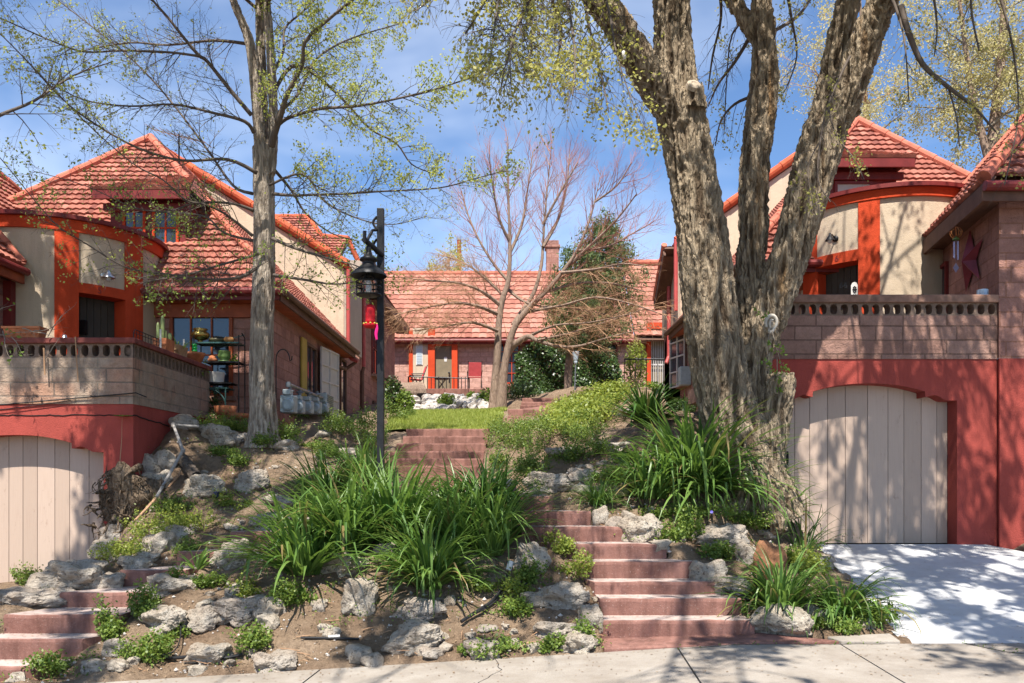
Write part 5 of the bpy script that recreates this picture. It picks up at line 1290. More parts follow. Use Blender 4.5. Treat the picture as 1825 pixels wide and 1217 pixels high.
for end, r in (((-3.4, 1.6, 9.2), .05), ((-5.0, 2.6, 9.2), .05), ((-2.2, .8, 9.0), .05), ((-6.0, 3.4, 9.6), .05), ((-1.6, 4.4, 9.8), .045), ((-7.6, 8.2, 10.6), .05), ((-9.2, 7.4, 10.2), .05), ((-6.4, 6.6, 10.8), .05), ((-10.6, 9.0, 11.2), .045), ((-5.2, 8.4, 11.4), .045), ((-8.4, 10.4, 12.2), .045), ((-11.2, 11, 12), .04), ((-7.0, 7.0, 9.3), .04), ((-3.0, 7.0, 10.6), .04), ((-4.2, 5.4, 10.2), .04), ((-9.6, 8.2, 9.0), .04), ((-6.6, 9.6, 10.0), .04)):  # forward limbs above the frame, added to dapple the left garage and walk
    st = s1 if end[0] < -7 else s3; zz = [q for q in range(len(st[0])) if st[0][q].z > 9.3]; p0 = st[0][zz[int(abs(end[1])*7) % len(zz)]]; r *= .6; e = Vector(end); m = p0.lerp(e, .5)+Vector((0, 0, .5))
    c = smooth_poly([p0, m, e, e+(e-m)*.35], [r, r*.7, r*.4, r*.12], 4); mb.tube(c[0], c[1], 6, False); clothe(mb, tipShadeL, c[0], c[1], .26, 1.1, 1, dict(o2, kids=5), .3)
mb.build('branches', MAT['twig_dark'], lt, smooth=True)
below = lambda v: to_px(v)[1] > 330
lq = [leaf_cloud(tipShadeL, 9, .09, .12, .10, None, 1, lambda v: (v.y < .5 or to_px(v)[1] < -40) and clumpy(v, 1.2, -.14 if v.x < -4.5 else .25)), leaf_cloud(tipR, 5, .04, .040, .03, None, .24, lambda v: not below(v)), leaf_cloud(tipR, 1, .02, .03, .02, None, .3, below), leaf_cloud(tipL, 3, .03, .038, .028, None, .09, lambda v: to_px(v)[0] < 250), leaf_cloud(tipL, 1, .02, .035, .025, None, .10)]  # leaves of the added limbs are oversized and clumped for their shadows
quads_obj('foliage', np.concatenate(lq), MAT['leaf_lime'], lt)
quads_obj('low_foliage', leaf_cloud(tipLow, 1, .025, .042, .028, None, .36), MAT['leaf_fresh2'], lt)

# ---- bare red-twigged tree in the courtyard
BD = 24.5
bt = thing('tree', 'bare forked tree with reddish twigs standing beside the lawn', 'tree', tuple(P(888, 730, BD)))
t1 = L_([(877, 745, 24), (879, 725, 18), (886, 640, 14), (889, 578, 12.5), (895, 535, 11.5), (906, 500, 9.5), (909, 440, 7), (907, 380, 5.5), (905, 310, 4.5), (905, 240, 2)], BD)
t2 = L_([(893, 745, 28), (893, 722, 22), (899, 655, 14.5), (914, 590, 12.5), (940, 552, 11), (975, 517, 9), (1005, 481, 7.5), (1028, 447, 6), (1048, 400, 5), (1062, 350, 3.5), (1072, 300, 2)], BD-.2, BD-1.0)
t3 = L_([(903, 635, 13), (916, 615, 12), (941, 600, 11), (958, 607, 8), (999, 618, 7), (1036, 616, 6), (1079, 603, 4.5), (1140, 587, 3), (1180, 580, 2)], BD-.1, BD-2.0)
t4 = L_([(914, 580, 10), (930, 555, 9), (952, 520, 8), (965, 471, 7), (968, 430, 5.5), (975, 340, 4), (985, 245, 2)], BD+.2, BD+.8)
union_trunk('trunk', [t1, t2, t3, t4], MAT['bark_bare'], bt, .028, .006, 12, .2)
mb = MB(); dum = []; mr = MB()
ob_ = dict(bend=.13, up=.05, kids=[5, 4], ratio=.55, ang=(22, 50), segs=4)
more = [([(905, 500, 7), (880, 470, 5), (855, 430, 4), (835, 385, 3), (822, 340, 2)], 0, .6), ([(908, 430, 6), (890, 390, 4.5), (878, 330, 3), (872, 275, 1.5)], 0, -.8), ([(909, 450, 6), (930, 400, 5), (940, 340, 3), (950, 270, 1.5)], 0, .8),
        ([(968, 440, 6), (995, 390, 5), (1010, 330, 3), (1015, 270, 1.5)], .5, 1.3), ([(1005, 480, 6), (1060, 430, 5), (1100, 390, 3.5), (1135, 345, 2)], -.6, -1.6), ([(1028, 447, 5), (1080, 440, 4), (1120, 420, 3), (1165, 395, 1.5)], -.8, .3),
        ([(967, 400, 5), (1000, 340, 4), (1030, 290, 2)], .6, .2), ([(1060, 360, 4), (1100, 330, 3), (1125, 290, 1.5)], -1, -1.4),
        ([(893, 545, 8), (860, 520, 6), (820, 505, 4.5), (770, 500, 3), (715, 495, 2)], 0, -1.2), ([(888, 560, 8), (850, 545, 6), (810, 540, 4.5), (760, 548, 3), (708, 560, 2)], 0, -2.0), ([(887, 590, 7), (845, 575, 5), (800, 580, 3.5), (740, 590, 2)], -.2, -1.5),
        ([(905, 515, 7), (930, 535, 5), (960, 545, 4), (1010, 548, 3), (1080, 560, 2)], .3, -1.2), ([(940, 555, 7), (1000, 545, 5), (1060, 530, 4), (1120, 540, 3), (1180, 560, 2)], -.4, -2.2), ([(975, 520, 6), (1030, 505, 5), (1090, 505, 3.5), (1150, 520, 2)], -.6, .4), ([(941, 600, 6), (990, 580, 4), (1050, 575, 3), (1120, 560, 2)], -.5, -3), ([(958, 606, 5), (1010, 595, 4), (1060, 580, 3), (1150, 550, 2)], -1, 0), ([(900, 530, 6), (870, 500, 5), (830, 470, 3), (790, 455, 2)], .2, 1.2), ([(1000, 486, 6), (1060, 480, 4.5), (1110, 470, 3), (1150, 475, 2)], -.7, -2)]
mt_ = MB()
for i, (pts, a, b) in enumerate(more):
    c = pxline(pts, BD+a, BD+b); mb.tube(c[0], c[1], 6, False)
    if i < 8: clothe(mr, dum, c[0], c[1], .12, 1.4, 2, dict(ob_, up=.10, kids=[5, 5]), .1, .010)
    else: clothe(mt_, dum, c[0], c[1], .065 if pts[-1][0] < 900 else .15, 1.25, 2, dict(ob_, up=-.02, kids=[6, 4]), .1, .010)
for c in (t1, t2, t4): clothe(mr, dum, c[0], c[1], .22, 1.3, 2, dict(ob_, up=.10), .42, .014)
clothe(mt_, dum, t3[0], t3[1], .2, 1.1, 2, dict(ob_, up=.0), .3, .012)
for c in (t1, t2, t4): clothe(mt_, dum, c[0][:24], c[1][:24], .45, 1.2, 2, dict(ob_, up=0.0), .45, .012)
mb.build('branches', MAT['bark_bare'], bt); mr.build('red_twigs', MAT['twig_red'], bt); mt_.build('tan_twigs', MAT['twig_tan'], bt)

# ---- conifer in front of the rear house
CD = 29.0
cf = thing('conifer_tree', 'dark bushy conifer with browned branch ends behind the bare tree', 'tree', tuple(P(1012, 722, CD)))
ct = L_([(1010, 735, 20), (1012, 700, 16), (1015, 640, 15), (1030, 560, 13), (1055, 480, 9), (1072, 420, 5), (1078, 390, 2)], CD)
union_trunk('trunk', [ct], MAT['bark_bare'], cf, .04, .03, 10, .2)
mb = MB(); tg = []
prof = [(395, 8), (420, 26), (450, 62), (480, 82), (520, 85), (560, 95), (600, 85), (630, 50)]
for i in range(150):
    t = i/149; py = 392+t*240; w = np.interp(py, [p[0] for p in prof], [p[1] for p in prof])
    cxp = np.interp(py, [390, 480, 640], [1078, 1068, 1040]); a = 2.4*i
    Lr = w*CD/F*(.55+.55*fw())
    st = P(np.interp(py, [390, 420, 480, 560, 640], [1078, 1072, 1055, 1030, 1015]), py, CD)
    d = Vector((math.cos(a), math.sin(a), .18))
    en = Vector(((cxp-CX)*CD/F+d.x*Lr, CD+d.y*Lr, st.z+.1*Lr-.15*fw()*Lr))
    c = limb(st, en-st, (en-st).length, .02, 5, .12, .02); mb.tube(c[0], c[1], 5, False)
    grow_o = dict(bend=.2, up=.06, kids=3, ratio=.5, ang=(25, 55), segs=3); clothe(mb, tg, c[0], c[1], .16, .42, 0, grow_o, .25, .006)
mb.build('branches', MAT['bark_bare'], cf)
def needle(tips, per, sp, L, W):
    p = np.repeat(np.array([tuple(t[0]) for t in tips]), per, 0); n = len(p); p = p+rng.normal(size=(n, 3))*sp
    return leaf_quads(p, L, W)
br = [t for t in tg if to_px(t[0])[0] > 1075 and to_px(t[0])[1] > 470 and fw() < .22 or (to_px(t[0])[1] > 540 and fw() < .2)]
ids = set(map(id, br)); gr = [t for t in tg if id(t) not in ids]
quads_obj('foliage', needle(gr, 10, .10, .16, .04), MAT['conifer'], cf); quads_obj('brown_foliage', needle(br, 6, .07, .17, .028), MAT['conifer_brown'], cf)

# ---- pale budding trees behind the right house
def budding(label, trunks, D, n, region, leafm, twm, per=3, L=.09, W=.05, group='pale budding trees beyond the roofs', seed=0, keep=1.0):
    x0, y0, x1, y1 = region
    base = trunks[0][0]
    g = thing('tree', label, 'tree', tuple(P(base[0], base[1], D)), group)
    tb = MB(); tips = []
    for pts in trunks:
        c = pxline(pts, D, D+.8); tb.tube(c[0], c[1], 9, False)
    tb.build('trunk', MAT['bark_bare'], g, smooth=True)
    mb = MB()
    for pts in trunks:
        c = pxline(pts, D, D+.8)
        for k in range(n):
            q = int(len(c[0])*(.3+.68*k/n)); a = 2.4*k; d = Vector((math.cos(a), math.sin(a)*.8, .35))
            b_ = limb(c[0][q], d, (x1-x0)*D/F*.42*(.5+.8*fw())*(1-.35*k/n), max(.02, c[1][q]*.4), 6, .15, .04); mb.tube(b_[0], b_[1], 5, False)
            clothe(mb, tips, b_[0], b_[1], .34, 1.3, 1, dict(bend=.2, up=-.05, kids=4, ratio=.5, ang=(25, 60), segs=4), .2, .012)
    mb.build('branches', twm, g)
    quads_obj('foliage', leaf_cloud(tips, per, .12, L, W, None, keep, None), leafm, g)
    return g
budding('tall pale yellow budding tree rising behind the right wing roof', [[(1770, 560, 34), (1775, 400, 28), (1770, 250, 20), (1785, 100, 14), (1790, -60, 8), (1800, -200, 4)], [(1772, 320, 16), (1740, 200, 12), (1720, 80, 8), (1700, -80, 4)], [(1773, 300, 14), (1830, 180, 10), (1880, 60, 6)]], 26, 22, (1640, -100, 1900, 360), MAT['leaf_pale'], MAT['twig_pale'], 8, .085, .055)
budding('thin pale budding tree showing between the big stems and right roof', [[(1560, 560, 20), (1555, 400, 16), (1545, 250, 11), (1540, 120, 7), (1530, -40, 3)], [(1550, 330, 9), (1500, 220, 6), (1450, 120, 3)]], 28, 16, (1430, 0, 1660, 300), MAT['leaf_pale'], MAT['twig_tan'], 6, .08, .05)
budding('hazy olive budding tree peeping over the rear roof beside the pole', [[(792, 620, 14), (795, 540, 12), (798, 490, 8), (800, 455, 3)]], 46, 12, (770, 450, 835, 500), MAT['leaf_olive'], MAT['twig_tan'], 4, .14, .08)
pole = thing('utility_pole', 'weathered orange brown wooden pole behind the rear roof', 'pole', tuple(P(819, 560, 50)))
mb = MB(); c = pxline([(820, 600, 9), (819, 500, 8), (818, 425, 7.5)], 50); mb.tube(c[0], c[1], 10); mb.build('shaft', MAT['orangewood'], pole)
mb = MB(); mb.tube([P(818, 428, 50), P(818, 422, 50)], .15, 10); mb.build('cap', MAT['steel'], pole)
# ------------------------------------------------------------------ rocks
def rock_mesh(mb, c, sx, sy, sz, seed, sub=3, rough=.32, rot=0, tilt=0):
    bm = bmesh.new(); bmesh.ops.create_icosphere(bm, subdivisions=sub, radius=1)
    Rm = Matrix.Rotation(rot, 3, 'Z') @ Matrix.Rotation(tilt, 3, 'Y'); off = Vector((seed*3.1, seed*1.7, seed*.9))
    pts = []
    for v in bm.verts:
        p = v.co.copy()
        q = Vector((max(-.88, min(.88, p.x)), max(-.88, min(.88, p.y)), max(-.8, min(.8, p.z))))
        k = 1+rough*mnoise.noise(q*1.1+off)*1.3+rough*.55*mnoise.noise(q*2.6+off)
        if sub > 4: k += .05*mnoise.noise(q*4+off)-.075*max(0, .22-abs(mnoise.noise(q*7+off*2)))*3-.05*max(0, mnoise.noise(q*17+off)-.15)*2
        if sub > 3:
            c1 = mnoise.noise(q*5.5+off); c2 = mnoise.noise(q*11+off)
            k += -.10*max(0, abs(c1)*1.2-.25)-.06*max(0, c2-.1)+.035*c2
        q = q*k; pts.append(Vector(c)+Rm @ Vector((q.x*sx*1.22, q.y*sy*1.22, q.z*sz*1.3)))
    mb.add(pts, [[v.index for v in f.verts] for f in bm.faces]); bm.free()
_rk = [0]
def rock(px, py, w, h, label, mat='rock', name='rock', tilt=0, depth=None, lift=0, group='rocks scattered over the garden bank'):
    """px, py: middle of the foot of the rock in the photograph; w, h its size there"""
    b = hit(px, py); k = b.y/F; _rk[0] += 1
    w *= .9; h *= .88; sx = w*k/2*.95; sz = h*k/2; sy = sx*.75 if depth is None else depth
    mb = MB(); c = b+Vector((0, sy*.45, sz*.5+lift))
    rock_mesh(mb, c, sx, sy, sz, _rk[0], 5 if w > 58 else (4 if w > 34 else 3), .42, (_rk[0]*1.3) % .7-.35, tilt)
    return tag(mb.build(name, MAT[mat], loc=c, smooth=w <= 34), label, 'rock', group)
for a in [
 (122,1046,118,62,'large pale weathered rock leaning beside the left garage door'), (50,1080,112,40,'long flat tan rock at the far left beside the left steps'), (188,1046,56,34,'brownish rock wedged behind the large pale rock on the left'),
 (245,1013,62,28,'low pale rock just above the fifth left step'), (295,1064,96,52,'blue grey capped rock overhanging the left steps'), (292,1125,94,56,'brown pitted rock right of the lower left steps'),
 (418,1008,80,58,'knobbly pale rock left of the big strap leaved clump'), (366,1122,70,52,'pale speckled rock at the left foot of the grey slab'), (432,1108,104,58,'broad grey slab of rock below the strap leaved clump'),
 (480,1098,56,44,'rounded cream end rock right of the grey slab'), (371,1178,78,40,'smooth bluish grey tilted rock on bare soil at lower left'), (490,1202,84,48,'tan crumbly rock at the bottom edge near the sidewalk'),
 (207,1168,50,34,'grey rock beside the lowest left steps'), (166,1196,52,26,'small pale rock at the bottom left by the first step'), (212,1198,38,26,'tan stone between two tufts at lower left'),
 (641,1087,66,66,'upright cratered rock alone on the soil below the clump'), (748,1158,112,58,'wide deeply pitted rock in the middle of the bank foot'), (748,1098,86,38,'rounded rock tucked under the front bright clump'),
 (568,1090,24,20,'small smooth pinkish stone on bare soil'), (664,1188,34,26,'small white chalky stone near the sidewalk'), (612,1022,90,48,'rock half hidden under the left strap leaved clump'),
 (770,1172,40,22,'flat grey stone at the foot of the wide pitted rock'), (860,1172,60,36,'grey bluish rock near the sidewalk right of the middle'),
 (948,1018,64,64,'tall rough grey rock right of the big clump beside the steps'), (1006,1080,88,46,'pale rock along the left edge of the right steps'), (1034,1163,66,40,'tan rock at the bottom left corner of the right steps'),
 (990,1134,72,32,'brown rounded rock left of the lowest right steps'), (1052,1122,44,60,'mossy upright rock touching the lower right steps'), (868,1128,36,16,'flat pale stone on the soil right of the hose'),
 (480,942,80,38,'pale low rocks beside the left edge of the big clump'), (500,905,60,24,'cream flat stone on the upper left soil slope'), (450,872,66,42,'pale rock half sunk in the left soil slope'), (360,880,76,46,'dark grey angled rock below the wooden log'),
 (292,836,46,42,'round grey rock below the bent pipe'), (262,842,62,46,'dark rock leaning on the left red wall'), (282,872,50,40,'shaded rock between dry roots and pipe'), (286,984,58,44,'white pitted rock among the lime ground cover'),
 (322,962,46,34,'pale rock right of the lime ground cover'), (262,1000,40,22,'small cream rock under the lime ground cover'), (196,966,44,40,'grey rock at the foot of the dry root stump'), (186,992,54,36,'pale rock beside the garage door edge at left'),
 (386,792,84,44,'grey boulder behind the tuft near the left tree'), (325,765,50,34,'dark rock under the bent pipe end'), (430,790,52,26,'tan rock at the crest left of the tree'), (506,800,44,22,'pale stone right of the left tree foot'), (616,812,40,20,'flat pale stone on the slope left of the lamp post'),
 (577,780,30,16,'small pale stone below the gas meters'), (645,832,50,26,'grey stone left of the lamp post foot'),
 (1142,957,74,52,'grey craggy rock above the right steps'), (1070,932,30,36,'small upright stone under the thin yellow green clump'), (1102,952,40,40,'grey rounded stone beside the craggy rock'),
 (1284,976,98,52,'broad tan pitted rock below the big right clump'), (1331,1008,46,46,'pale knobbly rock between tan rock and rust stone'), (1262,1040,62,46,'grey rock at the right edge of the middle steps'), (1304,1056,58,40,'pale grey rock under the black hose on the right'),
 (1398,1130,100,56,'large grey rock at the foot of the front right clump'), (1452,1110,50,40,'grey rock between the two front right clumps'), (986,876,88,44,'grey rock at the head of the right steps'), (1040,856,60,30,'dark rock on the shaded bank right of the landing'),
 (1010,812,60,22,'pale flat rock among low shrubs right of the upper steps'), (1112,742,56,20,'smooth pale boulder under the dark spiky clump'), (1092,802,60,20,'flat dark rock in the shade left of the big right clump'), (900,872,36,26,'grey stone at the right foot of the upper steps'),
 (1470,1010,44,28,'pale stone beside the upper driveway edge')]: rock(*a)
rock(1370, 1032, 62, 88, 'upright rust red slab standing below the large tree', 'rustrock', 'standing_stone', .06, .10)
rock(352, 752, 54, 28, 'light brown lumpy stone on the bank beside the grey block parapet', 'tanrock', 'stone', .3); rock(330, 745, 36, 30, 'light brown split stone next to the lumpy stone by the parapet', 'tanrock', 'stone', -.5)
# pebbles and dry litter nobody could count
mb = MB()
def on_bank(n, x0=-6.0, x1=5.2, y0=7.65, y1=13.0):
    x = rng.uniform(x0, x1, n); y = y0+(y1-y0)*rng.random(n)**1.3
    z = ground(x, y)+.004; return np.stack([x, y, z], 1)
def off_paths(p):
    keep = np.ones(len(p), bool)
    for st in (SR, SL, SU):
        for k in range(len(st)):
            a, b = st[k]
            if k+1 < len(st): c, d = st[k+1][1], st[k+1][0]
            else: c, d = b+Vector((0, .6, 0)), a+Vector((0, .6, 0))
            keep &= ~in_quad(p[:, 0], p[:, 1], [(a.x, a.y-.02), (b.x, b.y-.02), (c.x, c.y), (d.x, d.y)])
    keep &= ~in_quad(p[:, 0], p[:, 1], DRIVE); keep &= ~((p[:, 0] > .8) & (p[:, 0] < 3.5) & (p[:, 1] < 8.0))
    keep &= ~((p[:, 0] > -1.8) & (p[:, 0] < .4) & (p[:, 1] > 10.6) & (p[:, 1] < 15.7)); keep &= ~((p[:, 0] < -5.3) & (p[:, 1] > 11.9)); keep &= p[:, 1] > 7.6
    return p[keep]
def relief(x, y): return mnoise.fractal(Vector((x*2.1, y*2.1, 0)), .9, 2.1, 5)*.055+mnoise.noise(Vector((x*9, y*9, 3)))*.016
for p in off_paths(on_bank(2600)):
    s = .006+.018*rng.random()**3; c = Vector(p); c.z += relief(c.x, c.y)+s*.3; a = rng.random(3)*.6+.6
    vs_ = [c+Vector((x*s*a[0], y*s*a[1], z*s*a[2])) for x, y, z in ((1, .2, 0), (0, 1, .2), (-1, 0, -.1), (.1, -1, 0), (0, 0, 1), (.2, 0, -1))]
    mb.add(vs_, [(0, 1, 4), (1, 2, 4), (2, 3, 4), (3, 0, 4), (1, 0, 5), (2, 1, 5), (3, 2, 5), (0, 3, 5)])
tag(mb.build('pebbles', MAT['paleblock']), 'scattered pebbles on the bare soil of the bank', 'pebbles', kind='stuff')
p = off_paths(on_bank(5200)); p[:, 2] += np.array([relief(a, b) for a, b in p[:, :2]])+.008
ex = []
for st in (SR, SL, SU):
    for k, (a, b) in enumerate(st):
        nx = st[k+1] if k+1 < len(st) else None; dep = (nx[0].y-a.y) if nx else .4
        for j in range(26):
            t = random.random(); u = random.random()**.5; q = a.lerp(b, t); 
            if nx: e = nx[0].lerp(nx[1], t); q = q.lerp(Vector((e.x, e.y, q.z)), u*.97)
            ex.append((q.x, q.y, a.z+.008))
for j in range(420):
    x, y = random.uniform(3.6, 8.5), random.uniform(7.65, 12); 
    if x > 3.6+.2*(y-7.6): ex.append((x, y, float(drive_z(0, y))+.006))
for j in range(700): x, y = random.uniform(-5.5, 5.5), YS-.02-1.3*random.random()**1.8; ex.append((x, y, float(zsw(x))+.006))
ex = np.array(ex); LQ = np.concatenate([leaf_quads(p, .036, .014, (0, 0, 2.2)), leaf_quads(ex, .03, .012, (0, 0, 9), .5)])
tag(quads_obj('leaf_litter', LQ, MAT['litter']), 'dry leaf litter and bark chips on the soil', 'litter', kind='stuff')

mb = MB()
for i, p in enumerate(off_paths(on_bank(230))):
    s = .03+.065*rng.random()**2; c = Vector(p); c.z += relief(c.x, c.y)+s*.15
    rock_mesh(mb, c, s*1.3, s, s*.8, 300+i, 2, .5, rng.random()*3)
tag(mb.build('small_stones', MAT['rock']), 'loose small pale stones strewn over the bank', 'stones', kind='stuff')
mb = MB()
for p in off_paths(on_bank(420)):
    c = Vector(p); c.z += relief(c.x, c.y)+.012; a = rng.random()*6.28; L = .06+.22*rng.random()**2
    d = Vector((math.cos(a), math.sin(a), .1*rng.normal())); mb.tube([c, c+d*L*.5+Vector((0, 0, .012)), c+d*L+rvec()*.02], [.003, .004, .002], 4, False)
tag(mb.build('fallen_twigs', MAT['twig_tan']), 'fallen dry twigs on the soil', 'twigs', kind='stuff')
W = []
for p in off_paths(on_bank(1500)):
    if mnoise.noise(Vector((p[0]*1.1, p[1]*1.1, 4))) < .02: continue
    m = int(6+14*rng.random()); s = .05+.05*rng.random(); W.append(p+np.array([0, 0, relief(p[0], p[1])])+rng.normal(size=(m, 3))*np.array([s, s, .012])+np.array([0, 0, .02])+np.stack([0*np.arange(m), 0*np.arange(m), rng.random(m)*.05], 1))
W = np.concatenate(W); tag(quads_obj('small_weeds', leaf_quads(W, .028, .017, (0, -.2, 1)), MAT['cover']), 'patchy tiny weeds and clover between the rocks', 'weeds', kind='stuff')

# ------------------------------------------------------------------ strap leaved clumps
def strap_leaves(base, n, L, spread, elev=(35, 85), w=.028, droop=1.5, r0=.12, az=None, segs=8, squash=1.0):
    n = int(n); a = rng.uniform(0, 2*np.pi, n) if az is None else rng.uniform(az[0], az[1], n)
    e0 = np.radians(rng.uniform(elev[0], elev[1], n)); ln = L*(.55+.6*rng.random(n)); dr = droop*(.35+.9*rng.random(n))
    rr = r0*np.sqrt(rng.random(n)); a2 = a+rng.normal(size=n)*.5
    p = np.stack([base[0]+rr*np.cos(a2), base[1]+rr*np.sin(a2), np.full(n, base[2]-.03)], 1)
    tw_ = rng.normal(size=n)*.35; h = np.stack([np.cos(a), np.sin(a)*squash, 0*a], 1); pts = [p]; dirs = []
    bend_at = rng.random(n); kink = np.where(rng.random(n) < .3, rng.uniform(.45, .85, n), 9.); kd = rng.uniform(.6, 1.5, n)
    for s in range(segs):
        t = (s+.5)/segs
        e = e0-dr*np.clip(t-.15*bend_at, 0, 1)**1.6*1.25-np.where(t > kink, kd, 0)
        a = a+tw_/segs*1.2; h = np.stack([np.cos(a), np.sin(a), 0*a], 1)
        d = h*np.cos(e)[:, None]+np.array([0, 0, 1])*np.sin(e)[:, None]
        p = p+d*(ln/segs)[:, None]; pts.append(p); dirs.append(d)
    dirs.append(dirs[-1]); ww = w*(.7+.6*rng.random(n)); Q = []; var = np.clip(rng.normal(.5, .27, n), 0, 1); VV = []
    prof = lambda t: np.minimum(1, .55+1.8*t)*(1-t**3.2)+.015
    def edges(s):
        d = dirs[s]; side = np.cross(d, [0, 0, 1]); side /= np.linalg.norm(side, axis=1)[:, None]+1e-9; nn = np.cross(side, d)
        wd = (ww*prof(s/segs)*.5)[:, None]
        return pts[s]-side*wd+nn*wd*.45, pts[s], pts[s]+side*wd+nn*wd*.45
    for s in range(segs):
        l0, m0, r0_ = edges(s); l1, m1, r1 = edges(s+1)
        Q.append(np.stack([l0, m0, m1, l1], 1)); Q.append(np.stack([m0, r0_, r1, m1], 1)); VV += [var, np.clip(var*.9, 0, 1)]
    return np.concatenate(Q), np.concatenate(VV)
def clump(px, py, n, L, label, mat='strap', elev=(46, 88), w=.036, droop=1.35, r0=.13, lift=0, d=None, **kw):
    b = hit(px, py) if d is None else P(px, py, d); b.z += lift
    Q, v = strap_leaves(b, n, L, .2, elev, w, droop, r0, **kw)
    return tag(quads_obj('strap_leaf_plant', Q, MAT[mat], loc=b, var=v), label, 'plant', 'strap leaved clumps on the bank')
clump(545, 1018, 270, 1.14, 'leftmost arching strap leaved clump hanging over pale rocks', w=.036, r0=.2, elev=(25, 86))
clump(618, 985, 256, 1.14, 'strap leaved clump standing left of the lamp post foot', w=.038, r0=.18)
clump(700, 965, 256, 1.12, 'strap leaved clump in the middle below the lamp post', w=.038, r0=.2)
clump(765, 1045, 310, 0.98, 'bright low strap leaved clump above the wide pitted rock', w=.033, droop=1.7, r0=.16, elev=(25, 86))
clump(815, 975, 202, 1.03, 'yellowish strap leaved clump right of the middle one', w=.028, r0=.17)
clump(872, 985, 256, 1.05, 'strap leaved clump at the right end drooping toward the steps', w=.03, r0=.15)
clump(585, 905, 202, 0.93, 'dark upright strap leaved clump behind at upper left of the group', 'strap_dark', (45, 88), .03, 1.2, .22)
clump(655, 880, 189, 0.89, 'strap leaved clump right behind the lamp post base', 'strap', (50, 88), .03, 1.2, .2)
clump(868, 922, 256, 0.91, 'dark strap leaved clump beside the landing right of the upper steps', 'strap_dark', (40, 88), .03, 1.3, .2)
clump(800, 925, 148, 0.68, 'short strap leaved clump before the upper steps', 'strap', (40, 85), .026, 1.6, .2)
clump(1240, 872, 560, 1.36, 'biggest strap leaved clump in front of the large tree', 'strap', (5, 88), .042, 1.35, .26)
clump(1165, 885, 162, 1.03, 'left flank of strap leaves beside the biggest clump', 'strap', (20, 80), .03, 1.7, .2)
clump(1320, 880, 200, .95, 'strap leaves leaning on the foot of the large tree', 'strap', (15, 85), .036, 1.5, .2)
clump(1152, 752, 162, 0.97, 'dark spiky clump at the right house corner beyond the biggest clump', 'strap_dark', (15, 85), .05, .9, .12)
clump(1066, 898, 229, 0.57, 'thin yellow green grassy clump above the right steps', 'strap', (20, 85), .012, 1.5, .06)
clump(1432, 985, 46, 0.85, 'sparse dark strap leaves in front of the right garage door', 'strap_dark', (30, 85), .022, 1.4, .12)
clump(1385, 930, 90, .7, 'short strap leaves at the right foot of the large tree', 'strap', (30, 86), .032, 1.4, .15)
clump(1392, 1092, 202, 0.82, 'strap leaved clump on the large grey rock beside the driveway', 'strap', (25, 86), .027, 1.5, .12)
clump(1500, 1098, 175, 0.71, 'low arching strap leaved clump at the driveway edge', 'strap', (25, 80), .028, 1.9, .12)
clump(352, 1012, 22, 0.34, 'small broad leaved sprout between pale rocks near the left steps', 'strap', (25, 80), .045, .9, .05)
clump(545, 1118-48, 16, 0.25, 'few short blades below the leftmost clump', 'strap', (30, 80), .02, 1, .04)

def crack(pts, w, label):
    mb = MB(); V = []
    for i in range(len(pts)-1):
        a, b = Vector((*pts[i], 0)), Vector((*pts[i+1], 0))
        for s in range(8): q = a.lerp(b, s/8); V.append(q+Vector((.03*mnoise.noise(Vector((q.x*6, q.y*6, 1))), .03*mnoise.noise(Vector((q.x*6, q.y*6, 8))), 0)))
    for i in range(len(V)-1):
        d = (V[i+1]-V[i]).normalized(); n = Vector((-d.y, d.x, 0))*w*(.5+.5*abs(mnoise.noise(V[i]*5)))
        z0, z1 = float(zsw(V[i].x))+.004, float(zsw(V[i+1].x))+.004
        mb.poly((V[i].x-n.x, V[i].y-n.y, z0), (V[i+1].x-n.x, V[i+1].y-n.y, z1), (V[i+1].x+n.x, V[i+1].y+n.y, z1), (V[i].x+n.x, V[i].y+n.y, z0))
    tag(mb.build('sidewalk_crack', MAT['void']), label, 'crack', kind='structure')
    w_ = np.concatenate([np.array((v.x, v.y, float(zsw(v.x))+.01))+rng.normal(size=(5, 3))*.015 for v in V[::2]]); return w_
cw = [crack([(4.05, 7.56), (4.2, 7.2), (4.5, 6.9), (4.62, 6.5), (5.0, 5.9)], .012, 'weedy crack across the sidewalk before the driveway'), crack([(-.15, 7.56), (-.1, 7.1), (-.3, 6.6), (-.2, 5.9)], .004, 'hairline crack across the sidewalk in the middle'), crack([(1.5, 7.52), (2.2, 7.55), (2.9, 7.54), (3.4, 7.56)], .010, 'dark gap between the pink slab and the sidewalk')]
cw = np.concatenate([cw[0], cw[2]]); tag(quads_obj('crack_weeds', leaf_quads(cw, .03, .012, (0, 0, .6)), MAT['cover']), 'tiny weeds growing in the sidewalk cracks', 'weeds', kind='stuff')
# ------------------------------------------------------------------ low leafy plants
def tuft_leaves(b, Rr, H, n, size, flat=.0):
    S = max(8, n//9); Q = []; kc = 3+int(rng.random()*3); cen = rng.normal(size=(kc, 2))*Rr*.5; hh = .45+.75*rng.random(kc)
    for i in range(S):
        a = rng.random()*2*np.pi; r = Rr*np.sqrt(rng.random())
        ci = rng.integers(kc); r *= .75; cx_, cy_ = b[0]+cen[ci, 0], b[1]+cen[ci, 1]
        top = np.array([cx_+r*np.cos(a), cy_+r*np.sin(a), b[2]+H*hh[ci]*(1-.6*(r/Rr)**2)*(.55+.7*rng.random())])
        root = np.array([cx_+r*.5*np.cos(a), cy_+r*.5*np.sin(a), b[2]-.02])
        m = 9; t = np.sqrt(rng.random(m))[:, None]
        Q.append(root+(top-root)*t+rng.normal(size=(m, 3))*size*.45)
    p = np.concatenate(Q); return leaf_quads(p, size, size*.62, (0, -.3, 1.1))
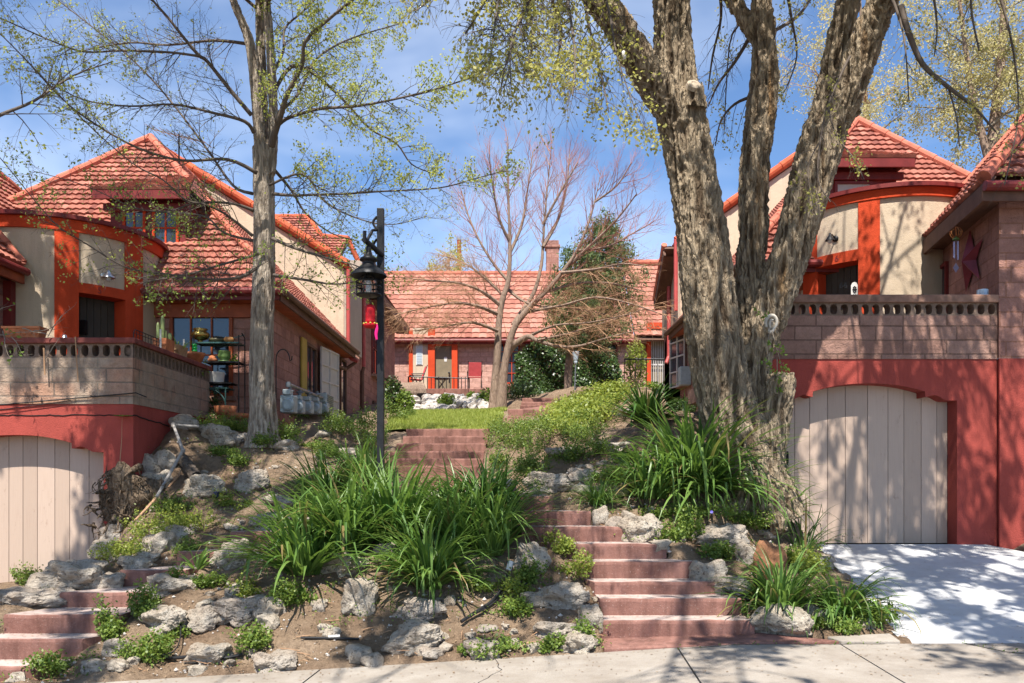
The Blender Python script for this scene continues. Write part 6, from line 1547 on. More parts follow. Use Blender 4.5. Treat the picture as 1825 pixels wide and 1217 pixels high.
def plant(px, py, w, h, label, mat='cover', size=.036, dens=1.0, name='low_plant', d=None, group='low leafy plants on the bank'):
    b = hit(px, py) if d is None else P(px, py, d); k = b.y/F; Rr = w*k/2; H = h*k*.85
    b = b+Vector((0, Rr*.5, 0)); b.z = max(b.z, gz(b.x, b.y)-.02) if d is None else b.z
    n = int(np.clip(Rr*Rr*H*1.5e5*dens/ (size/.036)**2, 140, 1400))
    Q = tuft_leaves(np.array(b), Rr, H, n, size)
    return tag(quads_obj(name, Q, MAT[mat], loc=b), label, 'plant', group)
for a in [
 (935,775,70,40,'dark low bush beyond the top step'), (1020,840,80,46,'bush beside the flat dark rock in shade'), (980,800,70,50,'rounded bush between the two bank bushes'), (925,825,60,50,'dark bush tight against the middle upper steps'), (1000,765,80,40,'bush on the crest of the right bank'), (1075,745,70,40,'green bush below the lime slope'), (1040,765,70,36,'dark bush left of the spiky clump'), (950,845,70,50,'bush behind the tall bush by the steps'), (1090,860,60,30,'weeds in the shade behind the strap flank'),
 (188,1150,64,78,'dark bushy tuft hugging the second left step'), (100,1200,80,34,'low bright plant below the lowest left step'), (252,1190,84,62,'bright leafy plant between rocks at lower left'), (255,1112,74,66,'dark feathery tuft right of the third left step'),
 (312,1150,46,32,'small tuft beside the thin wire loop'), (452,1166,66,54,'bright bushy plant right of the smooth tilted rock'), (415,1072,56,52,'yellow green tuft in front of the knobbly pale rock','cover_lime'), (345,1050,64,48,'dark leafy plant above the blue grey capped rock'),
 (518,1090,74,56,'leafy plant below the leftmost strap leaved clump'), (62,1045,66,48,'sprawling plant in front of the left garage door'), (135,1005,62,26,'low weeds along the bottom of the left garage door'), (22,1030,40,30,'weedy sprigs at the left picture edge'),
 (262,968,120,60,'large lime ground cover patch left of the white pitted rock','cover_lime'), (222,1000,110,44,'lime patch spilling toward the large pale rock','cover_lime'), (345,955,100,56,'lime and green patch right of the white pitted rock','cover_lime'), (300,925,70,36,'green patch under the long stick'), (318,1000,60,38,'green sprigs below the white pitted rock'),
 (400,905,36,34,'tuft beside the solar path light','cover_lime'), (424,836,40,34,'round green tuft on the bare left slope'), (436,912,30,26,'small lime tuft on the bare left slope','cover_lime'), (392,815,50,30,'tuft over the grey boulder near the left tree'),
 (376,775,70,46,'leafy plant at the end of the grey block wall'), (424,772,70,48,'dense green plant left of the tree foot'), (508,792,50,44,'bright tuft right of the tree foot'), (452,802,50,34,'tuft below the tree foot'), (528,758,60,36,'dark plant beneath the first gas meter'), (582,760,64,36,'light green plant below the last gas meter'),
 (642,778,66,50,'weedy plant left of the lamp post'), (656,800,50,46,'grassy tuft touching the lamp post'), (606,775,60,32,'weeds along the left house wall'), (700,752,44,62,'shrub at the corner before the lawn'), (722,748,40,40,'light green shrub at the left end of the lawn'), (545,800,60,26,'low weeds on the slope below the meters'), (590,815,50,24,'sparse weeds left of the upper steps'), (665,835,50,30,'weeds at the left foot of the upper steps'),
 (912,1078,60,46,'yellow green tuft right of the black hose','cover_lime'), (918,1108,66,48,'leafy tuft below the hose end'), (846,1172,62,36,'low plant at the sidewalk edge in the middle'), (905,1170,66,36,'low bright plant on the sidewalk edge left of the steps'), (982,1166,66,36,'bright plant at the corner of sidewalk and right steps'), (990,990,54,46,'lime tuft beside the tall rough rock','cover_lime'), (1018,1038,62,44,'mixed tuft over the pale rock by the steps','cover_lime'), (945,1050,50,56,'weedy plant between strap clump and steps'), (1048,1150,40,60,'dry weedy plant against the lowest steps'), (860,1058,60,30,'weeds under the yellowish strap clump'),
 (1192,970,44,48,'tuft on the right edge of the fifth step'), (1228,962,56,50,'leafy plant below the biggest clump'), (1275,1002,72,36,'dark green plant under the broad tan rock'), (1322,950,80,40,'green cover at the foot of the large tree'), (1362,965,60,40,'leafy cover left of the sparse dark leaves'), (1392,1122,56,36,'tuft in front of the large grey rock'), (1340,1106,44,30,'small dark tuft at the right end of the lowest step'), (1342,1060,50,30,'weeds left of the rust red slab'), (1430,1030,70,60,'lime plant beside the rust red slab','cover_lime'), (1460,1120,60,36,'leafy plant behind the bottom grey slab'), (1560,1122,84,54,'periwinkle patch at the lower driveway edge'), (1512,1130,60,30,'low cover before the low arching clump'), (1405,1010,40,40,'dark weeds right of the standing slab'),
 (905,800,70,52,'dark bush right of the upper steps'), (950,806,80,56,'bush in the middle of the right bank'), (992,838,84,60,'bushy plant above the head rock'), (925,858,64,60,'tall bush beside the foot of the upper steps'), (962,880,60,52,'bush left of the grey head rock'), (1015,798,90,46,'dark leafy bush under the lime slope'), (895,842,44,48,'narrow bush beside the middle upper steps'), (968,768,90,56,'dark bush at the top of the upper steps'), (885,775,46,40,'bush at the right end of the top step'), (1048,818,70,44,'shaded bush left of the biggest clump'), (1060,780,70,40,'bush below the spiky clump'), (1110,830,60,36,'ground cover in shade behind the thin grassy clump'), (1180,930,60,30,'weeds at the foot of the left strap flank'), (1250,935,90,30,'cover below the biggest clump')]:
    plant(*a)
# blue periwinkle flowers
for (x, y) in ((1553, 1087), (1268, 912)):
    b = P(x, y, 8.9 if x > 1500 else 9.6); mb = MB()
    for k in range(5): a = k*1.257; mb.leaf(b, Vector((math.cos(a), -.3, math.sin(a))), (0, -1, 0), .022, .02)
    tag(mb.build('flower', mat_plain('violet_flower', (.2, .17, .6), .6, 0, .1) if 'fl' not in MAT else MAT['fl'], loc=b), 'single violet blue flower '+('over the periwinkle patch by the driveway' if x > 1500 else 'under the biggest strap leaved clump'), 'flower'); MAT['fl'] = bpy.data.materials['violet_flower']

# lime slope, lawn, ivy
def px_fill(poly, n):
    xs = [p[0] for p in poly]; ys = [p[1] for p in poly]; out = []
    while len(out) < n:
        x, y = random.uniform(min(xs), max(xs)), random.uniform(min(ys), max(ys)); ins = False
        for i in range(len(poly)):
            (a, b), (c, d) = poly[i], poly[i-1]
            if (b > y) != (d > y) and x < (c-a)*(y-b)/(d-b)+a: ins = not ins
        if ins: out.append((x, y))
    return out
pts = []
for x, y in px_fill([(975, 768), (985, 735), (1020, 715), (1060, 698), (1105, 690), (1120, 705), (1090, 730), (1070, 755), (1020, 775)], 330):
    b = hit(x, y, 14, 34); s = b.y/F*7
    pts.append(np.array(b)+rng.normal(size=(34, 3))*np.array([s*1.6, .25, .07])+np.array([0, 0, .12]))
q = np.concatenate(pts)
tag(quads_obj('lime_ground_cover', leaf_quads(q, .075, .05, (0, -.4, 1)), MAT['cover_lime']), 'bright lime ground cover blanketing the slope right of the far steps', 'ground cover', kind='stuff')
def sheet(name, poly, dz, mat, n=14):
    """patch of ground cover following the terrain; poly = (x0, x1 at front), (x0, x1 at back), y range"""
    (a0, a1), (b0, b1), (y0, y1) = poly; mb = MB(); V = []; m = n
    for j in range(n+1):
        t = j/n; y = y0+(y1-y0)*t
        for i in range(m+1): x = (a0+(b0-a0)*t)*(1-i/m)+(a1+(b1-a1)*t)*i/m; V.append((x, y))
    z = ground([v[0] for v in V], [v[1] for v in V])+dz
    mb.add([(v[0], v[1], zz) for v, zz in zip(V, z)], [(j*(m+1)+i, j*(m+1)+i+1, (j+1)*(m+1)+i+1, (j+1)*(m+1)+i) for j in range(n) for i in range(m)])
    return mb.build(name, mat, smooth=True)
LAWN = ((-2.75, -.3), (-3.0, -.15), (18.15, 24.0))
tag(sheet('lawn', LAWN, .06, MAT['lawnbase']), 'sloping green lawn above the top step', 'lawn', kind='structure')
t = rng.random(26000); y = 18.15+5.85*t; x0 = -2.75-.25*t; x1 = -.3+.15*t; x = x0+(x1-x0)*rng.random(26000); z = ground(x, y)+.055
b = np.stack([x, y, z], 1); a = rng.uniform(0, 6.28, len(x)); wv = np.stack([np.cos(a), np.sin(a), 0*a], 1)*.011; tip = b+np.stack([rng.normal(size=len(x))*.03, rng.normal(size=len(x))*.03, .05+.05*rng.random(len(x))], 1)
tag(quads_obj('lawn_grass', np.stack([b-wv, b+wv, tip], 1), MAT['grass'], nv=3), 'short sunlit lawn grass blades', 'grass', kind='stuff')
ys_, n = [], 9500
u = rng.random((n, 3))
X = xr(918, 34.4)+u[:, 0]*(xr(1112, 34.4)-xr(918, 34.4)); top = np.interp(X, [xr(918, 34.4), xr(950, 34.4), xr(1000, 34.4), xr(1060, 34.4), xr(1100, 34.4), xr(1112, 34.4)], [6.7, 7.3, 7.4, 7.1, 6.6, 5.6])
Z = 4.1+(top-4.1)*np.minimum(1, u[:, 1]*1.0)+rng.normal(size=n)*.05; Yv = 34.75-.55*(.5+.5*np.sin(X*3.1+Z*2.3))*u[:, 2]-.12
Yv -= np.clip(5.2-Z, 0, 1.5)*1.2*u[:, 2]
iv = thing('ivy', 'dark glossy ivy covering the rear house wall behind the conifer', 'ivy', (3.0, 34.7, 4.4))
quads_obj('foliage', leaf_quads(np.stack([X, Yv, Z], 1), .12, .1, (-.1, -1, .7), .7), MAT['ivy'], iv)
mb = MB()
for i in range(9):
    x = xr(925+i*20, 34.8); pts = [(x+.25*mnoise.noise(Vector((i*2.2, k*.7, 0))), 34.85, 4.2+2.9*k/9) for k in range(10)]; mb.tube(pts, [.03*(1-.07*k) for k in range(10)], 5)
mb.build('stem', MAT['twig_dark'], iv)
def shrub(px, py, w, h, D, label, mat, size=.09):
    b = P(px, py, D); k = D/F; b.z = min(b.z, gz(b.x, b.y)+.02); g = thing('shrub', label, 'shrub', tuple(b), 'shrubs along the courtyard')
    n = int(350+w*h*.25); u = rng.normal(size=(n, 3)); u /= np.linalg.norm(u, axis=1)[:, None]; rr = (.45+.6*rng.random(n))[:, None]
    p = np.array(b)+np.array([0, 0, h*k*.5])+u*rr*np.array([w*k/2, w*k/2.2, h*k/2])
    quads_obj('foliage', leaf_quads(p, size, size*.65, (0, -.4, 1)), MAT[mat], g); mb = MB()
    for i in range(7): e = p[rng.integers(n)]; mb.tube([tuple(b), tuple((np.array(b)+e)/2+np.array([0, 0, .1])), tuple(e)], [.02, .014, .005], 5)
    mb.build('stem', MAT['twig_dark'], g)
shrub(700, 745, 40, 76, 23, 'dark shrub against the far corner of the left house', 'ivy'); shrub(722, 742, 34, 48, 22.5, 'paler rounded shrub at the left rim of the lawn', 'cover')
shrub(796, 735, 34, 34, 24.9, 'green shrub growing out of the far rock wall', 'cover'); shrub(868, 728, 40, 36, 25.2, 'leafy shrub left of the bare tree foot', 'cover'); shrub(842, 724, 26, 26, 26.5, 'small grey green shrub on top of the far rock wall', 'cover')
shrub(930, 722, 70, 46, 27.5, 'dark low shrub between bare tree and far steps', 'ivy'); shrub(1133, 690, 44, 100, 31.5, 'tall yellow green shrub left of the barred door', 'cover_lime'); shrub(1120, 712, 60, 40, 29.5, 'reddish budding shrub before the pipe railing', 'litter'); shrub(1160, 705, 50, 26, 28, 'low green shrub before the barred door', 'cover'); shrub(1215, 712, 60, 44, 18, 'shaded shrub under the right house window', 'ivy', .06)
# far rock wall, stump
mb = MB()
for i in range(75):
    x = random.uniform(xr(712, 25), xr(882, 25)); t = random.random(); D = 24.5+1.2*t; z = gz(x, 24.3)+.02+.52*t*random.uniform(.8, 1.1); s = random.uniform(.08, .2)
    mb.rv = random.random(); rock_mesh(mb, (x, D, z), s*1.2, s, s*.75, 100+i, 2, .4, random.random()*3)
tag(mb.build('rock_wall', MAT['paleblock']), 'low bank of stacked white rubble behind the lawn', 'wall')
b = P(722, 716, 27.8); b.z = gz(b.x, b.y); st_ = thing('tree_stump', 'pale sawn tree stump lying left of the porch railing', 'stump', tuple(b))
mb = MB(); mb.tube([b+Vector((-.25, -.1, .28)), b+Vector((.5, .35, .3))], [.34, .4], 18, True); mb.build('log', MAT['bark_bare'], st_, smooth=False)
mb = MB(); mb.lathe(b+Vector((-.255, -.103, .28)), [(0, .012), (.33, .01), (.335, 0)], 18, Vector((-.8, -.4, .45))); mb.build('cut_face', MAT['cutwood'], st_)
# dry root stump beside the left garage
b = hit(222, 935); b.z = 1.05; rs = thing('root_stump', 'torn dry root stump against the corner of the left garage', 'stump', tuple(b), None)
mb = MB()
base_ = P(232, 900, 11.75)
rock_mesh(mb, base_, .34, .26, .42, 5, 4, .5); mb.build('core', MAT['stumpwood'], rs, smooth=True)
mb = MB()
for i in range(170):
    a = random.uniform(0, 6.28); p = base_+Vector((random.gauss(0, .2), -.1-random.random()*.16, random.uniform(-.42, .42)))
    d = Vector((random.gauss(-.2, .6), -.5+random.gauss(0, .3), random.gauss(-.25, .7))); c = limb(p, d, .1+.25*random.random(), .022*random.random()+.005, 4, .5, -.1); mb.tube(c[0], c[1], 4, False)
for (x, y, x2, y2, w) in ((205, 838, 180, 870, .05), (250, 832, 205, 850, .06), (240, 870, 180, 940, .05), (225, 900, 200, 960, .06), (250, 905, 235, 960, .05), (200, 870, 172, 900, .04)):
    c = limb(P(x, y, 11.7), P(x2, y2, 11.3)-P(x, y, 11.7), (P(x2, y2, 11.3)-P(x, y, 11.7)).length, w, 6, .25, 0); mb.tube(c[0], c[1], 7)
mb.build('root', MAT['stumpwood'], rs, smooth=True)
# log, pipes, hoses, stick
a, b = P(322, 788, 12.45), P(350, 830, 11.85); a.z = gz(a.x, a.y)+.14; b.z = gz(b.x, b.y)+.13
lg_ = thing('log', 'grey weathered log lying below the grey block parapet', 'log', tuple((a+b)/2)); mb = MB(); mb.tube([a, a.lerp(b, .5)+Vector((0, 0, .01)), b], [.075, .085, .088], 14); mb.build('wood', MAT['log'], lg_)
mb = MB(); mb.lathe(b, [(0, .004), (.086, .003), (.087, -.004)], 14, (b-a).normalized()); mb.build('cut_end', MAT['void'], lg_)
pp = MB(); pp.tube([P(354, 760, 12.9), P(330, 759, 12.75), P(309, 757, 12.6)], .022, 9); pp.tube([P(309, 757, 12.6), P(326, 803, 12.1)], .022, 9); pp.tube([P(326, 803, 12.1), P(279, 886, 11.35)], .022, 9)
for q in ((309, 757, 12.6), (326, 803, 12.1)): pp.lathe(P(*q)-Vector((0, 0, .035)), [(0, 0), (.032, .005), (.034, .06), (0, .07)], 10)
tag(pp.build('bent_pipe', MAT['pvc'], loc=P(309, 800, 12)), 'bent grey pipe running down the left bank', 'pipe')
pp = MB(); pp.tube([P(278, 888, 11.3), P(258, 910, 11.1), P(240, 928, 10.95)], [.022, .02, .014], 7); tag(pp.build('stick', MAT['twig_tan'], loc=P(260, 908, 11.1)), 'pale broken stick below the bent pipe', 'stick')
pp = MB(); pp.tube([P(300, 868, 11.8), P(320, 846, 12.0), P(322, 838, 12.1)], .012, 6); tag(pp.build('stick', MAT['twig_tan'], loc=P(310, 855, 11.9)), 'thin twig crossing behind the bent pipe', 'stick')
def hose(pts, r, label, lift=.02, name='hose', mat='rubber'):
    V = []
    for x, y in pts: v = hit(x, y); v.z += lift+relief(v.x, v.y)+r; V.append(v)
    c, rr = smooth_poly(V, [r]*len(V), 5); mb = MB(); mb.tube(c, r, 8); return tag(mb.build(name, MAT[mat], loc=c[0]), label, 'hose' if r > .006 else 'wire')
hose([(282, 1172), (298, 1182), (340, 1184), (390, 1182), (432, 1176)], .017, 'thick black irrigation hose lying on soil at lower left')
hose([(822, 1122), (850, 1104), (880, 1078), (900, 1050), (906, 1036)], .018, 'black irrigation hose running up to the tall rough rock', .05)
hose([(845, 1108), (872, 1092), (905, 1062), (940, 1048)], .008, 'thin black tube beside the middle hose', .04, 'irrigation_tube')
hose([(536, 1144), (590, 1142), (640, 1138)], .012, 'short black hose with white joint on bare soil')
hose([(1246, 1015), (1272, 1040), (1290, 1062), (1335, 1085)], .017, 'black hose curving down beside the right steps', .05)
hose([(300, 1105), (318, 1112), (322, 1150), (312, 1180), (290, 1190)], .006, 'thin grey wire loop sticking up among lower left tufts', .10, 'wire')
hose([(560, 835), (600, 828), (640, 815), (676, 806)], .014, 'black hose running across the upper left slope', .02)
for (x, y, dx) in ((592, 1141, 14), ): 
    a, b = hit(x-dx, y), hit(x+dx, y); a.z += .05; b.z += .05; mb = MB(); mb.tube([a.lerp(b, .25)-Vector((0, 0, .03)), b-Vector((0, 0, .03))], .018, 12); tag(mb.build('hose_joint', MAT['white'], loc=a), 'white plastic joint in the middle of the short hose', 'hose joint')
a = hit(906, 1036); mb = MB(); a.z += .1; mb.tube([a, a+Vector((.03, .02, .09))], .03, 10); tag(mb.build('white_cap', MAT['white'], loc=a), 'white cap at the upper end of the middle hose', 'hose cap')
b = hit(386, 902); sl_ = thing('path_light', 'small black solar path light on the left slope', 'garden light', tuple(b)); mb = MB(); mb.tube([b, b+Vector((0, 0, .12))], .01, 6); mb.build('stake', MAT['iron'], sl_)
mb = MB(); mb.lathe(b+Vector((0, 0, .12)), [(0, 0), (.03, 0), (.032, .05), (.045, .055), (.045, .07), (0, .075)], 14); mb.build('lamp_head', mat_plain('solar_blue', (.03, .04, .09), .25, .3, .2), sl_)
# tall weed and seedling near left garage
b = P(212, 868, 11.85); wd = thing('weed', 'tall thin weed with a crown of fresh leaves before the left red wall', 'plant', tuple(b))
c = limb(b, (0, -.05, 1), 1.0, .009, 7, .06, 0); mb = MB(); mb.tube(c[0], c[1], 6); mb.build('stem', MAT['twig_tan'], wd)
tp_ = np.array(c[0][-1]); Q = []
for k in range(16):
    a = k*.85; d = Vector((math.cos(a), math.sin(a)*.8, .12)); m3 = MB(); m3.leaf(tp_, d, (0, 0, 1), .15, .055); Q.append(m3.v)
quads_obj('leaf', np.array(Q), MAT['leaf_fresh'], wd)
# ------------------------------------------------------------------ lamp post with bracket lantern
LD = 10.5
b = hit(679, 884, 9.5, 12); b = Vector((xr(678.5, LD), LD, b.z)); ztop = zr(372, LD)
lp = thing('lamp_post', 'tall square black lamp post with a hooded lantern among the strap leaved plants', 'lamp post', tuple(b))
mb = MB(); mb.box((b.x-.042, LD-.042, b.z-.3), (b.x+.042, LD+.042, ztop)); mb.build('pole', MAT['iron'], lp, bevel=.006)
lx, ly = xr(657.5, 10.3), 10.28
Z = lambda y: zr(y, 10.3)
mb = MB(); mb.tube([(b.x+.03, LD-.03, zr(456, LD)), (xr(648, 10.2), 10.2, Z(430))], .032, 12); mb.build('bracket_arm', MAT['iron'], lp)
mb = MB(); mb.tube([(xr(653, 10.25), 10.25, Z(432)), (xr(664, 10.4), 10.4, Z(406)), (b.x-.03, LD-.02, Z(402))], .018, 8); mb.tube([(xr(650, 10.2), 10.2, Z(436)), (xr(650, 10.2), 10.2, Z(416))], .022, 8); mb.build('brace', MAT['iron'], lp)
for y0, y1 in ((386, 408), (426, 452)):
    m2 = MB(); n = 14; pts = [(b.x-.045-.05*math.sin(math.pi*i/n), LD, zr(y0+(y1-y0)*i/n, LD)) for i in range(n+1)]; m2.tube(pts, .016, 6); m2.build('scroll', MAT['iron'], lp)
k = 10.3/F
mb = MB(); zt = Z(492); prof = [(32*k, Z(493)), (31*k, Z(489)), (23*k, Z(482)), (14*k, Z(475)), (10.5*k, Z(472)), (10.5*k, Z(466)), (16*k, Z(465)), (15*k, Z(461)), (7*k, Z(457)), (4.5*k, Z(450)), (5*k, Z(444)), (3*k, Z(438)), (0, Z(436))]
mb.lathe((lx, ly, 0), prof, 28); mb.lathe((lx, ly, 0), [(31*k, Z(493)), (22*k, Z(484)), (10*k, Z(476)), (0, Z(475))][::-1], 28)
mb.build('lantern_hood', MAT['iron'], lp, smooth=True)
cage = MB()
for y, r in ((503, 21.5), (512, 21.5), (526, 21), (494, 10)):
    n = 24; pts = [(lx+r*k*math.cos(6.2832*i/n), ly+r*k*math.sin(6.2832*i/n), Z(y)) for i in range(n+1)]; cage.tube(pts, .010, 6, False)
for i in range(6):
    a = i*1.047+.3; cage.tube([(lx+10*k*math.cos(a), ly+10*k*math.sin(a), Z(492)), (lx+21.5*k*math.cos(a), ly+21.5*k*math.sin(a), Z(503)), (lx+21*k*math.cos(a), ly+21*k*math.sin(a), Z(527)), (lx+26*k*math.cos(a), ly+26*k*math.sin(a), Z(523))], .008, 6)
cage.lathe((lx, ly, 0), [(0, Z(529)), (20*k, Z(528)), (20*k, Z(526)), (0, Z(525))], 20); cage.tube([(lx, ly, Z(478)), (lx, ly, Z(500))], .012, 8)
cg = cage.build('lantern_cage', MAT['iron'], lp)
mb = MB(); mb.lathe((lx, ly, 0), [(3.2*k, Z(501)), (5*k, Z(506)), (5.5*k, Z(515)), (4.6*k, Z(523)), (3*k, Z(525))], 14); mb.build('bulb', MAT['white'], cg, smooth=True)
# bird feeder hung from the lantern
hb = Vector((lx+.02, ly, Z(585))); fd = thing('bird_feeder', 'red bottle bird feeder with yellow trim and pink ribbon hanging under the lantern', 'bird feeder', tuple(hb))
mb = MB(); cxx = lx+3*k; mb.lathe((cxx, ly, 0), [(0, Z(578)), (8.5*k, Z(577)), (9*k, Z(572)), (8.2*k, Z(570)), (9*k, Z(566)), (9*k, Z(562)), (8.2*k, Z(560)), (9*k, Z(556)), (9*k, Z(550)), (8*k, Z(546)), (5*k, Z(544)), (0, Z(543))], 20); mb.build('bottle', MAT['lanternred'], fd, smooth=True)
mb = MB(); mb.lathe((cxx, ly, 0), [(0, Z(586)), (9*k, Z(585)), (13*k, Z(580)), (12*k, Z(578)), (0, Z(577))], 20); mb.build('saucer', MAT['lanternred'], fd, smooth=True)
mb = MB()
for i in range(9): a = i*.698; mb.lathe((cxx+11.5*k*math.cos(a), ly+11.5*k*math.sin(a), Z(579)), [(0, 0), (2.2*k, .006), (1.2*k, .02), (0, .022)], 8)
mb.build('trim', MAT['gold'], fd)
mb = MB(); mb.tube([(cxx, ly, Z(544)), (cxx-1*k, ly, Z(528))], .004, 5); mb.build('hook', MAT['iron'], fd)
mb = MB(); x0 = cxx+11.5*k; pts = [(x0+.006*math.sin(i), ly-.02, Z(578+28*i/7)) for i in range(8)]; mb.tube(pts, [.008, .014, .018, .02, .02, .018, .016, .012], 6); mb.build('ribbon', MAT['magenta'], fd)

# ------------------------------------------------------------------ gas meters, hook, air conditioner at the left house wall
for i in range(5):
    Y = 15.55+i*.72; x = -4.12; z0 = 2.83+.05*i
    lab = ['largest pale gas meter nearest the left tree', 'second gas meter along the left house wall', 'middle gas meter of the row at the left house', 'fourth gas meter along the left house wall', 'farthest gas meter below the white window grille'][i]
    g = thing('gas_meter', lab, 'gas meter', (x, Y, z0), 'gas meters along the left house wall'); s = 1.25 if i == 0 else 1
    mb = MB(); mb.box((x-.1*s, Y-.13*s, z0), (x+.1*s, Y+.13*s, z0+.26*s)); mb.lathe((x+.02, Y-.13*s, z0+.12*s), [(.1*s, 0), (.1*s, .03), (.06*s, .05), (0, .05)], 16, (0, -1, 0)); mb.build('body', MAT['meter'], g, bevel=.025)
    mb = MB(); mb.box((x-.07, Y-.16*s, z0+.26*s), (x+.07, Y+.02, z0+.34*s)); mb.build('dial_box', MAT['meter'], g, bevel=.012)
    mb = MB(); mb.tube([(x, Y+.08, z0+.24*s), (x, Y+.08, 3.34)], .026, 8); mb.build('riser_pipe', MAT['meterpipe'], g)
    mb = MB(); mb.lathe((x, Y+.08, z0+.36), [(0, 0), (.035, .0), (.04, .04), (.075, .05), (.075, .07), (.03, .09), (.03, .13), (.0, .13)], 12); mb.build('regulator', MAT['meterpipe'], g)
mb = MB(); mb.tube([(-4.12, 15.5, 3.36), (-4.12, 18.7, 3.38)], .032, 10); mb.lathe((-4.12, 15.5, 3.30), [(0, 0), (.045, .01), (.05, .05), (.045, .1), (0, .11)], 12); mb.tube([(-4.12, 18.7, 3.38), (-4.12, 18.72, 2.9)], .032, 8)
tag(mb.build('gas_pipe', MAT['meterpipe'], loc=(-4.12, 15.5, 3.3)), 'grey manifold pipe joining the row of gas meters', 'pipe')
ac = thing('air_conditioner', 'grey window air conditioner behind the gas meters', 'air conditioner', (-4.2, 18.7, 3.15)); mb = MB(); mb.box((-4.48, 18.4, 3.12), (-4.05, 19.1, 3.5)); mb.build('case', MAT['meter'], ac, bevel=.02)
mb = MB()
for i in range(8): z = 3.17+i*.04; mb.box((-4.046, 18.45, z), (-4.035, 19.05, z+.02))
mb.build('vent', MAT['meterpipe'], ac)
mb = MB(); x = xr(492, 14.4); pts = [(x, 14.4, 2.3), (x, 14.4, zr(640, 14.4))]+[(x+.115-.115*math.cos(math.pi*i/10), 14.4, zr(640, 14.4)+.17*math.sin(math.pi*i/10)) for i in range(1, 10)]+[(x+.24, 14.4, zr(643, 14.4)), (x+.27, 14.4, zr(641, 14.4)), (x+.275, 14.4, zr(634, 14.4))]
mb.tube(pts, .010, 6); tag(mb.build('plant_hook', MAT['iron'], loc=(x, 14.4, 2.4)), 'empty black shepherd hook beside the left tree', 'plant hook')

# ------------------------------------------------------------------ plant rack and pots at the end of the left terrace
KD = 15.15; xa, xb = xr(352, KD), xr(431, KD); zf_ = 2.66
rk = thing('plant_rack', 'dark iron plant rack with shelves of pots at the end of the left terrace', 'rack', ((xa+xb)/2, KD, zf_))
for x in (xa, xb):
    for y in (KD-.17, KD+.17):
        m = MB(); m.tube([(x, y, zf_-.15), (x, y, zr(600, KD))]+([(x, KD, zr(594, KD))] if y > KD else []), .011, 6); m.build('post', MAT['iron'], rk)
SH = [(612, xa, xb, 'teal'), (646, xr(368, KD), xb, 'iron'), (683, xr(366, KD), xr(418, KD), 'iron'), (692, xr(366, KD), xr(412, KD), 'teal')]
for y, p, q, m_ in SH:
    m = MB(); z = zr(y, KD); m.beam((p, KD-.17, z-.012), (q, KD-.17, z-.012), .02, .025); m.beam((p, KD+.17, z-.012), (q, KD+.17, z-.012), .02, .025)
    for i in range(9): x = p+(q-p)*i/8; m.beam((x, KD-.165, z-.01), (x, KD+.165, z-.01), .02, .012)
    m.box((p, KD-.16, z-.004), (q, KD+.16, z)); m.build('shelf', MAT[m_], rk)
m = MB(); z = zr(692, KD); x1 = xr(408, KD); pts = [(x1-.36+.36*math.sin(1.57*i/8), KD-.18, z-.02-.30*(1-math.cos(1.57*i/8))) for i in range(9)]; m.tube(pts, .012, 6); m.tube([(x1, KD-.18, z), (x1, KD-.18, z-.34)], .012, 6)
sp = [(x1-.16+.05*math.cos(i*.5)*(1-i/20), KD-.18, z-.08+.05*math.sin(i*.5)*(1-i/20)) for i in range(16)]; m.tube(sp, .007, 5); m.build('scroll_bracket', MAT['teal'], rk)
m = MB(); m.tube([(xa, KD+.17, zr(596, KD)), (xa+.25, KD+.17, zr(602, KD)), (xb-.3, KD+.17, zr(602, KD)), (xb, KD+.17, zr(594, KD))], .009, 5); m.build('back_rail', MAT['teal'], rk)
def pot(name, label, px, y0, y1, w, D, prof, mat, cat='pot', parent_extra=None, group='pots on the left terrace'):
    """prof: (radius share, height share) pairs"""
    c = Vector((xr(px, D), D, zr(y0, D))); H = zr(y1, D)-zr(y0, D); rr = w*D/F/2
    t = thing(name, label, cat, tuple(c), group); mb = MB(); mb.lathe(c, [(max(.001, r*rr), h*H) for r, h in prof], 22); mb.build('body', MAT[mat], t, smooth=True); return t, c, H, rr
BOWL = [(0, 0), (.55, 0), (.6, .05), (1, .55), (.95, 1), (.86, 1), (.85, .8), (0, .7)]
pot('urn', 'large brass urn on the top shelf of the plant rack', 357, 612, 586, 33, KD, [(0, 0), (.42, 0), (.45, .06), (.25, .14), (.28, .2), (.75, .3), (1, .52), (.98, .66), (.7, .8), (.6, .86), (.78, .94), (.74, 1), (.55, .97), (0, .9)], 'brass', 'urn')
pot('bowl', 'low dark olive bowl on the top shelf of the plant rack', 386, 612, 604, 28, KD, BOWL, 'olivebowl', 'bowl')
pot('bowl', 'turned light wood bowl at the right of the top shelf', 408, 612, 601, 18, KD, [(0, 0), (.5, 0), (.95, .4), (1, .65), (.75, 1), (.66, 1), (.6, .8), (0, .7)], 'woodbowl', 'bowl')
t, c, H, rr = pot('flower_pot', 'squat green glazed pot on the second shelf', 400, 645, 626, 23, KD-.02, [(0, 0), (.9, 0), (.95, .08), (.6, .14), (.85, .3), (1, .55), (.9, .85), (.98, .92), (.95, 1), (.8, 1), (.75, .85), (0, .8)], 'greenpot')
pot('figurine', 'small orange clay figure on the second shelf', 379, 645, 634, 17, KD-.02, [(0, 0), (.9, 0), (1, .4), (.7, .7), (.8, .85), (.5, 1), (0, 1)], 'terracotta', 'figurine')
b = P(416, 646, KD); tag(quads_obj('house_plant', tuft_leaves(np.array(b), .07, .12, 90, .05), MAT['leaf_fresh'], loc=b), 'small leafy plant at the right of the second shelf', 'plant')
pot('tub', 'white enamel tub on the black lower shelf', 385, 683, 664, 30, KD, [(0, 0), (.82, 0), (.88, .1), (1, .95), (1.04, 1), (.95, 1), (.85, .2), (0, .15)], 'white', 'tub')
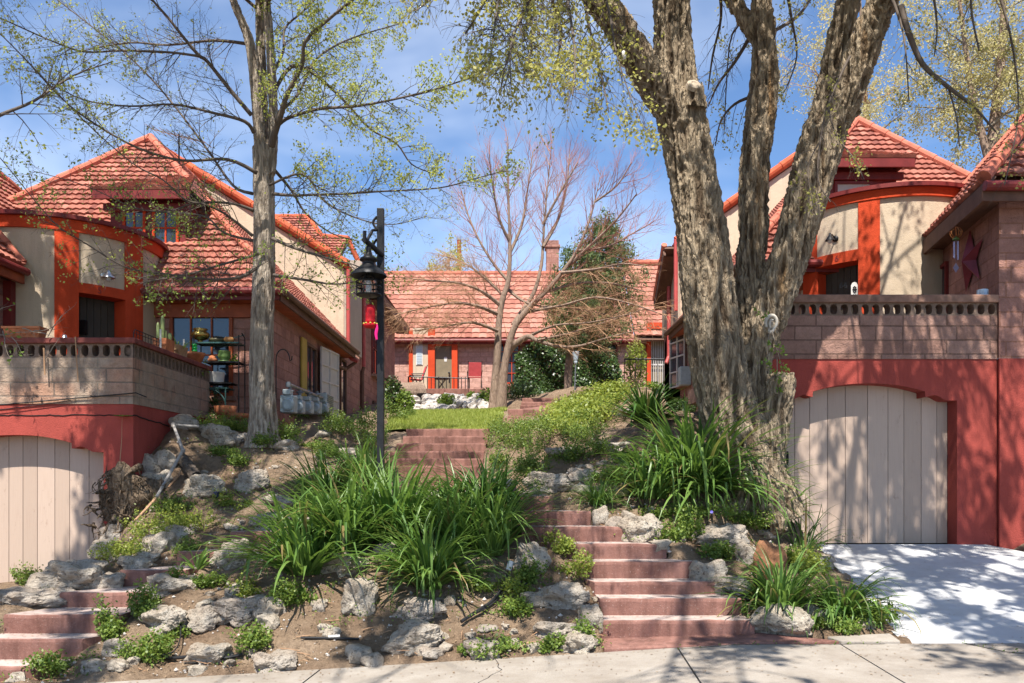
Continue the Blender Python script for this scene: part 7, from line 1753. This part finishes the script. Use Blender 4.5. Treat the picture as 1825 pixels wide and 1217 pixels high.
pot('flower_pot', 'terracotta trough at the foot of the plant rack', 402, 742, 724, 40, 14.75, [(0, 0), (.85, 0), (1, 1), (.9, 1), (.85, .7), (0, .7)], 'terracotta')
pot('saucer', 'wide terracotta saucer beside the trough under the rack', 424, 745, 737, 40, 14.5, [(0, 0), (.85, 0), (1, 1), (.92, 1), (.86, .4), (0, .4)], 'terracotta', 'saucer')
shr = P(374, 740, 15.05); tag(quads_obj('potted_bush', tuft_leaves(np.array(shr), .13, .6, 420, .05), MAT['ivy'], loc=shr), 'dark bushy plant squeezed between parapet end and rack', 'plant')
# on the coping of the side parapet
def Yc(px): return 5.5*F/(CX-px)
zc = 3.622
def trough(label, px, w, d, h, mat):
    Y = Yc(px); c = Vector((-5.5, Y, zc)); t = thing('planter', label, 'planter', tuple(c), 'planters on the left parapet'); mb = MB()
    b0 = [(-w/2*.88, -d/2*.88), (w/2*.88, -d/2*.88), (w/2*.88, d/2*.88), (-w/2*.88, d/2*.88)]; t0 = [(-w/2, -d/2), (w/2, -d/2), (w/2, d/2), (-w/2, d/2)]
    V = [c+Vector((x, y, 0)) for x, y in b0]+[c+Vector((x, y, h)) for x, y in t0]+[c+Vector((x*.85, y*.85, h)) for x, y in t0]+[c+Vector((x*.85, y*.85, h-.04)) for x, y in t0]
    Fc = [(3, 2, 1, 0)]+[(a+i, a+(i+1) % 4, a+4+(i+1) % 4, a+4+i) for a in (0, 4, 8) for i in range(4)]+[(12, 13, 14, 15)]
    mb.add(V, Fc)
    for i in range(7): mb.lathe(c+Vector((-w/2*.7+w*.7*i/6, -d/2*.95, h*.55)), [(.03, -.012), (.022, .004), (0, .008)], 8, (0, -1, .1))
    mb.build('box', MAT[mat], t); mb = MB(); mb.box(c+Vector((-w/2*.84, -d/2*.84, h-.06)), c+Vector((w/2*.84, d/2*.84, h-.035))); mb.build('soil', MAT['soil'], t); return t, c
t1_, c1_ = trough('terracotta planter of cactus on the left parapet', 292, .22, .34, .19, 'terracotta')
for i, (x, y, h, r) in enumerate(((-.05, -.1, .3, .028), (.02, 0, .2, .03), (.07, .06, .16, .032), (-.04, .1, .22, .026), (.0, -.05, .42, .034))):
    mb = MB(); p = c1_+Vector((x, y, .15)); mb.lathe(p, [(r*.8, 0), (r, h*.3), (r*.95, h*.8), (r*.6, h*.95), (0, h)], 10); tag(mb.build('cactus', MAT['cactus'], loc=p, smooth=True), ['short cactus at the street end of the terracotta planter', 'middle stubby cactus of the terracotta planter', 'smallest round cactus at the garden side of the planter', 'slim cactus at the back of the terracotta planter', 'tallest columnar cactus in the terracotta planter'][i], 'cactus', 'cacti in the terracotta planter')
t2_, c2_ = trough('brown planter with grassy green leaves on the left parapet', 315, .22, .4, .17, 'tanrock')
Q, v = strap_leaves(c2_+Vector((0, 0, .12)), 40, .3, .1, (40, 85), .012, 1.3, .09); tag(quads_obj('grassy_plant', Q, MAT['cover'], loc=c2_, var=v), 'grassy houseplant in the brown planter', 'plant')
Yb = Yc(347); t, c, H, rr = pot('flower_pot', 'wide terracotta bowl on the end of the left parapet', 347, 647, 629, 36, Yb, [(0, 0), (.6, 0), (.95, .75), (1.02, .8), (1.02, 1), (.9, 1), (.85, .8), (0, .75)], 'terracotta')
tc_ = c+Vector((.0, 0, H*.75)); mb = MB(); k2 = Yb/F
for i in range(4): mb.lathe(tc_+Vector((0, 0, i*.05)), [(.02, 0), (5*k2, .025), (4.6*k2, .045), (.02, .055)], 10)
tag(mb.build('glass_ornament', MAT['greenglass'], loc=tc_, smooth=True), 'bright green bubbled glass ornament in the terracotta bowl', 'ornament')
tr = np.array(c+Vector((.12, .1, H*.5))); q = tr+np.stack([rng.normal(size=60)*.04, rng.normal(size=60)*.05, -rng.random(60)*.3], 1); tag(quads_obj('trailing_plant', leaf_quads(q, .035, .025), MAT['cover'], loc=tr), 'trailing stems hanging over the parapet end', 'plant')
for px, lab in ((277, 'short white post on the left parapet left of the cactus planter'), (319, 'short white post on the left parapet right of the brown planter')):
    Y = Yc(px); mb = MB(); mb.tube([(-5.42, Y, zc), (-5.42, Y, zc+.3)], .015, 8); tag(mb.build('post', MAT['white'], loc=(-5.42, Y, zc)), lab, 'post')
wr = thing('wire_edging', 'arched black wire edging on the corner of the left parapet', 'edging', (-5.45, 12.3, zc))
mb = MB(); y0, y1 = 12.12, 13.0; pts = [(-5.45, y0, zc), (-5.45, y0, zc+.1), (-5.45, y0+.05, zc+.15), (-5.45, y1, zc+.15), (-5.45, y1, zc)]; mb.tube(pts, .007, 5); mb.tube([(-5.45, y0+.02, zc+.1), (-5.45, y1, zc+.1)], .005, 5)
for i in range(1, 9): y = y0+(y1-y0)*i/9; mb.tube([(-5.45, y, zc), (-5.45, y, zc+.15)], .004, 4)
mb.build('wire', MAT['iron'], wr)
# window box with bare vine on the street side
wb = thing('planter', 'long terracotta window box on the street side of the left parapet', 'planter', (-7.02, 12.08, zc), 'planters on the left parapet'); mb = MB()
x0, x1 = xr(10, 12.05), xr(76, 12.05); zz = zr(583, 12.05); mb.add([(x0+.03, 12.0, zc), (x1-.03, 12.0, zc), (x1-.03, 12.16, zc), (x0+.03, 12.16, zc), (x0, 11.97, zz), (x1, 11.97, zz), (x1, 12.19, zz), (x0, 12.19, zz)], [(0, 1, 5, 4), (1, 2, 6, 5), (2, 3, 7, 6), (3, 0, 4, 7), (4, 5, 6, 7)])
mb.box((x0-.01, 11.955, zz-.03), (x1+.01, 12.2, zz))
for i in range(6): mb.lathe((x0+.07+i*(x1-x0-.14)/5, 11.985, zc+.075), [(.04, -.01), (.03, .008), (0, .014)], 10, (0, -1, -.15))
mb.build('box', MAT['terracotta'], wb)
vn = thing('vine', 'bare trailing vine with a few leaves spilling from the window box', 'vine', (-7.1, 11.95, zz)); mb = MB(); tv = []
for (x, y, dx, dz, L) in ((5, 590, .2, -.2, .7), (40, 585, .6, -.25, .7), (60, 590, .8, -.1, .5), (-10, 600, .8, .15, .8), (20, 600, .4, -.5, .5), (85, 600, .3, .7, .6), (80, 640, .5, .35, .5), (-15, 560, .4, .1, .4)):
    cc = limb(P(x, y, 11.9), (dx, -.15, dz), L, .008, 7, .22, .02); mb.tube(cc[0], cc[1], 5); clothe(mb, tv, cc[0], cc[1], .1, .2, 0, dict(bend=.3, up=0, kids=2, ratio=.5, ang=(30, 70), segs=3), .2, .004)
mb.build('stem', MAT['twig_pale'], vn); quads_obj('foliage', leaf_cloud(tv, 1, .02, .06, .04, None, .5, lambda v: to_px(v)[0] < 45), MAT['leaf_fresh'], vn)
mb = MB(); for_ = [(-6.19+.02*i, 11.93, zr(600+i*40, 11.93)) for i in range(3)]; mb.tube(for_, .009, 5); mb.tube([(xr(78, 11.9), 11.9, zr(620, 11.9)), (xr(80, 11.9), 11.9, zr(668, 11.9))], .012, 5); tag(mb.build('dry_pod', MAT['twig_tan'], loc=for_[0]), 'dry hanging vine pods before the left parapet', 'vine')
mb = MB(); bp = P(115, 603, 12.12); mb.lathe((bp.x, 12.12, zc), [(.05, 0), (.05, .015), (.035, .03), (.03, .06), (0, .075)], 14); tag(mb.build('knob_light', MAT['steel'], loc=(bp.x, 12.12, zc), smooth=True), 'small round metal knob on the left street coping', 'ornament')

# ------------------------------------------------------------------ right house: star, chime, tin; tree ornaments
wn = Vector((-1, .178, 0)).normalized(); wt = Vector((.178, 1, 0)).normalized(); sc_ = Vector((7.08, 12.93, 4.97)); sr_ = .5
mb = MB(); V = [sc_+wn*.16, sc_]+[sc_+wt*(math.sin(a)*r)+Vector((0, 0, math.cos(a)*r))+wn*.02 for i in range(10) for a in [math.pi*i/5+.12] for r in [sr_ if i % 2 == 0 else sr_*.4]]
mb.add(V, [(0, 2+i, 2+(i+1) % 10) for i in range(10)]+[(1, 2+(i+1) % 10, 2+i) for i in range(10)]); tag(mb.build('star_ornament', MAT['star'], loc=sc_), 'big faded red metal star on the shaded block wall of the right house', 'star')
hc = Vector((6.70, 12.70, 5.46)); ch = thing('wind_chime', 'copper wire wind chime with pale tubes hanging from the right eave', 'wind chime', tuple(hc))
mb = MB(); mb.tube([hc, hc-Vector((0, 0, .05))], .003, 4)
for i in range(7):
    a = i*.9; n = 12; ax = Vector((math.cos(a), math.sin(a), .3*math.sin(i*2))).normalized(); u = ax.orthogonal().normalized(); v = ax.cross(u); mb.tube([hc-Vector((0, 0, .13))+u*.085*math.cos(6.283*q/n)+v*.085*math.sin(6.283*q/n) for q in range(n//2+3)], .005, 5, False)
mb.build('wire_ball', MAT['copper'], ch); mb = MB(); z = hc.z-.24; mb.lathe((hc.x, hc.y, z), [(.05, 0), (.045, .02), (.015, .05), (0, .055)], 12); mb.build('cap', MAT['greenpot'], ch)
for i in range(4):
    a = i*1.57+.4; m = MB(); x, y = hc.x+.035*math.cos(a), hc.y+.035*math.sin(a); m.tube([(x, y, z-.03), (x, y, z-.22-.03*i)], .012, 8); m.build('tube', MAT['chime'], ch)
mb = MB(); q = Vector((hc.x, hc.y, z-.42)); mb.prism([q+Vector((-.045, 0, 0)), q+Vector((0, 0, -.075)), q+Vector((.045, 0, 0)), q+Vector((0, 0, .075))], (0, .004, 0)); mb.tube([(hc.x, hc.y, z), q], .002, 4); mb.build('sail', MAT['chime'], ch)
tn = Vector((xr(1751, 12.08), 12.08, 4.232)); mb = MB(); n = 40; V = []
for zq, f in ((0, 1), (.095, 1), (.095, .9), (.03, .9)):
    for i in range(n): a = 6.2832*i/n; r = .073*f*(1+(.035 if i % 4 < 2 else 0)); V.append(tn+Vector((r*math.cos(a), r*math.sin(a), zq)))
mb.add(V, [(j*n+i, j*n+(i+1) % n, (j+1)*n+(i+1) % n, (j+1)*n+i) for j in range(3) for i in range(n)]+[[3*n+i for i in range(n)]]); tag(mb.build('ribbed_tin', MAT['bluecan'], loc=tn), 'pale blue ribbed tin pot on the right parapet', 'tin')
ec = P(1375, 577, 10.53); er = thing('ear_sculpture', 'white sculpted ear fixed to the trunk of the large tree', 'ear sculpture', tuple(ec))
u = .0069; mb = MB(); out = [(-9, -6), (-10.5, 2), (-9, 9), (-4, 14), (3, 14.5), (8, 10), (9.5, 3), (7.5, -4), (4, -9), (1, -14), (-3, -14.5), (-5, -10)]
E = lambda x, z, d=0: ec+Vector((x*u, d-.02*z*u*10*.1, z*u))
c, r = smooth_poly([E(x, z) for x, z in out], [.018, .02, .022, .024, .024, .022, .02, .019, .018, .022, .022, .016], 4); mb.tube(c, r, 8); mb.build('helix', MAT['bone'], er, smooth=True)
mb = MB(); c, r = smooth_poly([E(-2, -8, -.008), E(-4, -1, -.012), E(-2, 6, -.012), E(3, 7, -.01)], [.009, .013, .013, .009], 4); mb.tube(c, r, 8); mb.build('antihelix', MAT['bone'], er, smooth=True)
mb = MB(); mb.prism([E(x*.96, z*.96, .012) for x, z in out[::-1]], (0, .12, 0)); mb.build('back_plate', MAT['cutwood'], er)  # hollow of the ear coloured darker, painted shade that sets off the helix
fx = P(1112, 97, 10.12); mb = MB(); mb.lathe(fx-Vector((0, 0, .06)), [(0, 0), (.025, .005), (.028, .09), (.02, .1), (0, .1)], 10); tag(mb.build('insulator', MAT['white'], loc=fx, smooth=True), 'small white insulator fixed on the left limb of the large tree', 'insulator')
# ------------------------------------------------------------------ sky, sun, camera
w = bpy.data.worlds.new('World'); SC.world = w; w.use_nodes = True
nt = w.node_tree; nt.nodes.clear()
N = lambda t, **k: [nt.nodes.new(t)][0]
out = N('ShaderNodeOutputWorld'); bg = N('ShaderNodeBackground'); sky = N('ShaderNodeTexSky')
sun_dir = Vector((.08, .50, -.865)).normalized()          # the way the light travels
sky.sky_type = 'NISHITA'; sky.sun_disc = False
sky.sun_elevation = math.asin(-sun_dir.z); sky.sun_rotation = math.atan2(-sun_dir.x, -sun_dir.y)
sky.altitude = 1400; sky.air_density = 1.0; sky.dust_density = .3; sky.ozone_density = 4.5
tc = N('ShaderNodeTexCoord'); mp = N('ShaderNodeMapping'); mp.inputs['Scale'].default_value = (1.2, 1.2, 2.0); mp.inputs['Rotation'].default_value = (.2, .5, 0)
nz = N('ShaderNodeTexNoise'); nz.inputs['Scale'].default_value = 1.7; nz.inputs['Detail'].default_value = 5; nz.inputs['Roughness'].default_value = .6; nz.inputs['Distortion'].default_value = .2
rp = N('ShaderNodeValToRGB'); rp.color_ramp.elements[0].position = .42; rp.color_ramp.elements[0].color = (0, 0, 0, 1); rp.color_ramp.elements[1].position = .85; rp.color_ramp.elements[1].color = (.5, .5, .5, 1)
mx = N('ShaderNodeMix', ); mx.data_type = 'RGBA'
mx.inputs[7].default_value = (10.5, 11.2, 12.2, 1)
L = nt.links.new
L(tc.outputs['Generated'], mp.inputs[0]); L(mp.outputs[0], nz.inputs['Vector']); L(nz.outputs['Fac'], rp.inputs[0]); L(rp.outputs[0], mx.inputs[0])
hs = N('ShaderNodeHueSaturation'); hs.inputs['Saturation'].default_value = 1.05; hs.inputs['Value'].default_value = 1.35; L(sky.outputs[0], hs.inputs['Color']); L(hs.outputs[0], mx.inputs[6]); L(mx.outputs[2], bg.inputs[0]); L(bg.outputs[0], out.inputs[0])
bg.inputs[1].default_value = .08
sl = bpy.data.lights.new('sun', 'SUN'); sl.energy = 5.0; sl.angle = R(.5); sl.color = (1, .94, .85)
so = bpy.data.objects.new('sun', sl); COL.objects.link(so); so.rotation_euler = sun_dir.to_track_quat('-Z', 'Y').to_euler(); so.location = (0, -10, 30)
cd = bpy.data.cameras.new('camera'); cam = bpy.data.objects.new('camera', cd); COL.objects.link(cam)
cam.location = (0, 0, CAMZ); cam.rotation_euler = (R(90), 0, 0)
cd.sensor_width = 36; cd.sensor_fit = 'HORIZONTAL'; cd.lens = F/1825*36; cd.shift_y = (HY-608.5)/1825; cd.clip_end = 3000; cd.clip_start = .05
SC.camera = cam
vs = SC.view_settings; vs.view_transform = 'Standard'; vs.look = 'None'; vs.gamma = 1; vs.exposure = 1.0
SC.cycles.max_bounces = 6; SC.cycles.diffuse_bounces = 3; SC.cycles.transparent_max_bounces = 4
